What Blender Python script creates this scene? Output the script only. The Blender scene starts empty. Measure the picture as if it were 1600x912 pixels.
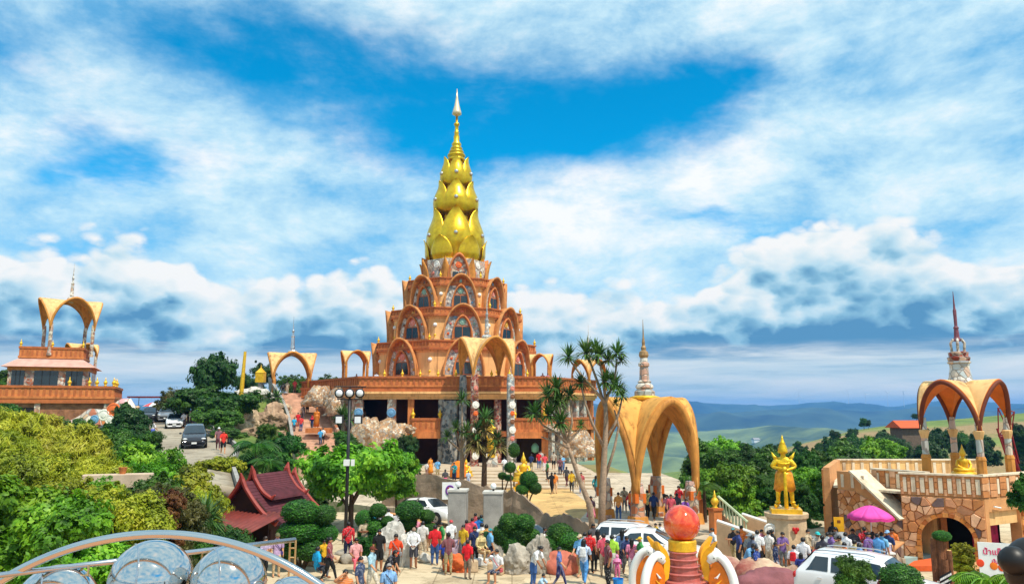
import bpy, bmesh, math, random
import numpy as np
from mathutils import Vector, Matrix, noise as mnoise

PI = math.pi
R = math.radians
scene = bpy.context.scene
COL = scene.collection
HC = 6.5                     # camera height over the plaza
PITCH = R(8.72)
FPX = 1200.0
SUN_EL, SUN_AZ = R(60), R(138)   # azimuth clockwise from +Y (view direction)

# ------------------------------------------------------------------ camera, world, sun, exposure
cam_data = bpy.data.cameras.new('camera')
cam_data.sensor_width = 36
cam_data.lens = 36 * FPX / 1600
cam_data.clip_start = 0.05
cam_data.clip_end = 60000
cam = bpy.data.objects.new('camera', cam_data)
COL.objects.link(cam)
cam.location = (0, 0, HC)
cam.rotation_euler = (PI / 2 + PITCH, 0, 0)
scene.camera = cam

scene.view_settings.view_transform = 'Standard'
scene.view_settings.look = 'None'
scene.view_settings.exposure = 0.0
scene.view_settings.gamma = 1.0
scene.view_settings.use_curve_mapping = False
scene.cycles.max_bounces = 7
scene.cycles.diffuse_bounces = 3
scene.cycles.glossy_bounces = 3
scene.cycles.transmission_bounces = 3
scene.cycles.transparent_max_bounces = 6
scene.cycles.volume_bounces = 0
scene.cycles.use_denoising = True
scene.cycles.sample_clamp_indirect = 6.0

sun_data = bpy.data.lights.new('sun', 'SUN')
sun_data.energy = 5.0
sun_data.angle = R(0.6)
sun_data.color = (1.0, 0.93, 0.80)
sun = bpy.data.objects.new('sun', sun_data)
COL.objects.link(sun)
sd = Vector((math.cos(SUN_EL) * math.sin(SUN_AZ), math.cos(SUN_EL) * math.cos(SUN_AZ), math.sin(SUN_EL)))
sun.rotation_euler = sd.to_track_quat('Z', 'Y').to_euler()
sun.location = (20, -20, 60)


class NT:
    """tiny node-tree helper"""
    def __init__(self, tree):
        self.t = tree; self.n = tree.nodes; self.l = tree.links
    def node(self, typ, **kw):
        n = self.n.new(typ)
        for k, v in kw.items():
            setattr(n, k, v)
        return n
    def link(self, a, b):
        self.l.new(a, b)
    def setin(self, sock, v):
        if isinstance(v, bpy.types.NodeSocket):
            self.l.new(v, sock)
        else:
            sock.default_value = v
    def math(self, op, a, b=0.0, c=None, clamp=False):
        n = self.n.new('ShaderNodeMath'); n.operation = op; n.use_clamp = clamp
        self.setin(n.inputs[0], a); self.setin(n.inputs[1], b)
        if c is not None: self.setin(n.inputs[2], c)
        return n.outputs[0]
    def maprange(self, v, a, b, c=0.0, d=1.0, smooth=True):
        n = self.n.new('ShaderNodeMapRange')
        n.interpolation_type = 'SMOOTHSTEP' if smooth else 'LINEAR'
        self.setin(n.inputs[0], v)
        for i, x in enumerate((a, b, c, d)):
            self.setin(n.inputs[i + 1], x)
        return n.outputs[0]
    def mix(self, f, a, b, blend='MIX'):
        n = self.n.new('ShaderNodeMix'); n.data_type = 'RGBA'; n.blend_type = blend
        self.setin(n.inputs[0], f)
        for s, v in ((n.inputs[6], a), (n.inputs[7], b)):
            if isinstance(v, tuple) and len(v) == 3: v = (*v, 1)
            self.setin(s, v)
        return n.outputs[2]
    def noise(self, vec, scale, detail=4, rough=0.55, dist=0.0, dim='3D'):
        n = self.n.new('ShaderNodeTexNoise'); n.noise_dimensions = dim
        if vec is not None: self.l.new(vec, n.inputs['Vector'])
        n.inputs['Scale'].default_value = scale; n.inputs['Detail'].default_value = detail
        n.inputs['Roughness'].default_value = rough; n.inputs['Distortion'].default_value = dist
        return n
    def comb(self, x, y, z=0.0):
        n = self.n.new('ShaderNodeCombineXYZ')
        for i, v in enumerate((x, y, z)): self.setin(n.inputs[i], v)
        return n.outputs[0]
    def ramp(self, fac, stops):
        n = self.n.new('ShaderNodeValToRGB')
        els = n.color_ramp.elements
        while len(els) < len(stops): els.new(0.5)
        for e, (p, c) in zip(els, stops):
            e.position = p; e.color = (*c, 1) if len(c) == 3 else c
        self.setin(n.inputs[0], fac)
        return n.outputs[0]


def build_world():
    w = bpy.data.worlds.new('World'); scene.world = w; w.use_nodes = True
    t = NT(w.node_tree); t.n.clear()
    out = t.node('ShaderNodeOutputWorld'); bg = t.node('ShaderNodeBackground')
    bg.inputs['Strength'].default_value = 0.092
    t.link(bg.outputs[0], out.inputs[0])
    sky = t.node('ShaderNodeTexSky', sky_type='NISHITA')
    sky.sun_disc = False; sky.sun_elevation = SUN_EL; sky.sun_rotation = SUN_AZ
    sky.altitude = 600; sky.air_density = 1.0; sky.dust_density = 0.3; sky.ozone_density = 3.0
    tc = t.node('ShaderNodeTexCoord')
    sep = t.node('ShaderNodeSeparateXYZ'); t.link(tc.outputs['Generated'], sep.inputs[0])
    x, y, z = sep.outputs
    deg = 180 / PI
    az = t.math('MULTIPLY', t.math('ARCTAN2', x, y), deg)
    el = t.math('MULTIPLY', t.math('ARCSINE', z), deg)
    # domain warp
    zz = t.math('ADD', t.math('MAXIMUM', z, 0.0), 0.16)
    plane = t.comb(t.math('DIVIDE', x, zz), t.math('DIVIDE', y, zz), 0.0)
    sph = t.comb(t.math('MULTIPLY', az, 0.1), t.math('MULTIPLY', el, 0.16), 0.0)
    wn = t.noise(plane, 1.6, 5, 0.6)
    wsep = t.node('ShaderNodeSeparateColor'); t.link(wn.outputs['Color'], wsep.inputs[0])
    wa = t.math('SUBTRACT', wsep.outputs[0], 0.5); wb = t.math('SUBTRACT', wsep.outputs[1], 0.5)
    azw = t.math('ADD', az, t.math('MULTIPLY', wa, 22.0))
    elw = t.math('ADD', el, t.math('MULTIPLY', wb, 9.0))
    # deep blue of the clear sky, a little more saturated than the raw model
    hsv = t.node('ShaderNodeHueSaturation'); hsv.inputs['Saturation'].default_value = 1.55; hsv.inputs['Hue'].default_value = 0.482
    hsv.inputs['Value'].default_value = 2.1
    t.link(sky.outputs[0], hsv.inputs['Color'])
    blue = hsv.outputs[0]
    # ---- high veil of cloud with openings
    def hole(ca, ce, ra, re, k=1.0):
        da = t.math('DIVIDE', t.math('SUBTRACT', azw, ca), ra)
        de = t.math('DIVIDE', t.math('SUBTRACT', elw, ce), re)
        d2 = t.math('ADD', t.math('MULTIPLY', da, da), t.math('MULTIPLY', de, de))
        return t.math('MULTIPLY', t.math('POWER', 2.718, t.math('MULTIPLY', d2, -1.0)), k)
    holes = hole(2.0, 21.0, 11.5, 4.0, 1.15)
    for h in ((-10.0, 20.5, 7.0, 3.0, .6), (13.5, 23.6, 5.0, 2.6, .8), (-21.0, 25.5, 8.0, 2.6, .7), (-27.0, 17.2, 5.5, 1.7, .9),
              (-12.0, 24.5, 6.0, 2.0, .5), (14.5, 13.6, 7.0, 0.8, .6), (27.0, 29.0, 5.0, 1.2, .5), (-37, 22, 6, 3, .6), (60, 24, 9, 3, .7), (-95, 24, 10, 3, .7), (140, 26, 12, 3, .7)):
        holes = t.math('ADD', holes, hole(*h))
    g3 = t.node('ShaderNodeVectorMath', operation='MULTIPLY'); t.link(tc.outputs['Generated'], g3.inputs[0]); g3.inputs[1].default_value = (1.0, 1.0, 1.9)
    n1 = t.noise(g3.outputs[0], 4.6, 9, 0.66, 0.12)
    n1b = t.noise(g3.outputs[0], 1.9, 4, 0.5, 0.1)
    wv = t.comb(t.math('ADD', t.math('MULTIPLY', az, 0.035), t.math('MULTIPLY', el, 0.05)), t.math('SUBTRACT', t.math('MULTIPLY', el, 0.17), t.math('MULTIPLY', az, 0.03)), 0.0)
    ws = t.noise(wv, 1.7, 6, 0.56, 0.5)
    veil = t.math('ADD', t.math('ADD', t.math('MULTIPLY', n1.outputs[0], 0.86), t.math('MULTIPLY', ws.outputs[0], 0.2)), t.math('MULTIPLY', n1b.outputs[0], 0.45))
    veil = t.math('ADD', veil, t.maprange(el, 32, 50, 0, 0.16))
    veil = t.math('SUBTRACT', t.math('ADD', veil, 0.10), t.math('MULTIPLY', holes, 0.62))
    vm = t.maprange(veil, 0.28, 0.98)
    vcol = t.ramp(t.math('ADD', t.math('MULTIPLY', n1.outputs[0], 0.86), t.math('MULTIPLY', ws.outputs[0], 0.16)),
                  [(0.38, (2.8, 6.4, 9.6)), (0.53, (6.6, 9.4, 10.8)), (0.66, (10.8, 11.1, 11.2))])
    col = t.mix(vm, blue, vcol)
    # ---- cumulus bank with billowing tops
    def bump(ca, ra, k):
        da = t.math('DIVIDE', t.math('SUBTRACT', az, ca), ra)
        return t.math('MULTIPLY', t.math('POWER', 2.718, t.math('MULTIPLY', t.math('MULTIPLY', da, da), -1.0)), k)
    pw = t.noise(sph, 3.0, 5, 0.6)
    pws = t.node('ShaderNodeVectorMath', operation='MULTIPLY_ADD'); t.link(pw.outputs['Color'], pws.inputs[0]); pws.inputs[1].default_value = (0.22, 0.22, 0); t.link(sph, pws.inputs[2])
    def billow(off):
        ad = t.node('ShaderNodeVectorMath', operation='ADD'); t.link(pws.outputs[0], ad.inputs[0]); ad.inputs[1].default_value = off
        tot = None
        for sc_, w_ in ((1.15, 0.5), (2.9, 0.32), (7.0, 0.18)):
            v = t.node('ShaderNodeTexVoronoi', feature='F1'); v.inputs['Scale'].default_value = sc_; t.link(ad.outputs[0], v.inputs['Vector'])
            q = t.math('MULTIPLY', t.math('SUBTRACT', 1.0, v.outputs['Distance']), w_); tot = q if tot is None else t.math('ADD', tot, q)
        return tot
    b0 = billow((0, 0, 0)); b1 = billow((0.08, 0.15, 0))
    pf1 = t.noise(sph, 0.9, 3, 0.5)
    top = t.math('ADD', 8.6, bump(24.0, 8.5, 4.3))
    for b in ((-12, 6, 2.0), (-27, 6, 1.4), (6, 4, 1.2), (-40, 9, 2.5), (50, 14, 3.5), (90, 20, 3.), (-90, 22, 4.), (180, 30, 3.), (-140, 20, 4.), (140, 16, 2.)):
        top = t.math('ADD', top, bump(*b))
    top = t.math('ADD', top, t.math('MULTIPLY', t.math('SUBTRACT', b0, 0.5), 7.0))
    top = t.math('ADD', top, t.math('MULTIPLY', t.math('SUBTRACT', pf1.outputs[0], 0.5), 3.0))
    depth = t.math('SUBTRACT', top, el)
    bm_ = t.maprange(depth, -0.2, 0.7)
    relief = t.math('MULTIPLY', t.math('SUBTRACT', b0, b1), 14.0)
    shade_d = t.math('SUBTRACT', t.math('ADD', depth, t.math('MULTIPLY', t.math('SUBTRACT', pw.outputs[0], 0.5), 4.0)), relief)
    bcol = t.ramp(t.math('DIVIDE', shade_d, 10.0),
                  [(0.05, (10.6, 10.7, 10.6)), (0.18, (8.6, 9.8, 10.2)), (0.32, (5.6, 8.2, 9.6)), (0.44, (3.0, 5.9, 7.9)), (0.58, (1.2, 3.4, 5.8))])
    col = t.mix(bm_, col, bcol)
    # ---- pale strip with streaky cloud under the dark base
    st = t.noise(t.comb(t.math('MULTIPLY', az, 0.055), t.math('MULTIPLY', el, 0.55), 3.0), 1.6, 6, 0.6, 0.3)
    stw = t.math('MULTIPLY', t.math('SUBTRACT', st.outputs[0], 0.5), 3.2)
    lm = t.maprange(t.math('ADD', el, stw), 4.9, 3.2)
    lcol = t.ramp(t.math('ADD', st.outputs[0], t.math('MULTIPLY', el, -0.03)),
                  [(0.28, (8.6, 9.4, 9.6)), (0.5, (6.2, 8.0, 8.9)), (0.68, (3.6, 5.9, 7.4))])
    col = t.mix(lm, col, lcol)
    t.link(col, bg.inputs['Color'])


build_world()

# ------------------------------------------------------------------ projection helpers (used only to find real places)
CP, SP = math.cos(PITCH), math.sin(PITCH)
def ray(u, v):
    cx = (u - 800) / FPX; cy = (456 - v) / FPX
    return Vector((cx, CP - cy * SP, SP + cy * CP))
def P(u, v, Y):
    d = ray(u, v); k = Y / d.y
    return Vector((d.x * k, Y, HC + d.z * k))
def G(u, v, z=0.0):
    d = ray(u, v); k = (z - HC) / d.z
    return Vector((d.x * k, d.y * k, z))
def proj(p):
    dx, dy, dz = p[0], p[1], p[2] - HC
    f = dy * CP + dz * SP; up = -dy * SP + dz * CP
    return 800 + FPX * dx / f, 456 - FPX * up / f
def sstep(a, b, x):
    t = min(1.0, max(0.0, (x - a) / (b - a))); return t * t * (3 - 2 * t)
def lerp(a, b, t): return a + (b - a) * t
def interp(x, pts):
    if x <= pts[0][0]: return pts[0][1]
    for (x0, y0), (x1, y1) in zip(pts, pts[1:]):
        if x <= x1: return lerp(y0, y1, (x - x0) / (x1 - x0))
    return pts[-1][1]

# ------------------------------------------------------------------ object helpers
def tag(o, label=None, cat=None, group=None, kind=None):
    if label: o['label'] = label
    if cat: o['category'] = cat
    if group: o['group'] = group
    if kind: o['kind'] = kind
    return o
def empty(name, loc=(0, 0, 0), rz=0.0, label=None, cat=None, group=None):
    o = bpy.data.objects.new(name, None); COL.objects.link(o)
    o.location = loc; o.rotation_euler = (0, 0, rz); o.empty_display_size = 0.2
    return tag(o, label, cat, group)
def copy_tree(o, parent=None):
    c = o.copy(); COL.objects.link(c); c.parent = parent
    for ch in list(o.children): copy_tree(ch, c)
    return c

class MB:
    """collects shapes into ONE mesh"""
    def __init__(self):
        self.v = []; self.f = []; self.m = []; self.mat = 0; self.s = []; self.smooth = False
    def add(self, vs, fs, M=None):
        b = len(self.v)
        if M is None: self.v.extend([tuple(p) for p in vs])
        else: self.v.extend([tuple(M @ Vector(p)) for p in vs])
        for f in fs:
            self.f.append(tuple(i + b for i in f)); self.m.append(self.mat); self.s.append(self.smooth)
        return self
    def box(self, c, s, rz=0.0, M=None, taper=1.0):
        hx, hy, hz = s[0] / 2, s[1] / 2, s[2] / 2
        vs = []
        for z in (-hz, hz):
            k = taper if z > 0 else 1.0
            for (x, y) in ((-hx, -hy), (hx, -hy), (hx, hy), (-hx, hy)):
                vs.append((x * k, y * k, z))
        T = Matrix.Translation(c) @ Matrix.Rotation(rz, 4, 'Z')
        if M is not None: T = M @ T
        return self.add(vs, [(3, 2, 1, 0), (4, 5, 6, 7), (0, 1, 5, 4), (1, 2, 6, 5), (2, 3, 7, 6), (3, 0, 4, 7)], T)
    def bbox(self, x0, x1, y0, y1, z0, z1):
        return self.box(((x0 + x1) / 2, (y0 + y1) / 2, (z0 + z1) / 2), (x1 - x0, y1 - y0, z1 - z0))
    def prism(self, poly, z0, z1, M=None):
        n = len(poly)
        vs = [(x, y, z0) for x, y in poly] + [(x, y, z1) for x, y in poly]
        fs = [tuple(range(n - 1, -1, -1)), tuple(range(n, 2 * n))] + [(i, (i + 1) % n, n + (i + 1) % n, n + i) for i in range(n)]
        return self.add(vs, fs, M)
    def ring(self, poly_o, poly_i, z0, z1, M=None):
        n = len(poly_o)
        vs = [(x, y, z0) for x, y in poly_o] + [(x, y, z1) for x, y in poly_o] + [(x, y, z0) for x, y in poly_i] + [(x, y, z1) for x, y in poly_i]
        fs = []
        for i in range(n):
            j = (i + 1) % n
            fs += [(i, j, n + j, n + i), (2 * n + j, 2 * n + i, 3 * n + i, 3 * n + j), (n + i, n + j, 3 * n + j, 3 * n + i), (j, i, 2 * n + i, 2 * n + j)]
        return self.add(vs, fs, M)
    def lathe(self, prof, n=16, c=(0, 0, 0), M=None, cap=True, ang0=0.0):
        vs = []; fs = []
        for (r, z) in prof:
            for k in range(n):
                a = 2 * PI * k / n + ang0
                vs.append((c[0] + r * math.cos(a), c[1] + r * math.sin(a), c[2] + z))
        for i in range(len(prof) - 1):
            for k in range(n):
                fs.append((i * n + k, i * n + (k + 1) % n, (i + 1) * n + (k + 1) % n, (i + 1) * n + k))
        if cap:
            fs.append(tuple(range(n - 1, -1, -1))); m = (len(prof) - 1) * n; fs.append(tuple(range(m, m + n)))
        return self.add(vs, fs, M)
    def tube(self, path, rad, n=8, M=None, cap=True, flat=1.0):
        pts = [Vector(p) for p in path]
        rs = rad if isinstance(rad, (list, tuple)) else [rad] * len(pts)
        vs = []; fs = []; up = None
        for i, p in enumerate(pts):
            d = (pts[min(i + 1, len(pts) - 1)] - pts[max(i - 1, 0)])
            if d.length < 1e-9: d = Vector((0, 0, 1))
            d.normalize()
            if up is None:
                up = Vector((0, 0, 1)) if abs(d.z) < 0.9 else Vector((0, 1, 0))
            a = d.cross(up)
            if a.length < 1e-6: a = d.orthogonal()
            a.normalize(); b = a.cross(d).normalized(); up = b
            for k in range(n):
                t = 2 * PI * k / n
                vs.append(p + (a * math.cos(t) + b * math.sin(t) * flat) * rs[i])
        for i in range(len(pts) - 1):
            for k in range(n):
                fs.append((i * n + k, i * n + (k + 1) % n, (i + 1) * n + (k + 1) % n, (i + 1) * n + k))
        if cap:
            fs.append(tuple(range(n - 1, -1, -1))); m = (len(pts) - 1) * n; fs.append(tuple(range(m, m + n)))
        return self.add(vs, fs, M)
    def sphere(self, c, r, nu=12, nv=8, M=None):
        rr = r if isinstance(r, (tuple, list)) else (r, r, r)
        vs = [(c[0], c[1], c[2] - rr[2])]; fs = []
        for j in range(1, nv):
            ph = -PI / 2 + PI * j / nv
            for k in range(nu):
                a = 2 * PI * k / nu
                vs.append((c[0] + rr[0] * math.cos(ph) * math.cos(a), c[1] + rr[1] * math.cos(ph) * math.sin(a), c[2] + rr[2] * math.sin(ph)))
        vs.append((c[0], c[1], c[2] + rr[2])); top = len(vs) - 1
        for k in range(nu):
            fs.append((0, 1 + (k + 1) % nu, 1 + k)); b = 1 + (nv - 2) * nu
            fs.append((b + k, b + (k + 1) % nu, top))
        for j in range(nv - 2):
            for k in range(nu):
                a = 1 + j * nu
                fs.append((a + k, a + (k + 1) % nu, a + nu + (k + 1) % nu, a + nu + k))
        return self.add(vs, fs, M)
    def grid(self, fn, nu, nv, M=None):
        vs = [fn(i / nu, j / nv) for j in range(nv + 1) for i in range(nu + 1)]
        w = nu + 1
        return self.add(vs, [(j * w + i, j * w + i + 1, (j + 1) * w + i + 1, (j + 1) * w + i) for j in range(nv) for i in range(nu)], M)
    def mesh(self, name, mats):
        me = bpy.data.meshes.new(name)
        me.from_pydata(self.v, [], self.f)
        if not isinstance(mats, (list, tuple)): mats = [mats]
        for m in mats: me.materials.append(m)
        if len(mats) > 1: me.polygons.foreach_set('material_index', self.m)
        if any(self.s): me.polygons.foreach_set('use_smooth', self.s)
        me.update()
        return me
    def build(self, name, mats, parent=None, loc=None, rz=None, smooth=None):
        if smooth is not None: self.s = [smooth] * len(self.f)
        return place(name, self.mesh(name, mats), parent, loc, rz)

def place(name, me, parent=None, loc=None, rz=None):
    o = bpy.data.objects.new(name, me); COL.objects.link(o)
    if parent is not None: o.parent = parent
    if loc is not None: o.location = loc
    if rz is not None: o.rotation_euler = (0, 0, rz)
    return o
def solidify(o, t, offset=-1):
    m = o.modifiers.new('thick', 'SOLIDIFY'); m.thickness = t; m.offset = offset; m.use_even_offset = False; return o
def bevel(o, w, seg=2):
    m = o.modifiers.new('bevel', 'BEVEL'); m.width = w; m.segments = seg; m.limit_method = 'ANGLE'; return o

# ------------------------------------------------------------------ materials
MATS = {}
def hexc(h):
    h = h.lstrip('#'); c = [int(h[i:i + 2], 16) / 255 for i in (0, 2, 4)]
    return tuple(x / 12.92 if x <= 0.04045 else ((x + 0.055) / 1.055) ** 2.4 for x in c)
def mat(name, col, rough=0.7, metal=0.0, var=0.25, scale=2.0, bump=0.0, bscale=None, spec=0.4, col2=None, coat=0.0, rnd=0.0, coords='world', streak=0.0):
    if name in MATS: return MATS[name]
    m = bpy.data.materials.new(name); m.use_nodes = True; MATS[name] = m
    t = NT(m.node_tree); b = t.n['Principled BSDF']
    b.inputs['Roughness'].default_value = rough; b.inputs['Metallic'].default_value = metal
    b.inputs['Specular IOR Level'].default_value = spec
    if coat: b.inputs['Coat Weight'].default_value = coat; b.inputs['Coat Roughness'].default_value = 0.05
    if coords == 'world':
        pos = t.node('ShaderNodeNewGeometry').outputs['Position']
    else:
        pos = t.node('ShaderNodeTexCoord').outputs['Object']
    n = t.noise(pos, scale, 6, 0.62)
    dark = tuple(c * (1 - var) for c in col); lite = tuple(min(1, c * (1 + var * 0.7)) for c in col) if col2 is None else col2
    c = t.ramp(n.outputs[0], [(0.32, dark), (0.68, lite)])
    if rnd:
        oi = t.node('ShaderNodeObjectInfo')
        h = t.node('ShaderNodeHueSaturation'); t.link(c, h.inputs['Color'])
        t.setin(h.inputs['Hue'], t.maprange(oi.outputs['Random'], 0, 1, 0.5 - rnd * 0.12, 0.5 + rnd * 0.12, False))
        t.setin(h.inputs['Value'], t.maprange(oi.outputs['Random'], 0, 1, 1 - rnd * 0.5, 1 + rnd * 0.4, False))
        c = h.outputs[0]
    if streak:                                   # rain streaks and grime running down
        vm_ = t.node('ShaderNodeVectorMath', operation='MULTIPLY'); t.link(pos, vm_.inputs[0]); vm_.inputs[1].default_value = (2.6, 2.6, .22)
        sn = t.noise(vm_.outputs[0], 1.0, 6, .65, .3); s2 = t.noise(pos, .5, 5, .7)
        c = t.mix(t.math('MULTIPLY', t.maprange(sn.outputs[0], .46, .68), t.maprange(s2.outputs[0], .3, .65, 0.1, streak)), c, (.30, .22, .16), 'MULTIPLY')
    t.link(c, b.inputs['Base Color'])
    if bump:
        bn = t.noise(pos, bscale or scale * 4, 5, 0.6)
        bp = t.node('ShaderNodeBump'); bp.inputs['Strength'].default_value = bump; bp.inputs['Distance'].default_value = 0.05
        t.link(bn.outputs[0], bp.inputs['Height']); t.link(bp.outputs[0], b.inputs['Normal'])
    return m
def mosaic(name, cols, scale, rough=0.35, grout=(0.35, 0.30, 0.25), bump=0.5):
    """broken tile mosaic: a voronoi cell per tile"""
    if name in MATS: return MATS[name]
    m = bpy.data.materials.new(name); m.use_nodes = True; MATS[name] = m
    t = NT(m.node_tree); b = t.n['Principled BSDF']; b.inputs['Roughness'].default_value = rough
    pos = t.node('ShaderNodeTexCoord').outputs['Object']
    v = t.node('ShaderNodeTexVoronoi'); v.inputs['Scale'].default_value = scale; t.link(pos, v.inputs['Vector'])
    e = t.node('ShaderNodeTexVoronoi', feature='DISTANCE_TO_EDGE'); e.inputs['Scale'].default_value = scale; t.link(pos, e.inputs['Vector'])
    sc = t.node('ShaderNodeSeparateColor'); t.link(v.outputs['Color'], sc.inputs[0])
    r = t.node('ShaderNodeValToRGB'); r.color_ramp.interpolation = 'CONSTANT'
    els = r.color_ramp.elements
    while len(els) < len(cols): els.new(0.5)
    for i, (el_, c) in enumerate(zip(els, cols)): el_.position = i / len(cols); el_.color = (*c, 1)
    t.link(sc.outputs[0], r.inputs[0])
    edge = t.maprange(e.outputs['Distance'], 0.02, 0.09)
    n = t.noise(pos, scale * 0.22, 4)
    c = t.mix(edge, grout, r.outputs[0])
    c = t.mix(t.maprange(n.outputs[0], .3, .7, 0.0, 0.4), c, (0.25, 0.2, 0.15), 'MULTIPLY')
    t.link(c, b.inputs['Base Color'])
    bp = t.node('ShaderNodeBump'); bp.inputs['Strength'].default_value = bump; bp.inputs['Distance'].default_value = 0.04
    t.link(edge, bp.inputs['Height']); t.link(bp.outputs[0], b.inputs['Normal'])
    return m
def leafmat(name, c1, c2, c3, scale=0.8, trans=0.35):
    if name in MATS: return MATS[name]
    m = bpy.data.materials.new(name); m.use_nodes = True; MATS[name] = m
    t = NT(m.node_tree); b = t.n['Principled BSDF']; out = t.n['Material Output']
    b.inputs['Roughness'].default_value = 0.5; b.inputs['Specular IOR Level'].default_value = 0.35
    pos = t.node('ShaderNodeNewGeometry').outputs['Position']
    n = t.noise(pos, scale, 4); n2 = t.noise(pos, scale * 9, 2)
    f = t.math('ADD', t.math('MULTIPLY', n.outputs[0], 0.6), t.math('MULTIPLY', n2.outputs[0], 0.4))
    c = t.ramp(f, [(0.34, c1), (0.5, c2), (0.66, c3)])
    oi = t.node('ShaderNodeObjectInfo')
    h = t.node('ShaderNodeHueSaturation'); t.link(c, h.inputs['Color'])
    t.setin(h.inputs['Hue'], t.maprange(oi.outputs['Random'], 0, 1, 0.487, 0.513, False))
    t.setin(h.inputs['Value'], t.maprange(oi.outputs['Random'], 0, 1, 0.75, 1.25, False))
    t.link(h.outputs[0], b.inputs['Base Color'])
    tr = t.node('ShaderNodeBsdfTranslucent'); t.link(h.outputs[0], tr.inputs['Color'])
    mx = t.node('ShaderNodeMixShader'); mx.inputs[0].default_value = trans
    t.link(b.outputs[0], mx.inputs[1]); t.link(tr.outputs[0], mx.inputs[2]); t.link(mx.outputs[0], out.inputs['Surface'])
    return m

M_terra = mat('terracotta', hexc('cf7c42'), 0.75, var=0.28, scale=1.3, bump=0.25, bscale=9, streak=.7)
M_terra_d = mat('terracotta_trim', hexc('b56434'), 0.75, var=0.3, scale=2, bump=0.4, bscale=12)
M_peach = mat('peach_plaster', hexc('f0b878'), 0.8, var=0.14, scale=0.8, bump=0.12, bscale=14, streak=.75)
M_cream = mat('cream_plaster', hexc('e2b478'), 0.8, var=0.2, scale=1.1, bump=0.15, bscale=10, streak=.8)
M_ochre = mat('ochre_plaster', hexc('d08c3e'), 0.75, var=0.25, scale=1.2, bump=0.15, bscale=10, streak=.8)
M_gold = mat('gold_leaf', (0.98, 0.53, 0.03), 0.30, metal=0.8, var=0.3, scale=1.1, bump=0.22, bscale=5)
M_goldp = mat('gold_paint', (0.88, 0.50, 0.03), 0.4, metal=0.35, var=0.25, scale=5, bump=0.15, bscale=20, coords='obj')
M_silver = mat('silver_gem', (0.6, 0.6, 0.62), 0.25, metal=0.9, var=0.2, scale=6)
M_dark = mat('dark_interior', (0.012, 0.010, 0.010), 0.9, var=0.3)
M_glass = mat('dark_glass', (0.015, 0.028, 0.035), 0.08, var=0.3, scale=1, spec=0.8)
M_white = mat('white_paint', (0.8, 0.8, 0.78), 0.5, var=0.06, scale=3)
M_black = mat('black_metal', (0.02, 0.02, 0.022), 0.45, var=0.2)
M_conc = mat('concrete', hexc('9a9690'), 0.85, var=0.25, scale=1.6, bump=0.3, bscale=20)
M_mosg = mosaic('mosaic_grey', [hexc(c) for c in ('e8e2d6', 'c4ced0', 'a8acb0', 'f0eae0', 'd4b49c', 'c8d4d6', '9a9ea2', 'e4d6c4')], 3.2)
M_mosw = mosaic('mosaic_warm', [hexc(c) for c in ('e4c8a8', 'd8a080', 'c87850', 'ece0d0', 'b8886a', 'd8b0a0', 'a86040', 'e8d8c0')], 2.6)
M_mosr = mosaic('mosaic_red', [hexc(c) for c in ('b0452c', 'c86a48', '8c3020', 'd89878', 'a85038', 'e0b8a0', '702418')], 4.0)
M_mosd = mosaic('mosaic_slate', [hexc(c) for c in ('6f7678', '8c9294', '50585c', 'a8aaa6', '40484c', 'b0a898')], 2.4)
M_mosp = mosaic('mosaic_pale', [hexc(c) for c in ('efe6d8', 'd8c8b4', 'c8b0a0', 'e8dccb', 'b8c0bc', 'd4a890')], 2.2)
DISC = [mat('plate_%s' % n, hexc(c), 0.2, var=0.15, scale=6, spec=0.6) for n, c in
        (('orange', 'e8702c'), ('blue', '6f9fc4'), ('white', 'ece6dc'), ('pink', 'e08c78'), ('brown', '8a5a3a'), ('yellow', 'e0a83c'), ('green', '8fb4a0'))]

# ================================================================== SETTING: terrain, paving, far hills
def walk_low(x, y):
    """paving in front of the retaining wall: level plaza, then a lane that drops away"""
    L = interp(x, [(-12, 0.25), (-6, 0.3), (1, 1.3), (5, 1.2), (9, 0.9), (12, 0.6), (30, 0.5)])
    a = interp(x, [(5, 34), (10, 30)])
    return -L * sstep(a, a + 9, y)
def tz(x, y):
    x0 = lerp(-11, -17, sstep(50, 70, y))
    HL = min(5.0, 1.0 + 0.04 * max(y, 0))
    z = lerp(-2.2, HL, sstep(x0, x0 - 8, x))
    xe = lerp(38, 15, sstep(41, 46, y))
    if y < 0: xe = 60
    d = max(x - xe, y - 128, -x - 85, -y - 60, 0)
    z += 3.7 * math.exp(-(((x + 30) / 7.5) ** 2 + ((y - 100) / 11) ** 2) ** 1.5)
    if 74 < y < 99:
        ts = (y - 78) / 19.5; xs_ = lerp(-18.8, -28.0, ts) + .7 * math.sin(max(0, min(1, ts)) * PI)
        if abs(x - xs_) < 5.0: z = min(z, lerp(1.0, 8.6, max(0, ts)) - .9)
    z -= interp(d, [(0, 0), (8, 3), (30, 11), (80, 15), (200, 22), (500, 70), (1200, 185), (3000, 205), (9000, 205)])
    if x > 40:
        w = math.exp(-((y - 300) / 130) ** 2) * sstep(40, 75, x) * (1 - sstep(420, 800, x))
        xr = x * 300 / max(y, 120)
        hz = interp(xr, [(60, -20), (87, -13.5), (112, -6.5), (132, -1.5), (160, 2.7), (200, 6.2), (300, 13), (500, 16)])
        hz += 1.6 * mnoise.noise((x * 0.02, y * 0.02, 1))
        z = lerp(z, hz, w)
    if d > 60: z += 4 * mnoise.noise((x * 0.004, y * 0.004, 3))
    return z

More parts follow.
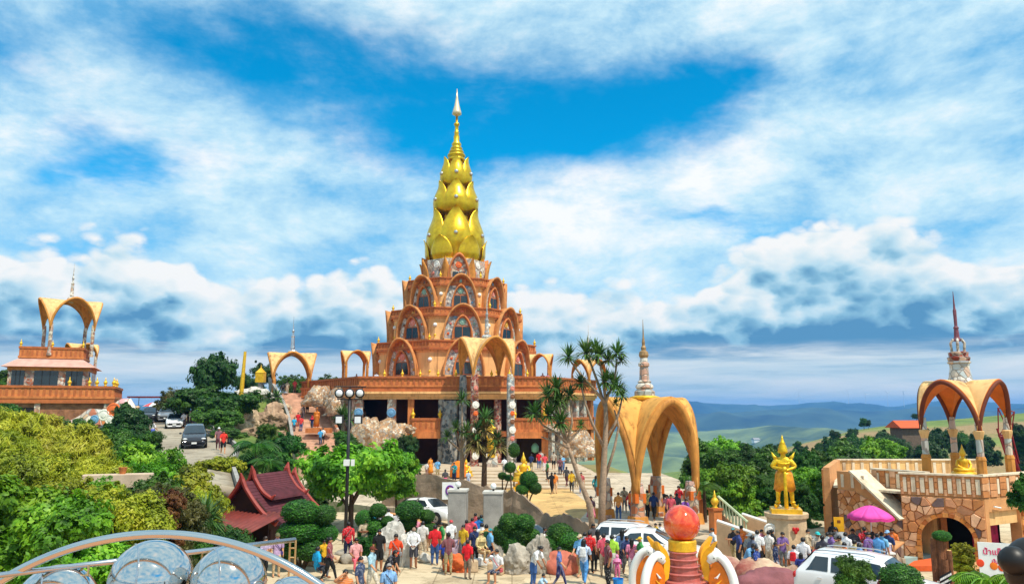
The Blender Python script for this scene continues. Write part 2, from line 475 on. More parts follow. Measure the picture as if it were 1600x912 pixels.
def terrain_mat():
    m = bpy.data.materials.new('terrain'); m.use_nodes = True
    t = NT(m.node_tree); b = t.n['Principled BSDF']; b.inputs['Roughness'].default_value = 0.95
    pos = t.node('ShaderNodeNewGeometry').outputs['Position']
    big = t.noise(pos, 0.012, 4, 0.6, 0.6); mid = t.noise(pos, 0.07, 5, 0.65); fine = t.noise(pos, 0.9, 5, 0.7)
    g = t.ramp(t.math('ADD', t.math('MULTIPLY', mid.outputs[0], 0.65), t.math('MULTIPLY', fine.outputs[0], 0.35)),
               [(0.3, (0.035, 0.08, 0.012)), (0.5, (0.13, 0.19, 0.03)), (0.7, (0.27, 0.27, 0.07))])
    dry = t.ramp(fine.outputs[0], [(0.3, (0.20, 0.12, 0.05)), (0.7, (0.38, 0.26, 0.11))])
    c = t.mix(t.maprange(big.outputs[0], 0.50, 0.60), g, dry)
    vor = t.node('ShaderNodeTexVoronoi'); vor.inputs['Scale'].default_value = 0.0035; t.link(pos, vor.inputs['Vector'])
    sc = t.node('ShaderNodeSeparateColor'); t.link(vor.outputs['Color'], sc.inputs[0])
    far = t.ramp(sc.outputs[0], [(0.2, (0.03, 0.09, 0.03)), (0.5, (0.08, 0.16, 0.05)), (0.75, (0.22, 0.24, 0.10)), (1.0, (0.05, 0.12, 0.04))])
    sx = t.node('ShaderNodeSeparateXYZ'); t.link(pos, sx.inputs[0])
    c = t.mix(t.maprange(sx.outputs[2], -30, -80), c, far)
    t.link(c, b.inputs['Base Color'])
    bp = t.node('ShaderNodeBump'); bp.inputs['Strength'].default_value = 0.6; bp.inputs['Distance'].default_value = 0.3
    t.link(fine.outputs[0], bp.inputs['Height']); t.link(bp.outputs[0], b.inputs['Normal'])
    return m

RANGES = []
def build_terrain():
    xs = [22 * math.sinh(t) for t in np.linspace(-6.4, 6.4, 190)]
    ys = [40 + 26 * math.sinh(t) for t in np.linspace(-3.0, 6.3, 190)]
    b = MB(); n = len(xs)
    b.v = [(x, y, tz(x, y)) for y in ys for x in xs]
    b.f = [(j * n + i, j * n + i + 1, (j + 1) * n + i + 1, (j + 1) * n + i) for j in range(len(ys) - 1) for i in range(n - 1)]
    b.m = [0] * len(b.f); b.s = [True] * len(b.f)
    tag(b.build('ground', terrain_mat()), kind='structure')
    # far ranges of hills
    hm = mat('far_forest', (0.022, 0.05, 0.03), 0.95, var=0.7, scale=0.0022, bump=0.3, bscale=0.01, col2=(0.075, 0.12, 0.06))
    hg = mat('valley_fields', (0.07, 0.13, 0.03), 0.95, var=0.6, scale=0.004, bump=0.3, bscale=0.01, col2=(0.26, 0.32, 0.09))
    for k, (Y, base, amp, seed) in enumerate(((3300, -78, 20, 9.7), (5200, 2, 34, 1.3), (7200, 60, 44, 5.1))):
        def fn(u, v, Y=Y, base=base, amp=amp, seed=seed):
            x = lerp(-7500, 7500, u)
            r = base + amp * (mnoise.noise((x * 0.0011, seed, 0)) + 0.6 * mnoise.noise((x * 0.0027, seed, 3)) + 0.22 * mnoise.noise((x * 0.007, seed, 6)))
            yy = Y - 1700 * (1 - v)
            pr = math.sin(min(1, v) * PI / 2) ** 1.3
            z = lerp(-215, r, pr) + (1 - v) * v * 4 * (90 * mnoise.noise((x * 0.0024, yy * 0.001, seed)) + 45 * mnoise.noise((x * 0.006, yy * 0.003, seed)))
            return (x, yy, z)
        RANGES.append(fn)
        b = MB(); b.grid(fn, 320, 22)
        b.add([(-7500, Y, -215), (7500, Y, -215), (7500, Y + 900, -215), (-7500, Y + 900, -215)], [(0, 1, 2, 3)])
        tag(b.build('hills', hm if k else hg, smooth=True), kind='structure')

build_terrain()

def paving(name, col, w, h, joint=.55):
    m = mat(name, col, 0.85, var=0.2, scale=0.35, bump=0.15, bscale=6); t = NT(m.node_tree); b = t.n['Principled BSDF']
    src = b.inputs['Base Color'].links[0].from_socket; pos = t.node('ShaderNodeNewGeometry').outputs['Position']
    br = t.node('ShaderNodeTexBrick'); t.link(pos, br.inputs['Vector']); br.inputs['Scale'].default_value = 1.0; br.inputs['Brick Width'].default_value = w; br.inputs['Row Height'].default_value = h
    br.inputs['Mortar Size'].default_value = 0.03; br.inputs['Mortar Smooth'].default_value = 0.4; br.offset = 0.0
    br.inputs['Color1'].default_value = (1, 1, 1, 1); br.inputs['Color2'].default_value = (.86, .85, .84, 1); br.inputs['Mortar'].default_value = (joint, joint * .96, joint * .9, 1)
    st = t.noise(pos, 0.8, 7, 0.7, 0.6); st2 = t.noise(pos, 5.0, 5, 0.7)
    c = t.mix(1.0, src, br.outputs['Color'], 'MULTIPLY')
    c = t.mix(t.maprange(st.outputs[0], .48, .68, 0, .75), c, (.36, .31, .25), 'MULTIPLY')
    c = t.mix(t.maprange(st2.outputs[0], .54, .70, 0, .5), c, (.4, .36, .3), 'MULTIPLY')
    t.link(c, b.inputs['Base Color']); return m
M_plaza = paving('plaza_paving', hexc('cab695'), 1.5, 1.5)
M_fore = paving('forecourt_paving', hexc('c6b49c'), 2.0, 2.0)
M_sandy = paving('sand_paving', hexc('d0a96c'), 3.0, 3.0, .75)
M_road = paving('concrete_road', hexc('a89c88'), 20.0, 6.0)
M_step = mat('step_stone', hexc('bda98f'), 0.85, var=0.2, scale=1.0, bump=0.15, bscale=6)

b = MB(); b.grid(lambda u, v: (lerp(-13, 36, u), lerp(6.8, 53, v), walk_low(lerp(-13, 36, u), lerp(6.8, 53, v))), 70, 66)
tag(b.build('plaza', M_plaza, smooth=True), kind='structure')
FORE = [(-9.6, 54), (-1, 51.2), (2.0, 47.9), (4.6, 44.2), (11.2, 42.2), (14.5, 43), (16.5, 52), (15.5, 82), (-21, 84), (-19, 66), (-14, 58)]
b = MB(); b.prism(FORE, -1.7, 0.0); tag(b.build('forecourt', M_fore), kind='structure')
b = MB()
q = [G(u, v, 0) for u, v in ((842, 806), (905, 812), (925, 790), (880, 757), (800, 752), (770, 770))]
b.prism([(p.x, p.y) for p in q], -0.05, 0.004); tag(b.build('pavement', M_sandy), kind='structure')
# the entrance steps, each a slab
st = tag(empty('steps', (0, 0, 0)), kind='structure')
for k in range(6):
    y0 = 65.5 + k * 1.7; w = 1.0 - k * 0.02
    s = MB(); s.bbox(-10.5 + 0.3 * k, 8.5 - 0.3 * k, y0, 85, 0.15 * k - 0.02 if k else 0.004, 0.15 * (k + 1))
    bevel(s.build('step', M_step, st), 0.025)
# road that climbs at the left
b = MB()
rc = [(-17.5, 40), (-21.5, 50), (-24.6, 60), (-29, 70), (-35.5, 83), (-41, 95), (-49, 112), (-56, 127)]
for (x0, y0), (x1, y1) in zip(rc, rc[1:]): pass
def road_fn(u, v):
    x = interp(v, [(i / (len(rc) - 1), p[0]) for i, p in enumerate(rc)]); y = interp(v, [(i / (len(rc) - 1), p[1]) for i, p in enumerate(rc)])
    xx = x + (u - 0.5) * 7.0
    return (xx, y, road_z(y) - (0.25 if u in (0, 1) else 0))
def road_z(y): return 1.0 + 0.0433 * y + 0.05
b.grid(road_fn, 6, 60); ro = b.build('road', M_road, smooth=True); tag(ro, kind='structure'); solidify(ro, 0.6)
kb = MB()
kb.grid(lambda u, v: (road_fn(1, v)[0] + 0.02 + u * 0.22, road_fn(1, v)[1], road_z(road_fn(1, v)[1]) + (0.12 if True else 0)), 1, 60)
k_ = kb.build('kerb', M_conc); tag(k_, kind='structure'); solidify(k_, 0.5)

# ================================================================== shared shapes
def arch_curve(w, h, n=12, a=2.1, q=0.6, foot=0.0):
    """pointed arch from right foot over the apex to left foot, as (x, z)"""
    pts = []
    for i in range(n + 1):
        t = 1 - (1 - i / n) ** 1.6 if False else math.sin(i / n * PI / 2)
        pts.append((w * max(0.0, 1 - t ** a) ** q, foot + (h - foot) * t))
    r = [(w, 0.0)] * (1 if foot else 0) + pts
    return r + [(-x, z) for x, z in reversed(r[:-1])]
def arch_plate(mb, w, h, y0, y1, **k):
    c = arch_curve(w, h, **k); n = len(c)
    vs = [(x, y0, z) for x, z in c] + [(x, y1, z) for x, z in c]
    fs = [tuple(range(n)), tuple(range(2 * n - 1, n - 1, -1))] + [(i, i + n, (i + 1) % n + n, (i + 1) % n) for i in range(n)]
    mb.add(vs, fs)
def arch_hood(mb, w, h, th, y0, y1, flare=0.12, lean=0.35, **k):
    """arched shell standing out from y0 to y1 (towards -y), wider and leaning outwards at its front"""
    co = arch_curve(w, h, **k); ci = arch_curve(w - th, h - th * 1.25, **k); n = len(co)
    def row(c, y, s, ln):
        return [(x * s, y - ln * (z / h) ** 2, z * (s if z > 0.2 else 1)) for x, z in c]
    rows = [row(co, y0, 1, 0), row(co, lerp(y0, y1, .6), 1 + flare * .3, lean * .4), row(co, y1, 1 + flare, lean), row(ci, y1, 1 + flare, lean), row(ci, lerp(y0, y1, .6), 1 + flare * .3, lean * .4), row(ci, y0, 1, 0)]
    vs = [p for r in rows for p in r]; fs = []
    for j in range(len(rows) - 1):
        for i in range(n - 1):
            fs.append((j * n + i, (j + 1) * n + i, (j + 1) * n + i + 1, j * n + i + 1))
    mb.add(vs, fs)
def ngon(n, apothem, ang0=0.0, c=(0, 0)):
    r = apothem / math.cos(PI / n)
    return [(c[0] + r * math.sin(ang0 + 2 * PI * (k + 0.5) / n), c[1] - r * math.cos(ang0 + 2 * PI * (k + 0.5) / n)) for k in range(n)]
_disc = {}
def disc(r, mi, parent, x, y, z, name='plate', M=None):
    key = (round(r, 2), mi)
    if key not in _disc:
        d = MB(); d.lathe([(r, 0), (r, .04), (r * .82, .09), (r * .8, .05), (r * .45, .06), (r * .4, .11), (0.01, .12)], 14, M=Matrix.Rotation(PI / 2, 4, 'X'))
        d.mat = 0
        _disc[key] = d.mesh('plate', DISC[mi])
    o = place(name, _disc[key], parent, (x, y, z)); return o
_fin = {}
def finial(parent, loc, s=1.0, name='finial'):
    if 'f' not in _fin:
        f = MB(); f.lathe([(.16, 0), (.16, .08), (.1, .12), (.2, .28), (.23, .40), (.17, .52), (.08, .62), (.1, .68), (.05, .78), (.01, 1.0)], 10); f.s = [True] * len(f.f)
        _fin['f'] = f.mesh('finial', M_goldp)
    o = place(name, _fin['f'], parent, loc); o.scale = (s, s, s); return o
def parapet(mb, poly, z0, z1, th=0.35, closed=True, post=0.55):
    """moulded parapet along a polygon: base course, recessed panel, cap, and little pilasters"""
    n = len(poly); h = z1 - z0
    for i in range(n if closed else n - 1):
        a = Vector(poly[i]); c = Vector(poly[(i + 1) % n]); d = c - a; L = d.length
        if L < 1e-4: continue
        ang = math.atan2(d.y, d.x); m = (a + c) / 2
        M = Matrix.Translation((m.x, m.y, 0)) @ Matrix.Rotation(ang, 4, 'Z')
        mb.mat = 0
        mb.box((0, 0, z0 + h * .09), (L + th * .9, th * 1.28, h * .18), M=M)
        mb.box((0, 0, z0 + h * .5), (L + th * .3, th * .72, h * .64), M=M)
        mb.mat = 1
        mb.box((0, 0, z0 + h * .91), (L + th * .95, th * 1.34, h * .18), M=M)
        k = max(2, int(L / post))
        for j in range(k):
            mb.box((-L / 2 + (j + .5) * L / k, 0, z0 + h * .5), (post * .42, th * .98, h * .62), M=M)

# ================================================================== the great pagoda
PG = P(709, 600, 105.0); PX, PY, PZ0 = PG.x, 105.0, 0.9
pag = empty('pagoda', (PX, PY, PZ0), 0, 'tall orange tiered pagoda with golden lotus-bud spire and mosaic arched windows', 'pagoda')
OA = R(11)

M_hood = mat('hood_plaster', hexc('cc884c'), .75, var=.25, scale=1.2, bump=.15, bscale=10, streak=.8)
def zat(v, Y): return P(709, v, Y).z - PZ0
def tier(a, z0, z1, hw, hh, win):
    """one storey of the octagon: wall, cornice, parapet, an arched bay on every face"""
    hp = min(1.0, (z1 - z0) * 0.21)
    w = MB(); w.prism(ngon(8, a, OA), z0 - 0.3, z1 - hp)
    for zz, e, h in ((z0, .28, .35), (z1 - hp - .42, .16, .2)):
        w.prism(ngon(8, a + e, OA), zz, zz + h)
    w.build('wall', M_peach, pag)
    c = MB(); c.prism(ngon(8, a + .42, OA), z1 - hp - .22, z1 - hp + .04); c.build('cornice', M_terra_d, pag)
    p = MB(); parapet(p, ngon(8, a + .12, OA), z1 - hp + .04, z1, .42, post=.5); p.build('parapet', [M_terra, M_terra_d], pag)
    for (x, y) in ngon(8, a + .2, OA):
        finial(pag, (x, y, z1), .85)
    # arched bay meshes shared by the faces
    hood = MB(); arch_hood(hood, hw, hh, .20, 0.25, -.75, .05, .38, a=2.0, q=.52); hood_m = hood.mesh('arch_hood', M_hood); hood_m.polygons.foreach_set('use_smooth', [True] * len(hood_m.polygons))
    band = MB(); arch_plate(band, hw - .15, hh - .2, -.22, .1, a=2.0, q=.52); band_m = band.mesh('mosaic_band', M_mosg)
    bandw = MB(); arch_plate(bandw, hw - .15, hh - .2, -.22, .1, a=2.0, q=.52); bandw_m = bandw.mesh('mosaic_band', M_mosp)
    iw, ih = hw * .52, hh * .68
    ih_ = MB(); arch_hood(ih_, iw, ih, .17, -.1, -.55, .06, .15); ih_m = ih_.mesh('inner_arch', M_terra); ih_m.polygons.foreach_set('use_smooth', [True] * len(ih_m.polygons))
    lun = MB(); arch_plate(lun, iw - .1, ih - .12, -.30, -.2); lun_m = lun.mesh('lunette', M_mosw)
    ww, wh = iw * .80, hh * .36
    for k in range(8):
        ang = OA + k * PI / 4
        if abs((ang + PI) % (2 * PI) - PI) > R(125): continue
        bay = empty('arched_bay', (a * math.sin(ang), -a * math.cos(ang), z0 + .3), ang); bay.parent = pag
        place('arch_hood', hood_m, bay); place('mosaic_band', band_m if k % 2 == 0 else bandw_m, bay); place('inner_arch', ih_m, bay); place('lunette', lun_m, bay)
        if win:
            fr = MB(); fr.bbox(-ww - .08, ww + .08, -.36, -.28, 0.1, wh + .1); fr.build('window_frame', M_terra_d, bay)
            for s in (-1, 1):
                g = MB(); g.bbox(s * ww / 2 - ww / 2 + .04, s * ww / 2 + ww / 2 - .04, -.385, -.34, .18, wh); g.build('pane', M_glass, bay)
        rr = random.Random(int(a * 10) + k)
        disc(iw * .36, (0 if a < 5 else rr.choice((0, 3, 5, 6, 3))), bay, 0, -.30, ih * .76)
        cc = arch_curve((hw - .2 + iw) / 2 + .06, (hh - .25 + ih) / 2 + .03, n=8)
        for j in (1, 3, 5, 8, 11, 13, 15):
            x, z = cc[j]
            disc(.30 if j in (5, 8, 11) else .17, rr.randrange(7), bay, x, -.22, max(z, .35))
    # bosses on the wall between the bays
    for k in range(8):
        ang = OA + (k + .5) * PI / 4
        if abs((ang + PI) % (2 * PI) - PI) > R(125): continue
        rr_ = a / math.cos(PI / 8) - .1
        finial(pag, (rr_ * math.sin(ang), -rr_ * math.cos(ang), z0 + .5), .75, 'finial')
        s = MB(); s.sphere((rr_ * math.sin(ang), -rr_ * math.cos(ang), lerp(z0, z1, .48)), .28, 10, 6); s.build('boss', M_white, pag, smooth=True)

Z2, Z3, Z4, ZD, ZL = zat(590, 95), zat(533, 96.5), zat(483, 98.5), zat(437, 100.5), zat(404, 101)
tier(10.1, Z2, Z3, 2.5, Z3 - Z2 - .1, True)
tier(8.3, Z3, Z4, 2.45, Z4 - Z3 - .05, True)
tier(6.15, Z4, ZD, 2.15, ZD - Z4 - .05, True)
# drum under the lotus
w = MB(); w.prism(ngon(8, 3.95, OA), ZD - .4, ZL + .1); w.build('drum', M_mosp, pag)
for k in range(8):
    ang = OA + k * PI / 4
    if abs((ang + PI) % (2 * PI) - PI) > R(125): continue
    bay = empty('drum_bay', (3.95 * math.sin(ang), -3.95 * math.cos(ang), ZD), ang); bay.parent = pag
    if k % 2 == 0:
        h = MB(); arch_hood(h, 1.45, 3.5, .22, .2, -.5, .06, .2); h.build('arch_hood', M_terra, bay, smooth=True)
        l = MB(); arch_plate(l, 1.3, 3.3, -.2, .1); l.build('mosaic_band', M_mosw, bay)
        disc(.45, 0, bay, 0, -.2, 2.1)
        for s in (-1, 1):
            g = MB(); g.bbox(s * .42 - .36, s * .42 + .36, -.3, -.1, .1, 1.15); g.build('pane', M_glass, bay)
    else:
        disc(.5, 2, bay, 0, -.02, 2.3); disc(.22, 3, bay, -.6, -.02, 1.2); disc(.2, 4, bay, .6, -.02, 1.5)
# leaf fins at the drum corners
for (x, y) in ngon(8, 4.0, OA):
    ang = math.atan2(x, -y)
    fn = MB(); fn.grid(lambda u, v: ((u - .5) * 1.5 * (1 - v ** 2.2), -.1 - .55 * v * v - .25 * (1 - (2 * u - 1) ** 2), v * 3.1), 6, 8, M=Matrix.Translation((x, y, ZD)) @ Matrix.Rotation(ang, 4, 'Z'))
    o = fn.build('petal_fin', M_ochre, pag, smooth=True); solidify(o, .12)

def petal_mesh(r0, H, rmax, wdeg, tip, bulge=.12, flat=False):
    """one lotus petal on a bulb of radius profile rr(t); its tip curls outwards"""
    b = MB(); q0 = r0 / rmax
    PP = [(0, q0), (.05, lerp(q0, .9, .35)), (.12, lerp(q0, .95, .7)), (.22, .94), (.32, .99), (.42, 1.0), (.52, .985), (.62, .94), (.72, .87), (.82, .80), (.9, .77), (1.0, .78)] if not flat else [(0, q0), (.3, 1.0), (1.0, 1.02)]
    def fn(u, v):
        s = 2 * u - 1; t = v
        wid = R(wdeg) * (0.8 + .2 * math.sin(min(1, t / .4) * PI / 2)) * max(0.0, 1 - t ** 3.2) ** .9
        a = s * wid
        prof = rmax * interp(t, PP)
        r = prof + rmax * bulge * (1 - s * s) * math.sin(PI * min(1, t * 1.02)) + tip * max(0, (t - .62) / .38) ** 2
        return (r * math.sin(a), -r * math.cos(a), H * t)
    b.grid(fn, 12, 20)
    me = b.mesh('petal', M_gold); me.polygons.foreach_set('use_smooth', [True] * len(me.polygons)); return me
def lotus(z0, z1, rmax, r0, seed, bracts=False):
    H = z1 - z0
    core = MB(); core.lathe([(r0 * .96, 0), (rmax * .84, H * .2), (rmax * .86, H * .38), (rmax * .62, H * .62), (rmax * .42, H * .84), (rmax * .36, H * 1.0)], 32, c=(0, 0, z0))
    o = core.build('lotus_core', M_gold, pag, smooth=True)
    me = petal_mesh(r0, H * 1.08, rmax * .96, 43, rmax * .13, .10); me2 = petal_mesh(r0 * .95, H * .93, rmax * .80, 30, rmax * .10, .04)
    for row, (m_, off) in enumerate(((me, 0), (me2, PI / 6))):
        for k in range(6):
            p = place('petal', m_, pag, (0, 0, z0), R(5) + off + k * PI / 3); solidify(p, .07)
            if row == 0:
                ang = R(5) + k * PI / 3; rg = rmax * 1.05
                g = MB(); g.sphere((rg * math.sin(ang), -rg * math.cos(ang), z0 + H * .52), .3, 8, 6); g.build('gem', M_silver, pag)
    if bracts:
        mb_ = petal_mesh(rmax * .92, H * .50, rmax * 1.02, 26, rmax * .07, .03, True)
        for k in range(6):
            p = place('bract', mb_, pag, (0, 0, z0 - .1), R(5) + PI / 6 + k * PI / 3); solidify(p, .08)
lotus(ZL - .1, zat(336, 105), 4.0, 3.4, 1, True)
lotus(zat(345, 105), zat(291, 105), 3.15, 1.5, 2)
lotus(zat(301, 105), zat(252, 105), 2.25, 1.1, 3)
zs0, zs1 = zat(257, 105), zat(139, 105)
hs = zs1 - zs0
sp = MB()
prof = [(.55, 0), (1.0, .03), (1.15, .055), (1.1, .075), (.75, .09), (1.0, .105), (.95, .125), (.62, .14), (.82, .155), (.78, .17), (.5, .185), (.66, .20), (.62, .215),
        (.4, .235), (.52, .25), (.5, .27), (.3, .30), (.32, .36), (.22, .40), (.3, .415), (.2, .43), (.19, .50), (.3, .515), (.3, .535), (.14, .55), (.12, .64)]
sp.lathe([(r * (1.3 if z > .1 else 1.1), z * hs) for r, z in prof], 16, c=(0, 0, zs0)); sp.build('spire', M_gold, pag, smooth=True)
um = MB()
um.lathe([(.10, .63 * hs), (.68, .66 * hs), (.62, .69 * hs), (.34, .78 * hs), (.16, .88 * hs), (.03, 1.0 * hs)], 12, c=(0, 0, zs0)); um.build('spire_finial', mat('pale_gold', (.85, .66, .42), .35, metal=.5, var=.2), pag, smooth=True)

# ---- plinth and the big two-storey base
TZ = 8.05                                      # terrace floor over PZ0
pl = MB(); parapet(pl, ngon(8, 11.9, OA), TZ, TZ + 1.45, .5, post=.7); pl.build('plinth_parapet', [M_terra, M_terra_d], pag)
pf_ = MB(); pf_.prism(ngon(8, 12.1, OA), TZ, TZ + .5); pf_.build('plinth', M_terra, pag)
def L2(u, Y): q_ = P(u, 610, Y); return (q_.x - PX, Y - PY)
BASE = [L2(560, 83.5), L2(850, 83.5), L2(932, 95), (19.5, 22), (-19, 22), L2(470, 99)]
fl = MB(); fl.prism(BASE, TZ - .7, TZ); fl.build('terrace_slab', M_terra_d, pag)
def inset(poly, d):
    out = []; n = len(poly)
    for i in range(n):
        p0, p1, p2 = Vector(poly[i - 1]), Vector(poly[i]), Vector(poly[(i + 1) % n])
        e1 = (p1 - p0).normalized(); e2 = (p2 - p1).normalized()
        n1 = Vector((-e1.y, e1.x)); n2 = Vector((-e2.y, e2.x))
        m = (n1 + n2); m /= max(.3, m.dot(n1)); out.append((p1.x + m.x * d, p1.y + m.y * d))
    return out
pp = MB(); parapet(pp, inset(BASE, .25), TZ, TZ + 1.15, .5, post=.6); pp.build('terrace_parapet', [M_terra, M_terra_d], pag)
cn = MB()
for dz, e in ((-.75, -.3), (-1.05, -.05), (-1.3, .15)):
    cn.prism(inset(BASE, e), TZ + dz - .0, TZ + dz + .26)
cn.build('terrace_cornice', M_peach, pag)
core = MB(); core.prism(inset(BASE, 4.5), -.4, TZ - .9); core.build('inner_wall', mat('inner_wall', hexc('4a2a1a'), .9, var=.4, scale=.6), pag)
mid = MB(); mid.prism(inset(BASE, .9), 2.75, 3.3); mid.build('floor_slab', M_terra_d, pag)
IN = inset(BASE, .7)
def along(i, t, off=0.0):
    a, c = Vector(IN[i]), Vector(IN[(i + 1) % len(IN)]); d = (c - a).normalized(); p = a.lerp(c, t); return p + Vector((d.y, -d.x)) * off, math.atan2(d.y, d.x)
def front_t(u):
    x = P(u, 660, 84.2).x - PX
    return (x - IN[0][0]) / (IN[1][0] - IN[0][0])
# piers of the front face
for (u, wpx, m_, dsc) in ((561, 12, M_mosw, 2), (612, 13, M_mosw, 2), (642, 9, M_terra, None), (689, 8, M_mosd, None), (803, 8, M_mosd, None), (851, 10, M_terra, None)):
    p, an = along(0, front_t(u))
    k = MB(); k.box((p.x, p.y, 3.4), (wpx * .069, .8, 7.6), an); k.build('pier', m_, pag)
    if dsc is not None: disc(.5, 1, pag, p.x, p.y - .42, 5.3)
for i, ts in ((1, (.18, .34, .5, .66, .82, .97)), (5, (.1, .3, .5, .7, .9))):
    for t_ in ts:
        p, an = along(i, t_); k = MB(); k.box((p.x, p.y, 3.4), (.75, .7, 7.6), an); k.build('pier', M_mosw if i == 5 else (M_terra if int(t_ * 100) % 2 else M_mosp), pag)
# balconies with rails and finials
for (u0, u1) in ((646, 688), (804, 850)):
    (p, an), (p2, _) = along(0, front_t(u0), .5), along(0, front_t(u1), .5)
    bl = MB(); parapet(bl, [(p.x, p.y), (p2.x, p2.y)], 3.3, 4.75, .3, closed=False, post=.5); bl.build('balcony_rail', [M_terra, M_terra_d], pag)
    be = MB(); be.box(((p.x + p2.x) / 2, p.y + .1, 2.95), (p2.x - p.x + .3, .9, .7)); be.build('balcony_beam', M_terra, pag)
    for q_ in (p, p2): finial(pag, (q_.x, q_.y, 4.7), 1.1)
(p, an), (p2, _) = along(1, .03, .4), along(1, .98, .4)
bl = MB(); parapet(bl, [(p.x, p.y), (p2.x, p2.y)], 3.3, 4.75, .3, closed=False, post=.5); bl.build('balcony_rail', [M_terra, M_terra_d], pag)
# grey mosaic "waterfall" slab at the entrance and hanging lamp
for (u, wpx, m_) in ((703, 24, M_mosd),):
    p, an = along(0, front_t(u), .8)
    wf = MB()
    wf.grid(lambda a_, b_: (p.x + (a_ - .5) * wpx * .07 + .12 * math.sin(b_ * 9), p.y - .25 * math.sin(a_ * 9.4) ** 2 - .3 * (1 - b_), lerp(-.1, 6.6, b_)), 12, 18)
    o = wf.build('mosaic_cascade', m_, pag, smooth=True); solidify(o, .5)
for q_ in range(9):
    p, an = along(0, front_t(600 + 28 * q_), .9)
    finial(pag, (p.x, p.y + .45, TZ + 1.12), .8)
p, an = along(0, front_t(836), -.6)
lm = MB(); lm.lathe([(.05, 0), (.38, .15), (.42, .7), (.2, 1.0), (.03, 1.1)], 10, c=(p.x, p.y, 1.0)); lm.build('hanging_lantern', mat('jade_glass', hexc('7fc0a0'), .3, var=.2), pag, smooth=True)

# ================================================================== groin-vault pavilions
def vault_shell(mb, a, zs, za, flare, nx=16, ny=8, p=1.75, q=.52):
    for k in range(4):
        M = Matrix.Rotation(k * PI / 2, 4, 'Z')
        def fn(u, v):
            s = math.sin((u * 2 - 1) * PI / 2); t = abs(s)
            z = zs + (za - zs) * max(0.0, 1 - t ** p) ** q
            x = s * a; h = (z - zs) / (za - zs)
            ye = a + flare * h ** 1.4
            return (x * (1 + .06 * flare * v * h), -lerp(abs(x), ye, v), z + .10 * flare * v * h)
        mb.grid(fn, nx * 2, ny, M)
def rim_path(a, zs, za, flare, n=28, p=1.75, q=.52):
    out = []
    for i in range(n + 1):
        s = math.sin((i / n * 2 - 1) * PI / 2); t = abs(s)
        z = zs + (za - zs) * max(0.0, 1 - t ** p) ** q; h = (z - zs) / (za - zs)
        out.append((s * a * (1 + .06 * flare * h), -(a + flare * h ** 1.4), z + .1 * flare * h))
    return out
SPIRE_A = [(.30, 0), (.55, .05), (.62, .09), (.5, .13), (.22, .15), (.30, .17), (.30, .20), (.26, .22), (.24, .34), (.20, .45), (.24, .46), (.24, .49), (.14, .51), (.12, .58), (.17, .60), (.17, .63), (.10, .65), (.05, .80), (.01, 1.0)]
def groin(name, loc, rz, a, zs, za, flare, label, cat, spire_h=4.0, spire_r=1.0, colr=.28, m_shell=None, m_leg=None, m_spire=None, m_rim=None, cap=False, group=None, thick=.16, bowl=True, m_in=None):
    o = empty(name, loc, rz, label, cat, group)
    b_ = MB(); vault_shell(b_, a, zs, za, flare); s_ = b_.build('vault', [m_in or M_ochre, m_shell or M_cream], o, smooth=True); s_.data.polygons.foreach_set('material_index', [0] * len(s_.data.polygons)); solidify(s_, thick).modifiers[0].material_offset = 1
    for k in range(4):
        r_ = MB(); r_.tube(rim_path(a, zs, za, flare), [thick * .75] * 29, 6, M=Matrix.Rotation(k * PI / 2, 4, 'Z')); r_.build('arch_rim', m_rim or M_ochre, o, smooth=True)
    for sx in (-1, 1):
        for sy in (-1, 1):
            c = MB(); x, y = sx * (a - colr * .4), sy * (a - colr * .4)
            c.lathe([(colr * 1.25, 0), (colr * 1.25, .25), (colr, .3), (colr, zs + .1), (colr * .8, zs + .7)], 10, c=(x, y, 0))
            cl = c.build('column', m_leg or M_mosw, o, smooth=False)
            if cap:
                d = MB(); d.lathe([(colr, 0), (colr * 1.5, .26), (colr * 1.6, .38), (colr * 1.2, .42)], 8, c=(x, y, zs - .3)); d.build('capital', M_cream, o)
                d = MB(); d.lathe([(colr * 1.5, 0), (colr * 1.4, 1.5), (colr * 1.55, 1.55), (colr * 1.2, 1.7)], 8, c=(x, y, 0.01)); d.build('column_base', M_ochre, o)
    if spire_h:
        s = MB(); pr = SPIRE_A if bowl else SPIRE_A[6:]
        z00 = pr[0][1]
        s.lathe([(r * spire_r, za - .1 + (z - z00) / (1 - z00) * spire_h) for r, z in pr], 12); s.build('spire', m_spire or M_mosg, o, smooth=False)
    return o
def at_ground(u, Y, z): q_ = P(u, 640, Y); return (q_.x, Y, z)

# entrance canopy on four tall mosaic columns
cz = 0.9
can = groin('entrance_canopy', at_ground(760, 82.0, cz), R(21), 2.15, 8.6, 13.0, .75, 'cream vaulted canopy on four tall mosaic columns before the pagoda entrance', 'canopy', 4.6, .9, .42, m_leg=M_mosg)
k = 0
for ch in can.children:
    if ch.name.split('.')[0] == 'column':
        ch.data.materials.clear(); ch.data.materials.append((M_mosr, M_mosd, M_mosg, M_mosr)[k]); k += 1
for sx in (-1, 1):
    for j in range(9):
        o = disc(.26 if j % 3 else .38, (2, 4, 3, 2, 4, 0, 2, 4, 3)[j], can, sx * 2.0, -2.45, 1.0 + j * .85)
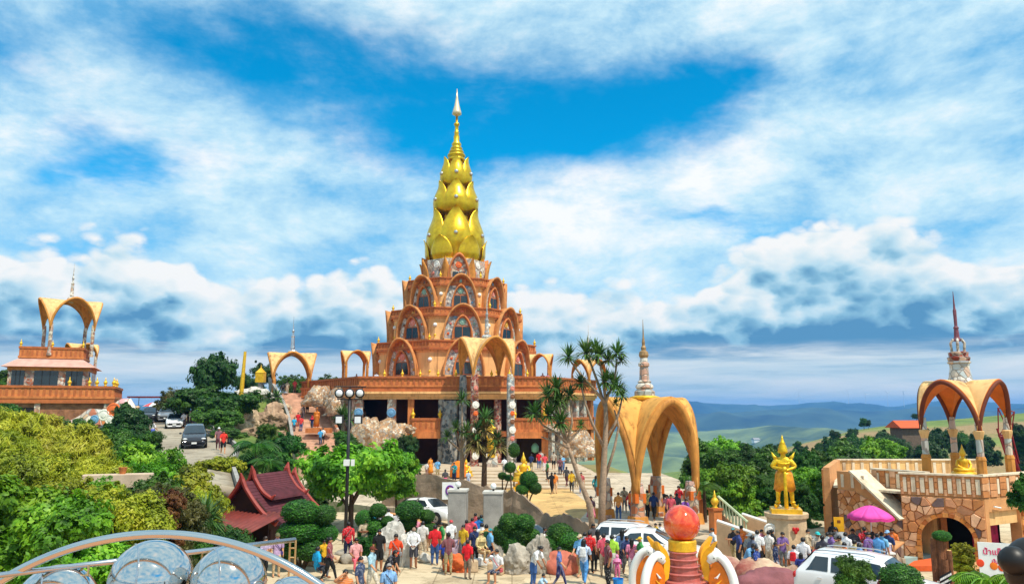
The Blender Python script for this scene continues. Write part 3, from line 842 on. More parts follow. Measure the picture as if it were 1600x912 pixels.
# gates on the terrace
groin('terrace_gate', at_ground(553, 92, PZ0 + TZ), R(20), 1.3, 2.5, 4.4, .4, 'small vaulted gate at the left end of the pagoda terrace', 'gate', 0, colr=.16, m_leg=M_ochre, thick=.12)
groin('terrace_gate', at_ground(846, 92, PZ0 + TZ), R(-10), 1.05, 2.3, 4.0, .35, 'small vaulted gate at the right end of the pagoda terrace', 'gate', 0, colr=.15, m_leg=M_ochre, thick=.12)
groin('terrace_pavilion', at_ground(921, 93.0, PZ0 + TZ - .2), R(-49), 1.45, 1.2, 3.6, .35, 'vaulted pavilion with thin spire behind the bare-branched palms', 'pavilion', 4.6, .55, .14, m_leg=M_ochre, thick=.12)
groin('stair_arch', at_ground(453, 98, 8.6), R(18), 2.2, 1.3, 4.9, .75, 'cream vaulted arch with silver spire at the head of the stairs', 'arch', 5.0, .95, .22, m_leg=M_ochre, m_spire=M_silver)
# the big arch pavilion right of the forecourt
bigp = groin('arch_pavilion', at_ground(1008, 47.0, 0.0), R(23), 2.0, 1.7, 6.9, .75, 'large ochre pavilion of pointed arches beside the forecourt', 'pavilion', 0, colr=.40, m_shell=mat('ochre_cream', hexc('dca04e'), .8, var=.2, scale=1.0, bump=.15, bscale=9, streak=.9), m_leg=M_mosw, thick=.3, m_rim=M_ochre)
sp = MB(); Hs = 5.1
sp.lathe([(.45, 0), (.85, .25), (.9, .38), (.6, .46)], 20, c=(0, 0, 6.9)); sp.build('spire_bowl', M_goldp, bigp, smooth=True)
sp = MB(); sp.lathe([(.62, .44), (.62, .7), (.45, .85), (.55, .95), (.5, 1.1), (.36, 1.2), (.42, 1.3), (.3, 1.4), (.26, 2.2), (.34, 2.25), (.34, 2.4), (.24, 2.5), (.22, 2.75)], 12, c=(0, 0, 6.9)); sp.build('spire', M_mosp, bigp)
sp = MB(); sp.lathe([(.24, 2.75), (.3, 2.9), (.26, 3.1), (.14, 3.2), (.16, 3.35), (.09, 3.5), (.10, 3.7), (.05, 4.0), (.01, 5.1)], 10, c=(0, 0, 6.9)); sp.build('spire_finial', mat('worn_gilt', hexc('a88458'), .5, metal=.3, var=.4, scale=8), bigp)
for sx, sy in ((-1, -1), (1, -1), (1, 1), (-1, 1)):
    bnd = MB(); bnd.box((sx * 1.86, sy * 1.86, 1.6), (.72, .72, .5)); bnd.build('leg_band', mat('orange_band', hexc('d4681c'), .7), bigp)
    fb = MB(); fb.box((sx * 1.86, sy * 1.86, .3), (.95, .95, .6), taper=.85); fb.build('leg_base', M_ochre, bigp)

# ================================================================== walls, stairs and small buildings
STONES = [mat('stone_%d' % i, hexc(c), .85, var=.22, scale=3, bump=.3, bscale=14) for i, c in enumerate(('cf9060', 'd6a074', 'c4824e', 'dcaa80', 'b97844', 'cc9068', 'e0b08a', '6f5c5a'))]
ORST = [mat('orange_stone_%d' % i, hexc(c), .85, var=.22, scale=3, bump=.3, bscale=14) for i, c in enumerate(('c47a34', 'b4682a', 'd08c48', 'a85e28', 'c98a50'))]
GRST = [mat('grey_stone_%d' % i, hexc(c), .85, var=.25, scale=3, bump=.3, bscale=14) for i, c in enumerate(('b8a890', 'a08c74', '8a7460', 'c8b89c', '6a5248', '94806c'))]
M_mortar = mat('mortar', hexc('c88f5c'), .9, var=.2, scale=2, bump=.2, bscale=10)
M_mortar_g = mat('mortar_grey', hexc('a8957c'), .9, var=.2, scale=2, bump=.2, bscale=10)

def clip(poly, px, py, nx, ny):
    out = []; n = len(poly)
    for i in range(n):
        a, c = poly[i], poly[(i + 1) % n]
        da = (a[0] - px) * nx + (a[1] - py) * ny; dc = (c[0] - px) * nx + (c[1] - py) * ny
        if da <= 0: out.append(a)
        if (da < 0 < dc) or (dc < 0 < da):
            t = da / (da - dc); out.append((a[0] + (c[0] - a[0]) * t, a[1] + (c[1] - a[1]) * t))
    return out
def stones(parent, region, N, M, seed, pal=STONES, gap=.025, proud=.075, avoid=None, stretch=1.0, name='stone', dark=.05):
    """rubble stones over a convex (s, z) region of a wall plane M (x = along, -y = out, z = up); each stone an object"""
    rr = random.Random(seed)
    xs = [p[0] for p in region]; zs_ = [p[1] for p in region]
    def inside(p):
        n = len(region); sgn = 0
        for i in range(n):
            a, c = region[i], region[(i + 1) % n]
            cr = (c[0] - a[0]) * (p[1] - a[1]) - (c[1] - a[1]) * (p[0] - a[0])
            if abs(cr) < 1e-9: continue
            if sgn == 0: sgn = cr
            elif sgn * cr < 0: return False
        return True
    pts = []; tries = 0
    area = (max(xs) - min(xs)) * (max(zs_) - min(zs_)); dmin = .62 * math.sqrt(area / N)
    while len(pts) < N and tries < N * 60:
        tries += 1
        p = (rr.uniform(min(xs), max(xs)), rr.uniform(min(zs_), max(zs_)))
        if inside(p) and all((p[0] - q[0]) ** 2 / stretch ** 2 + (p[1] - q[1]) ** 2 > dmin * dmin for q in pts): pts.append(p)
    cells = []
    for i, p in enumerate(pts):
        poly = list(region)
        for j, q in enumerate(pts):
            if i == j or abs(q[0] - p[0]) > 5 * dmin * stretch or abs(q[1] - p[1]) > 5 * dmin: continue
            poly = clip(poly, (p[0] + q[0]) / 2, (p[1] + q[1]) / 2, (q[0] - p[0]) / stretch ** 2, q[1] - p[1])
            if len(poly) < 3: break
        if len(poly) < 3: continue
        cx = sum(a for a, _ in poly) / len(poly); cz_ = sum(c for _, c in poly) / len(poly)
        if avoid:
            if avoid((cx, cz_)): continue
            poly = [avoid.push(a) if avoid(a) else a for a in poly]
            cx = sum(a for a, _ in poly) / len(poly); cz_ = sum(c for _, c in poly) / len(poly)
        cells.append((poly, cx, cz_))
    for poly, cx, cz_ in cells:
        sz = max(max(a for a, _ in poly) - min(a for a, _ in poly), max(c for _, c in poly) - min(c for _, c in poly))
        if sz < .08: continue
        k1 = 1 - min(.4, 2 * gap / sz); k2 = k1 * .9; pr = proud * rr.uniform(.3, 1.6)
        n = len(poly)
        vs = [(cx + (a - cx) * k1, 0.0, cz_ + (c - cz_) * k1) for a, c in poly] + [(cx + (a - cx) * k2, -pr, cz_ + (c - cz_) * k2) for a, c in poly]
        fs = [tuple(range(n, 2 * n))] + [(i, (i + 1) % n, n + (i + 1) % n, n + i) for i in range(n)]
        b = MB(); b.add(vs, fs, M)
        mt = pal[-1] if rr.random() < dark else pal[rr.randrange(len(pal) - 1)]
        b.build(name, mt, parent)
class ArchHole:
    def __init__(self, cx, spring, hw): self.cx, self.sp, self.hw = cx, spring, hw
    def __call__(self, p):
        dx = abs(p[0] - self.cx)
        return dx < self.hw and (p[1] < self.sp or dx * dx + (p[1] - self.sp) ** 2 < self.hw ** 2)
    def push(self, p):
        dx, dz = p[0] - self.cx, p[1] - self.sp
        if dz <= 0: return (self.cx + math.copysign(self.hw + .01, dx), p[1])
        l = max(1e-3, math.hypot(dx, dz)); return (self.cx + dx / l * (self.hw + .01), self.sp + dz / l * (self.hw + .01))
def arch_wall(mb, x0, x1, z0, z1, y0, y1, cx, spring, hw, M, n=18):
    """wall slab x0..x1 with a round-headed opening"""
    def seg(xa, xb, za, zb, zt):
        vs = [(xa, y0, za), (xb, y0, zb), (xb, y0, zt), (xa, y0, zt), (xa, y1, za), (xb, y1, zb), (xb, y1, zt), (xa, y1, zt)]
        mb.add(vs, [(0, 1, 2, 3), (5, 4, 7, 6), (3, 2, 6, 7), (1, 0, 4, 5)], M)
    mb.box(((x0 + cx - hw) / 2, (y0 + y1) / 2, (z0 + z1) / 2), (cx - hw - x0, abs(y1 - y0), z1 - z0), M=M)
    mb.box(((x1 + cx + hw) / 2, (y0 + y1) / 2, (z0 + z1) / 2), (x1 - cx - hw, abs(y1 - y0), z1 - z0), M=M)
    for i in range(n):
        a0, a1 = -PI / 2 + PI * i / n, -PI / 2 + PI * (i + 1) / n
        seg(cx + hw * math.sin(a0), cx + hw * math.sin(a1), spring + hw * math.cos(a0), spring + hw * math.cos(a1), z1)
def wall_frame(p0, p1):
    """frame with x from p0 to p1 and -y pointing to the camera side"""
    d = Vector((p1[0] - p0[0], p1[1] - p0[1])); return Matrix.Translation((p0[0], p0[1], 0)) @ Matrix.Rotation(math.atan2(d.y, d.x), 4, 'Z'), d.length

# ---- stone building at the right -------------------------------------------------
def stone_building():
    def q(u, Y): p = P(u, 700, Y); return (p.x, Y)
    C0, D1, D2, D3 = q(1305, 39.2), q(1402, 36.4), q(1530, 34.8), q(1672, 38.5)
    zb, zt = -.75, 3.6
    o = empty('stone_building', (D2[0], D2[1], zb), 0, 'flat-roofed rubble-stone building with round arch and slotted parapet beside the pink parasol', 'building')
    inv = Matrix.Translation((-D2[0], -D2[1], -zb))
    # front with the arch
    M, L = wall_frame(D1, D2); M = inv @ M
    hw = L * .315; cx = L * .53; sp_ = .72
    w = MB(); arch_wall(w, 0, L, zb, zt - .95, 0, .5, cx, sp_, hw, M); w.build('wall', M_mortar, o)
    hole = ArchHole(cx, sp_, hw + .17)
    stones(o, [(0, -.6), (L, -.6), (L, zt - 1.0), (0, zt - 1.0)], 84, M, 5, avoid=hole, gap=.018)
    for k in range(25):                                    # voussoirs round the arch and long stones down its jambs
        if k < 15:
            a = -PI / 2 + PI * (k + .5) / 15
            v = MB(); v.box((0, -.03, hw + .09), (PI * hw / 15 * .93 + .02, .10, .17), M=M @ Matrix.Translation((cx, 0, sp_)) @ Matrix.Rotation(a, 4, 'Y'))
        else:
            j = (k - 15) // 2; s = -1 if k % 2 else 1
            v = MB(); v.box((cx + s * (hw + .09 + .05 * (j % 2)), -.03, sp_ - .14 - j * .27), (.2 + .1 * (j % 2), .10, .24), M=M)
        v.build('voussoir', ORST[k % 5], o)
    M_slot = mat('pale_slot', hexc('dccbb0'), .7, var=.15, scale=4, streak=.8)
    def slots(M, L, n, z0, z1, stone=True, seed=3, mt=None):
        p = MB(); p.box((L / 2, .14, (z0 + z1) / 2), (L, .28, z1 - z0), M=M); p.build('parapet', mt or M_mortar, o)
        c = MB(); c.box((L / 2, .13, z1 + .035), (L + .1, .42, .07), M=M); c.build('coping', M_slot, o)
        for k in range(n):
            sl = MB(); sl.box(((k + .5) * L / n, -.012, lerp(z0, z1, .5)), (.17, .05, (z1 - z0) * .72), M=M); sl.build('slot', M_slot, o)
            if stone:
                for r_ in range(3):
                    wd = L / n - .26
                    bx = MB(); bx.box(((k + 1.0) * L / n if k < n - 1 else L / n * .22, -.02, z0 + (r_ + .5) * (z1 - z0) / 3), (wd, .06, (z1 - z0) / 3 - .03), M=M)
                    bx.build('parapet_stone', random.Random(seed + k * 3 + r_).choice(STONES[:7]), o)
    slots(M, L, 9, zt - .93, zt - .02)
    # right face with a square shop opening
    M2, Lr = wall_frame(D2, D3); M2 = inv @ M2
    x0_, x1_ = Lr * .04, Lr * .36
    w = MB()
    w.box((x0_ / 2 + .01, .25, (zb + zt - .95) / 2), (x0_ - .02, .5, zt - .95 - zb), M=M2)
    w.box(((x1_ + Lr) / 2, .25, (zb + zt - .95) / 2), (Lr - x1_, .5, zt - .95 - zb), M=M2)
    w.box(((x0_ + x1_) / 2, .25, 2.35), (x1_ - x0_, .5, .6), M=M2); w.build('wall', M_mortar, o)
    li = MB(); li.box(((x0_ + x1_) / 2, .3, 1.75), (x1_ - x0_, .3, .62), M=M2); li.build('lintel_panel', M_cream, o)
    stones(o, [(x1_ + .02, -.6), (x1_ + .9, -.6), (x1_ + .9, zt - 1.0), (x1_ + .02, zt - 1.0)], 40, M2, 9, pal=ORST, gap=.015, stretch=2.6, dark=0)
    stones(o, [(x1_ + .92, -.6), (Lr, -.6), (Lr, zt - 1.0), (x1_ + .92, zt - 1.0)], 24, M2, 10, gap=.018)
    slots(M2, Lr, 10, zt - .93, zt - .02, seed=31)
    sh = MB(); sh.box(((x0_ + x1_) / 2 - .12, .9, .35), ((x1_ - x0_) * .62, .3, 2.0), M=M2); sh.build('goods_curtain', mat('magenta_cloth', hexc('a01848'), .8, var=.5, scale=4), o)
    # stair flank with sloping top, left of the arch
    M3, Ls = wall_frame(C0, D1); M3 = inv @ M3
    xk = Ls * .28
    poly = [(0, zb), (Ls, zb), (Ls, 1.55), (xk, zt - .1), (0, zt - .1)]
    f = MB(); n = len(poly)
    f.add([(x, 0, z) for x, z in poly] + [(x, .9, z) for x, z in poly], [tuple(range(n)), tuple(range(2 * n - 1, n - 1, -1))] + [((i + 1) % n, i, i + n, (i + 1) % n + n) for i in range(n)], M3); f.build('stair_flank', M_mortar, o)
    stones(o, [(0, -.6), (Ls, -.6), (Ls, 1.5), (xk, zt - .98), (0, zt - .98)], 90, M3, 15, gap=.016)
    d = Vector((Ls - xk, 0, 1.55 - (zt - .1))); ang = math.atan2(d.z, d.x)
    cp = MB(); cp.box((0, .3, .05), (d.length + .1, 1.3, .09), M=M3 @ Matrix.Translation(((Ls + xk) / 2, 0, (1.55 + zt - .1) / 2)) @ Matrix.Rotation(-ang, 4, 'Y')); cp.build('stair_coping', M_slot, o)
    for k in range(3):
        sl = MB(); sl.box((.3 + k * .55, -.012, zt - .55), (.15, .05, .62), M=M3); sl.build('slot', M_slot, o)
    # wall behind the stair, roof deck, rear parapet, dark room
    bk = MB(); bk.bbox(0, 0, 0, 0, 0, 0)
    bw = MB(); bw.box((Ls * .62, 1.6, (zb + zt - .9) / 2), (Ls * 1.1, .4, zt - .9 - zb), M=M3); bw.build('back_wall', M_cream, o)
    slots(M3 @ Matrix.Translation((xk + .15, 1.3, 0)), Ls - xk + .3, 5, zt - .93, zt - .02, seed=51)
    deck = [C0, D1, D2, D3, (D3[0] + .5, 46.5), (C0[0] + 3.2, 46.5)]
    dk = MB(); dk.prism([(x - D2[0], y - D2[1] + .5) for x, y in deck], zt - .95 - zb, zt - .85 - zb); dk.build('roof_deck', M_slot, o)
    Mr, Lr2 = wall_frame((C0[0] + 3.2, 46.5), (D3[0] + .5, 46.5)); Mr = inv @ Mr
    slots(Mr, Lr2, 16, zt - .9, zt - .05, stone=False, mt=M_cream)
    Ml, Ll = wall_frame((C0[0], C0[1] + .9), (C0[0] + 3.2, 46.4)); Ml = inv @ Ml
    lw = MB(); lw.box((Ll / 2, .15, (zb + zt) / 2), (Ll, .3, zt - zb), M=Ml); lw.build('side_wall', M_mortar, o)
    Mi, Li = wall_frame((C0[0] + 3.2, 46.4), (C0[0], C0[1] + .9)); stones(o, [(0, -.6), (Li, -.6), (Li, zt - .1), (0, zt - .1)], 44, inv @ Mi @ Matrix.Translation((0, -.3, 0)), 77, gap=.016)
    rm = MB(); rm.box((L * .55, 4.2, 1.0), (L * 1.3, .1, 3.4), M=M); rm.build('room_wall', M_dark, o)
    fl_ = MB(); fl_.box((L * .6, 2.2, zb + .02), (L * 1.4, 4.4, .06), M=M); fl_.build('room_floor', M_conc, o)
    iw_ = MB(); iw_.box((cx - hw * .55, 2.0, 1.0), (hw * .95, .1, 3.4), M=M); iw_.build('inner_wall', M_cream, o)
    ip = MB(); ip.box((cx - hw * .1, 1.7, 1.0), (.25, .25, 3.4), M=M); ip.build('inner_pillar', STONES[2], o)
    lp_ = MB(); lp_.box((cx + hw * .45, 2.6, 2.15), (hw * 1.5, .2, .9), M=M); lp_.build('inner_lintel', M_cream, o)
    for j in range(2):
        tb = MB(); tb.tube([(x0_ + .25, -.1, 2.28), (x0_ + .75, -.1, 2.2)], .035, 6, M=M2)
    tb.build('tube_light', M_white, o)
    return o
stone_building()
# rooftop pavilion of the stone building
rp = groin('rooftop_pavilion', at_ground(1505, 37.3, 2.7), R(-58), 1.33, 2.75, 5.05, .42, 'orange vaulted pavilion with mosaic spire on the roof of the stone building', 'pavilion', 0, colr=.15, m_leg=M_mosp, cap=True, thick=.14, m_in=mat('orange_soffit', hexc('d06a10'), .7, var=.2), m_rim=mat('brown_rim', hexc('6a2c12'), .7))
s_ = MB(); s_.lathe([(.62, 0), (.5, .35), (.42, .8), (.44, 1.0), (.52, 1.05), (.5, 1.12)], 12, c=(0, 0, 5.0)); s_.build('spire', M_mosg, rp)
s_ = MB(); s_.lathe([(.46, 1.12), (.5, 1.3), (.42, 1.36), (.44, 1.55), (.3, 1.6)], 12, c=(0, 0, 5.0)); s_.build('spire_band', M_mosr, rp)
for k in range(6):
    a = k * PI / 3
    s_ = MB(); s_.tube([(.3 * math.cos(a), .3 * math.sin(a), 6.58), (.34 * math.cos(a), .34 * math.sin(a), 7.0), (.2 * math.cos(a), .2 * math.sin(a), 7.2)], .06, 6); s_.build('spire_post', M_mosp, rp)
s_ = MB(); s_.lathe([(.22, 2.1), (.12, 2.3), (.10, 2.7), (.13, 2.75), (.07, 2.85), (.08, 3.6), (.05, 3.7), (.01, 4.55)], 10, c=(0, 0, 5.0)); s_.build('spire_finial', mat('rust_purple', hexc('7a4450'), .6, var=.4, scale=6), rp)
# red lattice mast behind it
p = P(1584, 736, 38.8)
mast = empty('lattice_mast', (p.x, p.y, 2.7), 0, 'dark red steel mast with open lattice head beside the rooftop pavilion', 'mast')
M_red = mat('dark_red_steel', hexc('7c1620'), .5, var=.25, scale=5)
m_ = MB(); m_.tube([(.25, 0, 0), (-.1, 0, 1.6), (-.38, 0, 2.6)], [.26, .22, .16], 8); m_.build('mast_tube', M_red, mast, smooth=True)
for dx in (-.25, .25):
    m_ = MB(); m_.tube([(-.05 + dx, -.15, 1.2), (-.4 + dx * 1.3, -.15, 2.9)], .05, 6); m_.build('mast_rail', M_red, mast)
for a, c in (((-.65, 2.5), (-.55, 3.9)), ((-.05, 2.5), (.25, 3.7)), ((-.55, 3.9), (.25, 3.7)), ((-.65, 2.5), (.25, 3.7)), ((-.05, 2.5), (-.55, 3.9)), ((-.65, 2.5), (-.05, 2.5))):
    m_ = MB(); m_.tube([(a[0], -.1, a[1]), (c[0], -.1, c[1])], .03, 5); m_.build('lattice_bar', M_red, mast)

# ---- left view tower --------------------------------------------------------------
def view_tower():
    c = P(100, 600, 87.0); z0 = 4.2
    o = empty('view_tower', (c.x - 1.2, c.y, z0), R(23), 'brown stone tower house with dark windows and vaulted rooftop at far left', 'tower')
    b = MB()
    b.bbox(-7, 7, -6, 6, -1.5, 3.1); b.build('lower_storey', mat('rubble_wall', hexc('9c6a4c'), .9, var=.5, scale=1.4, bump=.6, bscale=4), o)
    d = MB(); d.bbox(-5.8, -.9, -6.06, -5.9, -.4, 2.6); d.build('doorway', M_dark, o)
    for x in (-6.2, -.6, 6.6):
        k = MB(); k.bbox(x - .3, x + .3, -6.2, -5.9, -.5, 3.1); k.build('pilaster', M_mosw, o)
    b = MB(); b.bbox(-7.4, 7.4, -6.4, 6.4, 3.1, 3.6); b.build('terrace_slab', M_terra_d, o)
    b = MB(); parapet(b, [(-7.2, -6.2), (7.2, -6.2), (7.2, 6.2), (-7.2, 6.2)], 3.6, 5.0, .4, post=.6); b.build('parapet', [M_terra, M_terra_d], o)
    for x in (-7.2, -5, 2.5, 4.6, 5.4, 6.3, 7.2): finial(o, (x, -6.2, 5.0), 1.0)
    for y in (-3.5, -1): finial(o, (7.2, y, 5.0), 1.0)
    b = MB(); b.bbox(-4.2, 4.2, -4.2, 4.2, 3.6, 7.1); b.build('upper_storey', M_mosw, o)
    b = MB(); b.bbox(-4.3, 4.3, -4.32, 4.3, 3.6, 4.6); b.bbox(-4.3, 4.3, -4.32, 4.3, 6.7, 7.1); b.build('window_band', M_ochre, o)
    for (x0, x1) in ((-3.8, -2.5), (-1.5, 1.0), (1.8, 3.6)):
        w = MB(); w.bbox(x0, x1, -4.3, -4.15, 4.6, 6.7); wo = w.build('window', M_glass, o)
        for t_ in (.33, .66):
            mm = MB(); mm.bbox(lerp(x0, x1, t_) - .04, lerp(x0, x1, t_) + .04, -4.34, -4.3, 4.6, 6.7); mm.build('mullion', M_black, wo)
    w = MB(); w.bbox(4.15, 4.3, -3.4, -1.0, 4.7, 6.6); w.build('window', M_glass, o)
    r_ = MB()
    r_.add([(-4.9, -4.9, 7.1), (4.9, -4.9, 7.1), (4.9, 4.9, 7.1), (-4.9, 4.9, 7.1), (-3.3, -3.3, 8.1), (3.3, -3.3, 8.1), (3.3, 3.3, 8.1), (-3.3, 3.3, 8.1)], [(3, 2, 1, 0), (0, 1, 5, 4), (1, 2, 6, 5), (2, 3, 7, 6), (3, 0, 4, 7), (4, 5, 6, 7)])
    r_.build('skirt_roof', mat('pink_roof', hexc('c89a8c'), .8, var=.2, scale=1.5), o)
    b = MB(); parapet(b, [(-3.3, -3.3), (3.3, -3.3), (3.3, 3.3), (-3.3, 3.3)], 8.1, 9.4, .3, post=.5); b.build('roof_parapet', [M_terra, M_terra_d], o)
    for x in (-3.3, 0, 3.3): finial(o, (x, -3.3, 9.4), .8)
    o.scale = (.9, .9, .97); return o, c, z0
vt, vc, vz = view_tower()
groin('tower_pavilion', (vc.x, vc.y, vz + 8.2), R(40), 2.15, 2.9, 6.3, 1.0, 'cream vaulted pavilion with spire on top of the tower house', 'pavilion', 4.6, .72, .2, m_shell=M_cream, m_leg=M_mosw, thick=.15)
q = P(128, 548, 97); groin('distant_pavilion', (q.x, 97, 9.6), R(50), 1.3, 3.2, 5.0, .5, 'small vaulted pavilion behind the tower house', 'pavilion', 0, .7, .18, thick=.12)
# mosaic flank in front of the tower
b = MB()
q0, q1 = P(108, 655, 78), P(190, 640, 78)
b.grid(lambda u, v: (lerp(q0.x - 3, q1.x + 1.0, u) + .2 * math.sin(v * 7), 78 + .9 * v + .25 * math.sin(u * 21), lerp(4.0, 4.6 + 3.2 * (u ** .8) * (1 if u < .93 else .8) + .25 * math.sin(u * 17), v)), 24, 6)
tag(b.build('mosaic_flank', mosaic('mosaic_bright', [hexc(c) for c in ('e0b890', 'c8c8c4', 'd88850', '90989c', 'e8d8c4', 'b06848', 'd8a0a0')], 1.3), smooth=True), 'sloping mosaic flank wall below the tower house terrace', 'wall'); solidify(bpy.context.scene.objects['mosaic_flank'], .5)
fo = bpy.context.scene.objects['mosaic_flank']
for u, v_, r_, mi in ((178, 640, .7, 0), (163, 648, .6, 2), (148, 655, .45, 1), (172, 655, .5, 2)):
    p = P(u, v_, 77.9); disc(r_, mi, fo, p.x, 77.85, p.z)

# ---- stairs at the left of the pagoda ---------------------------------------------
stair = empty('hill_stairs', (-20.5, 78, 0), 0, 'long pinkish stone stairway climbing to the cream arch', 'stairs')
M_stair = mat('stair_stone', hexc('cfa68c'), .9, var=.3, scale=1.2, bump=.3, bscale=6)
for k in range(30):
    t = k / 29; x = lerp(-18.8, -28.0, t) + .7 * math.sin(t * PI) ; y = lerp(78, 97.5, t); z = lerp(1.0, 8.6, t)
    s = MB(); s.box((x + 20.5, y - 78 + .6, z - .6), (4.9, 1.5, 1.2), R(14)); s.build('step', M_stair, stair)
for sgn in (-1, 1):
    fl = MB()
    fl.grid(lambda u, v: (lerp(1.7, -7.5, v) + .7 * math.sin(v * PI) + sgn * (2.5 + u * .3), lerp(-.6, 20, v), lerp(1.1, 8.8, v) + .28), 1, 30)
    o_ = fl.build('stair_wall', M_mosw if sgn > 0 else M_conc, stair); solidify(o_, 1.6)
tp = MB(); parapet(tp, [(P(473, 610, 96.5).x, 96.5), (P(545, 610, 90).x, 90)], 8.0, 9.2, .4, closed=False); o_ = tp.build('terrace_wall', [M_terra, M_terra_d]); tag(o_, 'low terracotta wall running from the stair arch to the pagoda', 'wall')
cb = MB(); cb.box((0, 0, 4.0), (9.0, .5, 8.4), math.atan2(-6.5, 5.4), M=Matrix.Translation(((P(473, 610, 96.5).x + P(545, 610, 90).x) / 2, 93.25, 0))); tag(cb.build('retaining_wall', mat('rubble_wall', (.3, .2, .1))), 'rubble wall under the terracotta wall beside the stairs', 'wall')

# ---- rocks ------------------------------------------------------------------------
def rock_mesh(seed, mt, sx=1, sy=1, sz=1, rough=.35, sub=3, freq=1.3, name='rock', sharp=False):
    bm = bmesh.new(); bmesh.ops.create_icosphere(bm, subdivisions=sub, radius=1)
    for v in bm.verts:
        p = v.co.copy()
        n = mnoise.noise(p * freq + Vector((seed * 7.3, seed, 0))) + .5 * mnoise.noise(p * freq * 2.3 + Vector((seed, 3, 1))) + .25 * mnoise.noise(p * freq * 5 + Vector((seed, 9, 4)))
        if sharp: n = n - .5 * abs(mnoise.noise(p * freq * 3 + Vector((2, seed, 5))))
        v.co = p * (1 + rough * n)
        v.co.x *= sx; v.co.y *= sy; v.co.z *= sz
        if v.co.z < -.45 * sz: v.co.z = -.45 * sz
    for f in bm.faces: f.smooth = not sharp
    me = bpy.data.meshes.new(name); bm.to_mesh(me); bm.free(); me.materials.append(mt); return me
M_rockw = mat('white_rock', hexc('c8c2b8'), .85, var=.35, scale=2.2, bump=.9, bscale=7)
M_rockg = mat('grey_rock', hexc('a39a8c'), .9, var=.4, scale=1.8, bump=.9, bscale=6)
M_rockp = mat('pink_rock', hexc('d89a88'), .85, var=.3, scale=2, bump=.6, bscale=8)
M_rocko = mat('orange_rock', hexc('d2622c'), .8, var=.3, scale=2, bump=.6, bscale=7)
M_rockt = mat('tan_rock', hexc('c2a888'), .9, var=.35, scale=1.5, bump=.9, bscale=6)
M_rockb = mat('brown_rock', hexc('a5876c'), .9, var=.5, scale=.7, bump=1.0, bscale=3)
M_rockm = mosaic('mosaic_rock', [hexc(c) for c in ('d8b890', 'c8a078', 'b88858', 'e0ccb0', 'a87848', 'c89868', 'b0a090')], 4.2, bump=.8)
def rock(name, u, v, Y, size, mt, seed, label, cat='rock', group=None, z=None, rough=.35, sharp=False, rz=0, sub=3):
    """rock standing with its foot at (u, v) when z is None, else on level z"""
    p = P(u, v, Y); zz = p.z if z is None else z
    o = place(name, rock_mesh(seed, mt, *size, rough=rough, sharp=sharp, sub=sub), None, (p.x, Y, zz + .40 * size[2]), rz)
    return tag(o, label, cat, group)
# hillside boulders left of the stairs
rk = 'boulders left of the hill stairs'
rock('boulder', 408, 700, 77, (2.3, 1.5, 1.6), M_rockb, 3, 'widest brown boulder below the hill stairs', 'boulder', rk, rough=.5, sharp=True, sub=4)
rock('boulder', 375, 672, 80, (1.9, 1.4, 1.5), M_rockt, 4, 'tan boulder beside the trees above the parked van', 'boulder', rk, rough=.5, sharp=True, sub=4)
rock('boulder', 425, 665, 84, (1.5, 1.3, 1.5), M_rockb, 5, 'brown boulder halfway along the hill stairs', 'boulder', rk, rough=.5, sharp=True, sub=4)
rock('boulder', 398, 622, 92, (2.1, 1.4, .9), M_rockw, 6, 'pale boulder just left of the stair arch foot', 'boulder', rk, rough=.5, sharp=True, sub=4)
rock('boulder', 440, 645, 89, (1.1, 1.0, .9), M_rockt, 7, 'small tan boulder touching the upper stairs', 'boulder', rk, rough=.5, sharp=True, sub=4)
# mosaic-clad outcrops between stairs and pagoda
mk_ = 'mosaic-clad outcrops by the pagoda'
for i, (u, v, Y, sz, sd_, lb) in enumerate(((502, 634, 90, (2.0, 1.5, 1.5), 11, 'pale mosaic outcrop just right of the stair arch'), (533, 648, 88, (2.2, 1.5, 2.0), 12, 'mosaic outcrop behind the floodlight heads'),
        (574, 722, 80.5, (2.1, 1.6, 2.9), 14, 'mosaic outcrop above the big leafy tree'), (612, 704, 81, (1.9, 1.4, 2.2), 15, 'orange-tinted mosaic outcrop before the pagoda cave'),
        (634, 676, 82, (1.0, .8, .7), 16, 'small mosaic outcrop overhanging the cave mouth'), (596, 678, 82.5, (1.9, 1.0, .9), 17, 'flat mosaic outcrop under the left gallery'), (906, 712, 84, (1.8, 1.2, 1.8), 18, 'mosaic outcrop below the right balcony'), (868, 674, 83.3, (1.2, .7, .6), 19, 'mosaic ledge under the right balcony rail'))):
    o = rock('mosaic_outcrop', u, v, Y, sz, M_rockm, sd_, lb, 'outcrop', mk_, rough=.5, sub=4)

# ---- retaining wall behind the cars -----------------------------------------------
wl = [(598, 745, 54.5), (620, 738, 54), (650, 742, 53), (690, 744, 52), (730, 752, 51), (760, 760, 50.3), (785, 768, 49.6), (800, 764, 49.2), (815, 772, 48.6), (845, 800, 47.4), (862, 808, 46.6), (880, 803, 45.6), (905, 812, 44.3), (925, 822, 43.2)]
b = MB(); rr = random.Random(4); tops = []
for (u0, v0, Y0), (u1, v1, Y1) in zip(wl, wl[1:]):
    for k in range(5):
        t = k / 5; p = P(lerp(u0, u1, t), lerp(v0, v1, t) + rr.uniform(-3, 3), lerp(Y0, Y1, t)); tops.append(p)
n = len(tops); vs = []; nz = 9
for j in range(nz):
    for i, p in enumerate(tops):
        z = lerp(-2.0, p.z, j / (nz - 1)); d = .16 * mnoise.noise((p.x * .9, z * 1.3, 2)) + .1 * mnoise.noise((p.x * 2.6, z * 3, 7))
        vs.append((p.x, p.y + d - .25 * (1 - j / (nz - 1)), z))
for i, p in enumerate(tops): vs.append((p.x + .1, p.y + .55, p.z - .05))
for i, p in enumerate(tops): vs.append((p.x + .1, p.y + .6, -2.0))
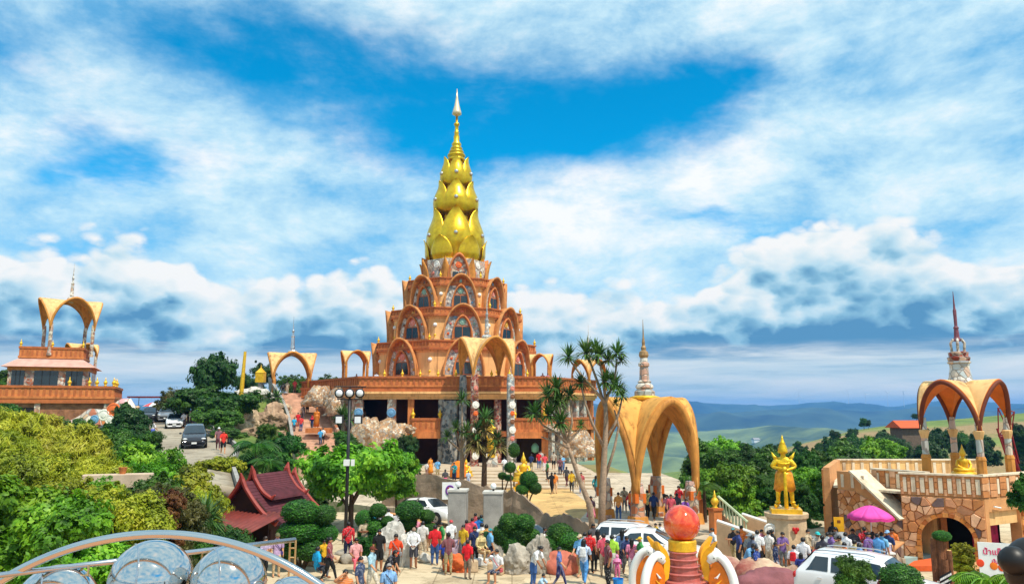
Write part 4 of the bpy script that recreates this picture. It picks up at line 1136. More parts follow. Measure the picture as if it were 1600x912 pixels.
fs = [(j * n + i, j * n + i + 1, (j + 1) * n + i + 1, (j + 1) * n + i) for j in range(nz + 1) for i in range(n - 1)]
b.add(vs, fs)
tag(b.build('retaining_wall', mat('rough_cement', hexc('93806c'), .95, var=.4, scale=.8, bump=1.0, bscale=4, col2=hexc('a88f78')), smooth=False), 'long rough brown-grey cement wall with jagged top behind the white cars', 'wall')

# ---- concrete gate pillars ----------------------------------------------------------
for u, Y, lb in ((716, 40.2, 'concrete gate pillar nearer the no-parking sign'), (771, 39.6, 'concrete gate pillar beside the round clipped bush')):
    p = P(u, 763, Y); zf = walk_low(p.x, Y)
    o = empty('gate_pillar', (p.x, Y, zf), R(-4), lb, 'pillar', 'gate pillars')
    h = P(u, 765 if u < 750 else 768, Y).z - zf
    k = MB(); k.bbox(-.46, .46, -.46, .46, 0, h - .05); bevel(k.build('shaft', M_conc, o), .03)
    k = MB(); k.bbox(-.5, .5, -.5, .5, h - .05, h + .05); k.build('cap', mat('pale_concrete', hexc('c4c0b8'), .8), o)
    k = MB(); k.lathe([(.05, 0), (.05, .08), (.1, .1)], 8, c=(0, 0, h + .05)); k.build('lamp_base', M_black, o)
    k = MB(); k.sphere((0, 0, h + .28), .15, 14, 10); k.build('globe', M_white, o, smooth=True)
# no-parking board
p = P(703, 767, 42.5)
o = empty('parking_sign', (p.x, 42.5, walk_low(p.x, 42.5)), R(6), 'white no-parking board with purple ring behind the concrete pillar', 'sign'); zz = p.z - o.location.z
k = MB(); k.bbox(-.42, .42, -.03, 0, zz - .42, zz + .48); k.build('board', M_white, o)
k = MB(); k.tube([(0, .02, 0), (0, .02, zz)], .03, 6); k.build('post', M_conc, o)
k = MB(); k.tube([(.2 * math.cos(a * PI / 12), -.045, zz + .05 + .24 * math.sin(a * PI / 12)) for a in range(25)], .045, 6, cap=False); k.build('ring', mat('purple_print', hexc('6a2a8c'), .5), o)
k = MB(); k.tube([(-.14, -.05, zz + .22), (.14, -.05, zz - .12)], .035, 6); k.build('bar', mat('red_print', hexc('b02030'), .5), o)

# ---- low stone walls ------------------------------------------------------------------
def low_wall(name, pts, label, h, seed, pal=GRST, n=30, top=None, mortar=M_mortar_g, th=.35):
    o = empty(name, (pts[0][0], pts[0][1], pts[0][2]), 0, label, 'wall')
    inv = Matrix.Translation((-pts[0][0], -pts[0][1], -pts[0][2])); tot = sum((Vector(c[:2]) - Vector(a[:2])).length for a, c in zip(pts, pts[1:]))
    for i, (a, c) in enumerate(zip(pts, pts[1:])):
        M, L = wall_frame(a, c); M = inv @ M
        w = MB(); z0a, z0c = a[2], c[2]; h0, h1 = (h if not isinstance(h, (list, tuple)) else h[i]), (h if not isinstance(h, (list, tuple)) else h[i + 1])
        w.add([(0, 0, z0a - .6), (L, 0, z0c - .6), (L, 0, z0c + h1), (0, 0, z0a + h0), (0, th, z0a - .6), (L, th, z0c - .6), (L, th, z0c + h1), (0, th, z0a + h0)],
              [(0, 1, 2, 3), (5, 4, 7, 6), (3, 2, 6, 7), (1, 0, 4, 5), (0, 3, 7, 4), (2, 1, 5, 6)], M); w.build('core', mortar, o)
        t = MB(); t.add([(-.03, -.05, z0a + h0), (L + .03, -.05, z0c + h1), (L + .03, th + .05, z0c + h1), (-.03, th + .05, z0a + h0), (-.03, -.05, z0a + h0 + .06), (L + .03, -.05, z0c + h1 + .06), (L + .03, th + .05, z0c + h1 + .06), (-.03, th + .05, z0a + h0 + .06)],
                        [(0, 1, 5, 4), (1, 2, 6, 5), (2, 3, 7, 6), (3, 0, 4, 7), (4, 5, 6, 7)], M); t.build('coping', top or M_mortar, o)
        stones(o, [(0, z0a), (L, z0c), (L, z0c + h1), (0, z0a + h0)], max(5, int(n * L / tot)), M, seed + i, pal=pal, gap=.02, proud=.04, dark=.2)
    return o
def wp(u, v, Y, z): p = P(u, v, Y); return (p.x, Y, z)
low_wall('low_wall', [wp(1351, 860, 32.5, -.4), wp(1382, 860, 33.2, -.5), wp(1412, 860, 35.2, -.6)], 'low rubble wall climbing from the white four-wheel-drive to the stone building', (.75, .95, 1.3), 70, n=34)
low_wall('low_wall', [wp(1488, 872, 29.2, 0), wp(1520, 870, 29.6, 0), wp(1548, 868, 30.5, 0)], 'low rubble wall between the log pillars and white sign', (.45, .6, .75), 80, n=26, pal=STONES, mortar=M_mortar)
rpts = [(P(1465, 905, 24.6).x + 1.1 * math.sin(a), 24.6 - .9 * math.cos(a) + .5, 0.0) for a in np.linspace(R(-100), R(80), 8)]
low_wall('planter_wall', rpts, 'curved pale planter wall set with dark stones below the log pillars', .55, 90, n=46, pal=[GRST[0], GRST[3], mat('slate_stone', hexc('4a3c3c'), .8), GRST[2], mat('slate_stone', hexc('4a3c3c'), .8)], top=M_mosp)
low_wall('embankment', [wp(592, 800, 47.5, -.3), wp(628, 800, 46, -.4), wp(662, 808, 44, -.6), wp(690, 815, 42, -.9)], 'rubble embankment wall under the parked white hatchback', (.7, .8, .85, .3), 100, n=50)
low_wall('tree_wall', [wp(916, 838, 41.6, -1.1), wp(945, 842, 40.8, -1.1), wp(975, 838, 41.2, -1.0), wp(1010, 830, 42.0, -.9)], 'low rubble wall around the foot of the branching palm', (1.2, .9, .8, .9), 110, n=40)

# ---- stair and balustrades right of the arch pavilion -----------------------------------
o = empty('side_stairs', (12.6, 40.6, -.6), R(52), 'tan side stairs with sloping balustrade right of the arch pavilion', 'stairs')
M_tan = mat('tan_plaster', hexc('c8a480'), .85, var=.2, scale=1.5, bump=.2, bscale=8)
for k in range(5):
    s = MB(); s.bbox(-1.5, 1.5, -.3 - .42 * (5 - k), 3, -.3, .02 + .13 * k); s.build('step', M_step, o)
for x in (-1.65, 1.65):
    s = MB()
    s.add([(x - .12, -2.6, -.3), (x + .12, -2.6, -.3), (x + .12, 1.5, -.3), (x - .12, 1.5, -.3), (x - .12, -2.6, .55), (x + .12, -2.6, .55), (x + .12, 1.5, 1.5), (x - .12, 1.5, 1.5)], [(0, 1, 5, 4), (1, 2, 6, 5), (2, 3, 7, 6), (3, 0, 4, 7), (4, 5, 6, 7)]); s.build('flank_wall', M_tan, o)
    s = MB(); s.tube([(x, -2.6, .6), (x, 1.5, 1.56)], .08, 6); s.build('handrail', M_white, o)
for u, Y, lb in ((1117, 42.6, 'terracotta post with golden lotus finial beside the side stairs'), (1091, 47, 'terracotta post with golden finial behind the arch pavilion leg')):
    p = P(u, 790, Y); q = empty('lotus_post', (p.x, Y, -.6), R(20), lb, 'post', 'posts with lotus finials')
    s = MB(); s.box((0, 0, .9), (.5, .5, 1.8)); s.build('shaft', M_terra, q); s = MB(); s.box((0, 0, 1.84), (.62, .62, .1)); s.build('cap', M_terra_d, q); finial(q, (0, 0, 1.88), .95)
bp0, bp1 = P(1122, 775, 43.0), P(1168, 815, 41.0)
o = empty('balustrade', (bp0.x, 43, -.7), 0, 'pale sloping balustrade descending behind the golden guardian', 'balustrade')
s = MB(); s.tube([(0, 0, bp0.z + .7), (bp1.x - bp0.x, -2, bp1.z + .7)], .07, 6); s.build('handrail', mat('pale_green', hexc('b8c4a0'), .7), o)
for k in range(9):
    t = (k + .5) / 9; s = MB(); s.lathe([(.05, 0), (.08, .2), (.04, .45), (.05, .75)], 6, c=(lerp(0, bp1.x - bp0.x, t), -2 * t, lerp(bp0.z, bp1.z, t) - .08)); s.build('baluster', mat('pale_green', (1, 1, 1)), o)
s = MB(); s.add([(0, .1, -.6), (bp1.x - bp0.x, -1.9, -.6), (bp1.x - bp0.x, -1.9, bp1.z - .05), (0, .1, bp0.z - .05)], [(0, 1, 2, 3)]); solidify(s.build('base_wall', M_tan, o), .2)
# pale low roof seen behind the guardian
p = P(1190, 800, 52)
o = empty('low_roof_shed', (p.x, 52, -4), R(20), 'pale low-pitched shed roof behind the golden guardian', 'shed')
z_ = p.z + 4
s = MB(); s.add([(-2.2, -1.6, z_ - .6), (2.2, -1.6, z_ - .6), (2.2, 1.6, z_ - .6), (-2.2, 1.6, z_ - .6), (-1.4, 0, z_ + .5), (1.4, 0, z_ + .5)], [(0, 1, 5, 4), (1, 2, 5), (2, 3, 4, 5), (3, 0, 4), (3, 2, 1, 0)]); s.build('roof', mat('pale_roof', hexc('cdb8a4'), .8, var=.15), o)
s = MB(); s.bbox(-2, 2, -1.4, 1.4, -1, z_ - .62); s.build('wall', M_tan, o)

# ---- Thai wooden house --------------------------------------------------------------------
def thai_house():
    p = P(420, 760, 41.0); z0 = -1.1
    o = empty('thai_house', (p.x, 41, z0), R(-20), 'dark wooden Thai house with steep maroon roof and red barge boards', 'house')
    M_wood = mat('dark_teak', hexc('3a1c10'), .7, var=.4, scale=3)
    M_shin = mat('maroon_shingle', hexc('5a2830'), .8, var=.35, scale=2.5)
    M_barge = mat('red_barge', hexc('93342a'), .6, var=.2, scale=4)
    b = MB(); b.bbox(-1.6, 1.6, -2.0, 2.0, 0, 3.0); b.build('wall', M_wood, o); o.scale = (.95, .95, .86)
    for sx in (-1, 1):
        for sy in (-3.8, -2.2, 2.0):
            k = MB(); k.tube([(sx * 1.9, sy, -.3), (sx * 1.9, sy, 2.2)], .09, 8); k.build('post', M_wood, o)
    def prof(t, top, eave, W): return (W * t ** 1.0, lerp(top, eave, t) - .25 * math.sin(t * PI))
    def roof(name, y0, y1, top, eave, W, th, mt):
        for s in (-1, 1):
            # overlapping shingle courses as real steps
            r_ = MB(); nc = 16
            for c in range(nc):
                x0, zA = prof(c / nc, top, eave, W); x1, zB = prof((c + 1.15) / nc, top, eave, W)
                r_.add([(s * x0, y0, zA + .0), (s * x0, y1, zA), (s * x1, y1, zB + .05), (s * x1, y0, zB + .05), (s * x1, y0, zB - .02), (s * x1, y1, zB - .02)], [(0, 1, 2, 3), (3, 2, 5, 4)])
            ro_ = r_.build(name, mt, o)
            solidify(ro_, th)
        for y, d in ((y0 - .06, 1), (y1 + .06, -1)):
            for s in (-1, 1):
                pts = [(s * prof(t, top, eave, W)[0], y, prof(t, top, eave, W)[1] + .1) for t in np.linspace(0, 1.03, 9)]
                pts = [(0, y - .1 * d, top + .55), (s * .04, y, top + .2)] + pts[1:] + [(s * (W + .25), y, eave + .28)]
                k = MB(); k.tube(pts, [.04, .13] + [.12] * 8 + [.05], 6); k.build('barge_board', M_barge, o)
    roof('roof', -2.2, 2.2, 4.7, 2.45, 2.15, .08, M_shin)
    roof('upper_roof', -1.35, 1.5, 5.05, 3.7, 1.25, .08, M_shin)
    g = MB(); g.add([(-1.9, -2.05, 2.7), (1.9, -2.05, 2.7), (0, -2.05, 4.6)], [(0, 1, 2)]); solidify(g.build('gable', M_wood, o), .1)
    # corrugated verandah roof
    v = MB()
    def vf(a, c):
        x = lerp(-4.6, 2.7, a); y = lerp(-1.9, -4.9, c); return (x, y, lerp(3.1, 2.45, c) + .045 * math.sin(a * 2 * PI * 24))
    v.grid(vf, 24 * 6, 2); vo = v.build('verandah_roof', mat('maroon_sheet', hexc('78322a'), .6, var=.3, scale=1.5), o, smooth=True); solidify(vo, .02)
    for a in (.25, .66):
        k = MB(); k.grid(lambda u, w: (lerp(-4.6, 2.7, a + u * .07), lerp(-2.9, -4.0, w), vf(a + u * .07, .37 + w * .4)[2] + .03), 4, 2); k.build('clear_sheet', M_cream, o)
    k = MB(); k.bbox(-4.72, -4.55, -5.0, -1.8, 2.65, 2.8); k.build('verge_board', M_cream, o)
thai_house()

# ---- floodlight mast ---------------------------------------------------------------------
p = P(546, 640, 41.5); z0 = -.4
o = empty('floodlight_mast', (p.x, 41.5, z0), 0, 'black floodlight mast with three round lamps beside the leafy tree', 'lamp post')
zt = P(546, 622, 41.5).z - z0
k = MB(); k.tube([(0, 0, 0), (0, 0, zt)], [.10, .075], 10); k.build('pole', M_black, o, smooth=True)
k = MB()
for z in (zt - .05, zt + .62): k.tube([(-.85 if z > zt else -.65, 0, z), (.85 if z > zt else .65, 0, z)], .035, 6)
for x in (-.65, .65, 0): k.tube([(x, 0, zt - .05), (x, 0, zt + .62)], .025, 6)
k.build('lamp_frame', M_black, o)
M_lens = mat('lamp_lens', (.8, .8, .82), .15, var=.1)
for x in (-.55, 0, .55):
    k = MB(); k.lathe([(.10, .30), (.22, .16), (.26, 0), (.24, -.02)], 14, c=(0, 0, 0), M=Matrix.Translation((x, -.1, zt + .26)) @ Matrix.Rotation(PI / 2, 4, 'X') @ Matrix.Scale(-1, 4, (0, 0, 1))); h_ = k.build('floodlight', M_black, o, smooth=True)
    k = MB(); k.sphere((x, -.14, zt + .27), (.185, .1, .185), 12, 8); k.build('lens', M_lens, h_, smooth=True)
k = MB(); k.tube([(-.6, 0, zt - 1.15), (.6, 0, zt - 1.15)], .035, 6); k.build('crossarm', M_black, o)
for x in (-.5, .5):
    k = MB(); k.box((x, -.1, zt - 1.1), (.42, .22, .46)); h_ = k.build('floodlight', M_black, o)
    k = MB(); k.box((x, -.225, zt - 1.13), (.32, .03, .34)); k.build('lens', M_lens, h_)
for x, w_ in ((-.02, .3), (.3, .16)):
    k = MB(); k.box((x, -.16, P(546, 722, 41.5).z - z0), (w_, .2, .32)); k.build('junction_box', M_white, o)

# ================================================================== vegetation
LM = {
    'green': leafmat('leaf_green', (.018, .055, .006), (.055, .15, .012), (.15, .30, .02)),
    'bright': leafmat('leaf_bright', (.03, .10, .005), (.13, .32, .010), (.34, .56, .03)),
    'yellow': leafmat('leaf_yellow', (.08, .11, .006), (.30, .36, .012), (.58, .54, .04)),
    'gold': leafmat('leaf_gold', (.13, .14, .01), (.42, .43, .02), (.66, .60, .07)),
    'dark': leafmat('leaf_dark', (.008, .03, .006), (.022, .075, .012), (.07, .16, .02)),
    'deep': leafmat('leaf_deep', (.01, .045, .006), (.03, .12, .01), (.10, .25, .02)),
    'olive': leafmat('leaf_olive', (.03, .04, .01), (.09, .10, .02), (.2, .19, .04)),
    'red': leafmat('leaf_red', (.06, .02, .008), (.16, .06, .015), (.3, .16, .03)),
    'topi': leafmat('leaf_topiary', (.010, .05, .004), (.032, .125, .008), (.09, .25, .015), scale=2.0, trans=.15),
    'dracaena': leafmat('leaf_dracaena', (.015, .05, .01), (.05, .13, .02), (.16, .26, .05), trans=.2),
    'dry': leafmat('leaf_dry', (.10, .07, .02), (.24, .18, .06), (.38, .32, .10), trans=.2),
}
M_bark = mat('bark', hexc('5a4634'), .95, var=.4, scale=6, bump=.6, bscale=14, coords='obj')
M_barkp = mat('pale_bark', hexc('a58a72'), .95, var=.35, scale=4, bump=.7, bscale=10, coords='obj')

def quads(name, C, A, B, mt, fold=None):
    """leaf cards: centre C, long axis A, width axis B (numpy n x 3), a pointed leaf of four corners"""
    n = len(C); V = np.empty((n, 4, 3), np.float32)
    V[:, 0] = C - A; V[:, 1] = C + B - A * .1; V[:, 2] = C + A; V[:, 3] = C - B - A * .1
    if fold is not None: V[:, 2] += fold
    me = bpy.data.meshes.new(name); me.vertices.add(n * 4); me.vertices.foreach_set('co', V.reshape(-1))
    me.loops.add(n * 4); me.loops.foreach_set('vertex_index', np.arange(n * 4, dtype=np.int32))
    me.polygons.add(n); me.polygons.foreach_set('loop_start', np.arange(0, n * 4, 4, dtype=np.int32))
    me.update(calc_edges=True); me.materials.append(mt); return me
def unit(v): return v / np.maximum(1e-9, np.linalg.norm(v, axis=1, keepdims=True))
def crown_mesh(name, seed, blobs, nclump, per, leaf, wid, mt, cr=.26, droop=0.0):
    """crown of leaf clumps sitting on a few overlapping ellipsoids (unit crown)"""
    g = np.random.default_rng(seed)
    w = np.array([b[3] * b[4] for b in blobs]); w = w / w.sum()
    bi = g.choice(len(blobs), nclump, p=w); D = unit(g.normal(size=(nclump, 3)))
    D[:, 2] = np.where(D[:, 2] < -.35, -D[:, 2] * .6, D[:, 2]); D = unit(D)
    bc = np.array([b[:3] for b in blobs])[bi]; br = np.array([[b[3], b[3], b[4]] for b in blobs])[bi]
    ex = g.uniform(.5, 1.22, (nclump, 1)); cc = bc + D * br * ex
    rad = cr * g.uniform(.6, 1.25, nclump) * np.where(ex[:, 0] > 1.02, .6, 1.0)
    C = np.repeat(cc, per, 0); rr_ = np.repeat(rad, per)[:, None]
    off = unit(g.normal(size=C.shape)) * (g.uniform(0, 1, (len(C), 1)) ** .45); off[:, 2] *= .7
    C = C + off * rr_
    N = unit(off + np.repeat(D, per, 0) * .8 + g.normal(size=C.shape) * .5 + np.array([0, 0, .55]))
    A = unit(np.cross(N, g.normal(size=C.shape))); A[:, 2] -= droop; A = unit(A)
    B = unit(np.cross(N, A))
    s = g.uniform(.45, 1.45, (len(C), 1))
    return quads(name, C, A * leaf * s, B * wid * s, mt)
RB = random.Random(77)
def blobs(seed, n, flat=.8, spread=.55):
    r = random.Random(seed); out = [(0, 0, 0, .62, .62 * flat)]
    for k in range(n):
        a = 2 * PI * k / n + r.uniform(-.4, .4); d = spread * r.uniform(.7, 1.15)
        s = r.uniform(.32, .5); out.append((d * math.cos(a), d * math.sin(a), r.uniform(-.25, .42) * flat, s, s * flat))
    return out
CROWN = {
    'round': [crown_mesh('crown', s, blobs(s, 8, .9, .6), 170, 85, .062, .034, LM['green']) for s in (1, 2, 3)],
    'fine': [crown_mesh('crown', s, blobs(s, 8, .8), 240, 80, .040, .018, LM['green'], .22) for s in (4, 5)],
    'feather': [crown_mesh('crown', s, blobs(s, 9, 1.0, .6), 300, 80, .085, .014, LM['gold'], .25, .35) for s in (6, 7)],
    'airy': [crown_mesh('crown', s, blobs(s, 8, .9, .65), 110, 70, .06, .03, LM['green'], .2) for s in (8, 9)],
}
def trunk_mesh(seed, mt=None):
    r = random.Random(seed); b = MB()
    lean = (r.uniform(-.06, .06), r.uniform(-.06, .06))
    b.tube([(0, 0, -.1), (lean[0] * .4, lean[1] * .4, .25), (lean[0], lean[1], .55)], [.055, .042, .032], 7)
    for k in range(5):
        a = 2 * PI * k / 5 + r.uniform(-.4, .4); d = r.uniform(.18, .34); z0 = r.uniform(.3, .52)
        x0, y0 = lean[0] * z0 / .55, lean[1] * z0 / .55
        b.tube([(x0, y0, z0), (x0 + d * .45 * math.cos(a), y0 + d * .45 * math.sin(a), z0 + .14), (x0 + d * math.cos(a), y0 + d * math.sin(a), z0 + r.uniform(.25, .42))], [.026, .018, .008], 5)
    me = b.mesh('trunk', mt or M_bark); me.polygons.foreach_set('use_smooth', [True] * len(me.polygons)); return me
TRUNK = [trunk_mesh(s) for s in (1, 2, 3, 4)]
_cnt = [0]
def plant(name, x, y, z0, h, w, kind, leaf, label, cat='tree', group=None, crown_frac=.62, bush=False):
    """tree or bush: trunk with limbs and a leafy crown; h total height, w crown width"""
    _cnt[0] += 1; i = _cnt[0]; r = random.Random(i * 13)
    o = empty(name, (x, y, z0), r.uniform(0, 6.28), label, cat, group)
    t = place('trunk', TRUNK[i % 4], o); ts = min(h * .9, w * .75) if not bush else w * .6; t.scale = (ts, ts, h * (.92 if not bush else .8))
    ch = h * crown_frac
    lay = [(0, 0, h - ch * .5, w * .5, ch * .72)] if not bush and ch < w * 1.25 else []
    if not lay:                                   # tall or bushy: several overlapping masses instead of one stretched ball
        tot = h if bush else ch; n_ = max(1, math.ceil(tot / (w * .5))); hh_ = min(tot, w * .85)
        for j in range(n_):
            zc = h - hh_ * .5 - (tot - hh_) * (j / max(1, n_ - 1)); k_ = 1 if j == 0 else r.uniform(.95, 1.15)
            lay.append((r.uniform(-.16, .16) * w, r.uniform(-.16, .16) * w, zc, w * .5 * k_, hh_ * .70))
    for j, (cx_, cy_, cz_, sx_, sz_) in enumerate(lay):
        c = place('crown' if not bush else 'foliage', CROWN[kind][(i + j) % len(CROWN[kind])], o, (cx_, cy_, cz_))
        c.scale = (sx_, sx_, sz_); c.rotation_euler = (0, 0, r.uniform(0, 6.28))
        c.material_slots[0].link = 'OBJECT'; c.material_slots[0].material = LM[leaf]
    return o
def plant_px(name, u, vtop, Y, w_px, kind, leaf, label, z0=None, **k):
    """stands on the ground at depth Y; its top at pixel row vtop"""
    p = P(u, vtop, Y); zg = tz(p.x, Y) if z0 is None else z0
    h = max(.6, p.z - zg); w = w_px / FPX * Y * 1.02
    return plant(name, p.x, Y, zg - .05, h, w, kind, leaf, label, **k)

GB = 'garden bushes on the left slope'
for u, vt_, Y, w, kd, lf, lb in (
    (18, 745, 19.0, 150, 'round', 'bright', 'bright green bush in the lower left corner'),
    (112, 775, 18.0, 130, 'round', 'bright', 'leafy bright bush above the leftmost steel ball'),
    (195, 752, 20.5, 130, 'fine', 'yellow', 'yellow-green fine-leaved bush above the tall steel ball'),
    (60, 700, 25.0, 120, 'fine', 'yellow', 'yellowish bush below the bamboo at far left'),
    (272, 752, 24.0, 100, 'fine', 'olive', 'olive bush with dark hollow left of the wooden house'),
    (262, 762, 22.6, 46, 'airy', 'red', 'reddish-brown bush among the green garden bushes'),
    (300, 730, 33.0, 90, 'round', 'yellow', 'yellow-green bush at the bottom of the road'),
    (345, 712, 47.0, 56, 'round', 'yellow', 'yellow-green bush touching the wooden house roof'),
    (243, 686, 36.0, 100, 'airy', 'bright', 'airy green shrub left of the road, by the silver van'),
    (160, 742, 27.0, 90, 'fine', 'bright', 'light green bush beside the pale garden ledge'),
    (180, 690, 40.0, 80, 'fine', 'green', 'mid green shrub between bamboo and road'),
    (150, 668, 48.0, 60, 'round', 'green', 'green shrub below the mosaic flank wall'),
    (205, 632, 62.0, 52, 'round', 'dark', 'dark upright tree beside the parked cars'),
    (125, 652, 58.0, 56, 'round', 'green', 'green shrub in front of the mosaic flank'),
    (82, 662, 50.0, 60, 'airy', 'green', 'loose green shrub before the tower doorway'),
    (228, 668, 55.0, 40, 'round', 'deep', 'deep green shrub at the road edge near walkers'),
    (8, 628, 60, 40, 'round', 'green', 'green shrub at the left edge below the tower'),
    (100, 690, 44.0, 70, 'fine', 'yellow', 'yellow-green bush beside the garden steps'),
    (175, 665, 52.0, 50, 'round', 'deep', 'deep green shrub below the dark upright tree'),
    (60, 684, 42.0, 70, 'round', 'green', 'round green bush above the golden bamboo'),
    (140, 700, 36.0, 60, 'airy', 'bright', 'bright airy shrub between the two bamboo clumps'),
    (215, 715, 32.0, 90, 'fine', 'bright', 'light green bush below the airy shrub'),
    (232, 742, 27.0, 80, 'round', 'green', 'mid green bush between olive bush and ledge'),
    (310, 760, 27.0, 70, 'fine', 'yellow', 'yellow-green bush right of the olive bush'),
    (40, 655, 55.0, 60, 'round', 'deep', 'deep green bush below the tower doorway'),
    (192, 655, 66.0, 30, 'airy', 'green', 'thin shrub at the mosaic flank end'),
    (345, 822, 27.5, 110, 'fine', 'deep', 'low dark green hedge bush behind the steel hoop'),
    (300, 795, 25.5, 60, 'fine', 'deep', 'small dark bush between olive bush and hedge'),
    (405, 700, 52, 46, 'airy', 'deep', 'deep green shrub above the wooden house ridge'),
    (440, 674, 62, 52, 'round', 'deep', 'broad deep green shrub behind the wooden house roof'),
    (420, 660, 68, 34, 'fine', 'green', 'small green shrub below the brown boulders'),
    (498, 745, 50, 34, 'fine', 'green', 'green shrub between wooden house and leafy tree'),
    (10, 575, 110, 22, 'round', 'green', 'distant tree at the left edge behind the tower')):
    plant_px('garden_bush' if lb.find('tree') < 0 else 'garden_tree', u, vt_, Y, w, kd, lf, lb, cat='bush' if lb.find('tree') < 0 else 'tree', group=GB, bush=True, z0=(0.4 if (u, Y) == (345, 27.5) else None))
for u, vt_, Y, w, lb in ((28, 640, 38, 120, 'tall golden bamboo clump at the left edge'), (112, 664, 33, 105, 'golden feathery bamboo clump beside the garden path'), (5, 668, 30, 100, 'yellow-green bamboo clump cut by the left edge'), (165, 712, 31, 90, 'low golden bamboo clump above the pale ledge')):
    plant_px('bamboo_clump', u, vt_, Y, w, 'feather', 'gold' if 'golden' in lb else 'yellow', lb, cat='bamboo', group='bamboo clumps', bush=True)
# hillside trees behind the road
GT = 'trees on the hill behind the road'
for u, vt_, Y, w, kd, lf, lb in (
    (337, 553, 88, 68, 'round', 'dark', 'tallest dark round-crowned tree left of the golden pole'),
    (320, 600, 84, 84, 'round', 'deep', 'dark tree below the tallest crown'),
    (285, 605, 90, 62, 'fine', 'olive', 'olive tree behind the parked cars'),
    (360, 612, 78, 84, 'round', 'deep', 'deep green tree above the silver van'),
    (340, 636, 72, 70, 'round', 'green', 'mid green tree beside the climbing road'),
    (358, 668, 66, 52, 'round', 'green', 'small green tree at the road kerb by the walkers'),
    (262, 622, 96, 46, 'airy', 'olive', 'thin olive tree at the road top'),
    (385, 618, 84, 34, 'fine', 'green', 'slim green tree before the pale boulder'),
    (412, 566, 104, 40, 'airy', 'dark', 'sparse dark tree left of the stair arch'),
    (468, 586, 112, 60, 'fine', 'green', 'green hedge tree seen through the stair arch'),
    (510, 585, 114, 56, 'fine', 'green', 'hedge tree right of the stair arch'),
    (390, 585, 108, 50, 'fine', 'dark', 'dark hedge tree between golden pole and arch')):
    plant_px('hill_tree', u, vt_, Y, w, kd, lf, lb, group=GT, crown_frac=.8)
# the broad leafy tree in the middle, with its right lobe
plant_px('leafy_tree', 552, 692, 45.5, 138, 'round', 'bright', 'broad bright green tree behind the floodlight mast', cat='tree', z0=-1.2, crown_frac=.72)
plant_px('leafy_tree', 622, 700, 50, 54, 'round', 'bright', 'smaller leafy tree right of the broad green tree', cat='tree', z0=-.4, crown_frac=.8)
plant_px('dark_shrub', 632, 676, 72, 40, 'fine', 'dark', 'dark shrub in front of the pagoda cave', cat='bush', z0=0, bush=True)
plant_px('dark_shrub', 545, 672, 76, 36, 'fine', 'deep', 'dark shrub right of the lower hill stairs', cat='bush', z0=1.0, bush=True)
plant_px('dark_shrub', 590, 830, 36, 0.1 * 600, 'fine', 'deep', 'dark undergrowth bush beneath the broad green tree', cat='bush', z0=-.4, bush=True)
# trees on the slope at the right
RG = 'trees on the slope right of the forecourt'
rr = random.Random(5)
right = [(1098, 690, 58, 60), (1130, 684, 70, 70), (1165, 694, 62, 66), (1195, 700, 56, 60), (1150, 722, 50.5, 56), (1255, 700, 60, 66), (1290, 705, 66, 60), (1270, 728, 54, 56), (1300, 722, 52, 50), (1225, 716, 70, 60),
         (1110, 730, 52, 50), (1190, 738, 50.5, 50), (1330, 690, 84, 62), (1365, 684, 92, 64), (1245, 748, 49, 46), (1100, 765, 50, 40)]
adj = ['nearest the arch pavilion', 'crowning the slope beside the arch pavilion', 'between pavilion and golden guardian, upper row', 'just left of the golden guardian crown', 'left of the golden guardian, lower row', 'right of the golden guardian head', 'beside the stone building corner, upper row',
       'right of the golden guardian waist', 'touching the stone building corner', 'behind the golden guardian', 'above the lotus-finial post', 'left of the golden guardian knees', 'above the stone building, left one', 'above the stone building, right one', 'right of the golden guardian knees', 'behind the balustrade']
for i, ((u, vt_, Y, w), a) in enumerate(zip(right, adj)):
    lf = ('green', 'bright', 'deep', 'green', 'bright', 'deep')[i % 6]
    plant_px('slope_tree', u, vt_, Y, w, ('round', 'round', 'fine')[i % 3], lf, {'green': 'mid', 'bright': 'light', 'deep': 'deep'}[lf] + ' green tree ' + a, group=RG, crown_frac=.75)
# trees across the far hillside
FG = 'trees scattered on the far hillside'
far = [(1255, 696, 200, 16), (1285, 690, 210, 22), (1304, 672, 230, 14), (1332, 668, 240, 16), (1349, 652, 300, 9), (1356, 655, 300, 7), (1310, 684, 170, 44), (1345, 678, 170, 52), (1380, 676, 165, 50), (1400, 684, 150, 46),
       (1425, 668, 200, 30), (1432, 645, 310, 16), (1465, 668, 190, 40), (1500, 672, 190, 34), (1535, 676, 170, 36), (1590, 660, 160, 30), (1246, 688, 260, 10), (1218, 692, 260, 12), (1360, 700, 130, 50), (1325, 704, 125, 44), (1448, 690, 140, 40), (1110, 690, 118, 30), (1160, 688, 125, 28), (1205, 692, 112, 30)]
FARL = ['small tree at the foot of the brown field', 'round tree left of the brown hillside patch', 'lone dark tree standing clear of the hill skyline', 'bush-like tree right of the lone skyline tree',
        'larger of the two tiny trees on the skyline', 'smaller of the two tiny trees on the skyline', 'wide thicket tree at the left end of the hillside wood', 'wide thicket tree in the middle of the hillside wood',
        'wide thicket tree nearest below the orange-roofed hut', 'thicket tree lower right of the hillside wood', 'tree just right of the orange-roofed hut', 'skyline tree above the orange-roofed hut',
        'tree seen through the left arch of the rooftop pavilion', 'tree seen between the middle columns of the rooftop pavilion', 'tree seen beside the right columns of the rooftop pavilion', 'tree right of the red lattice mast',
        'tiny tree on the left edge of the hill', 'tiny tree beyond the guardian crown', 'thicket tree just above the stone building parapet', 'thicket tree at the lower left of the hillside wood', 'thicket tree left of the rooftop pavilion columns',
        'tiny valley tree beside the arch pavilion', 'tiny valley tree in the middle of the valley edge', 'tiny valley tree nearest the guardian crown']
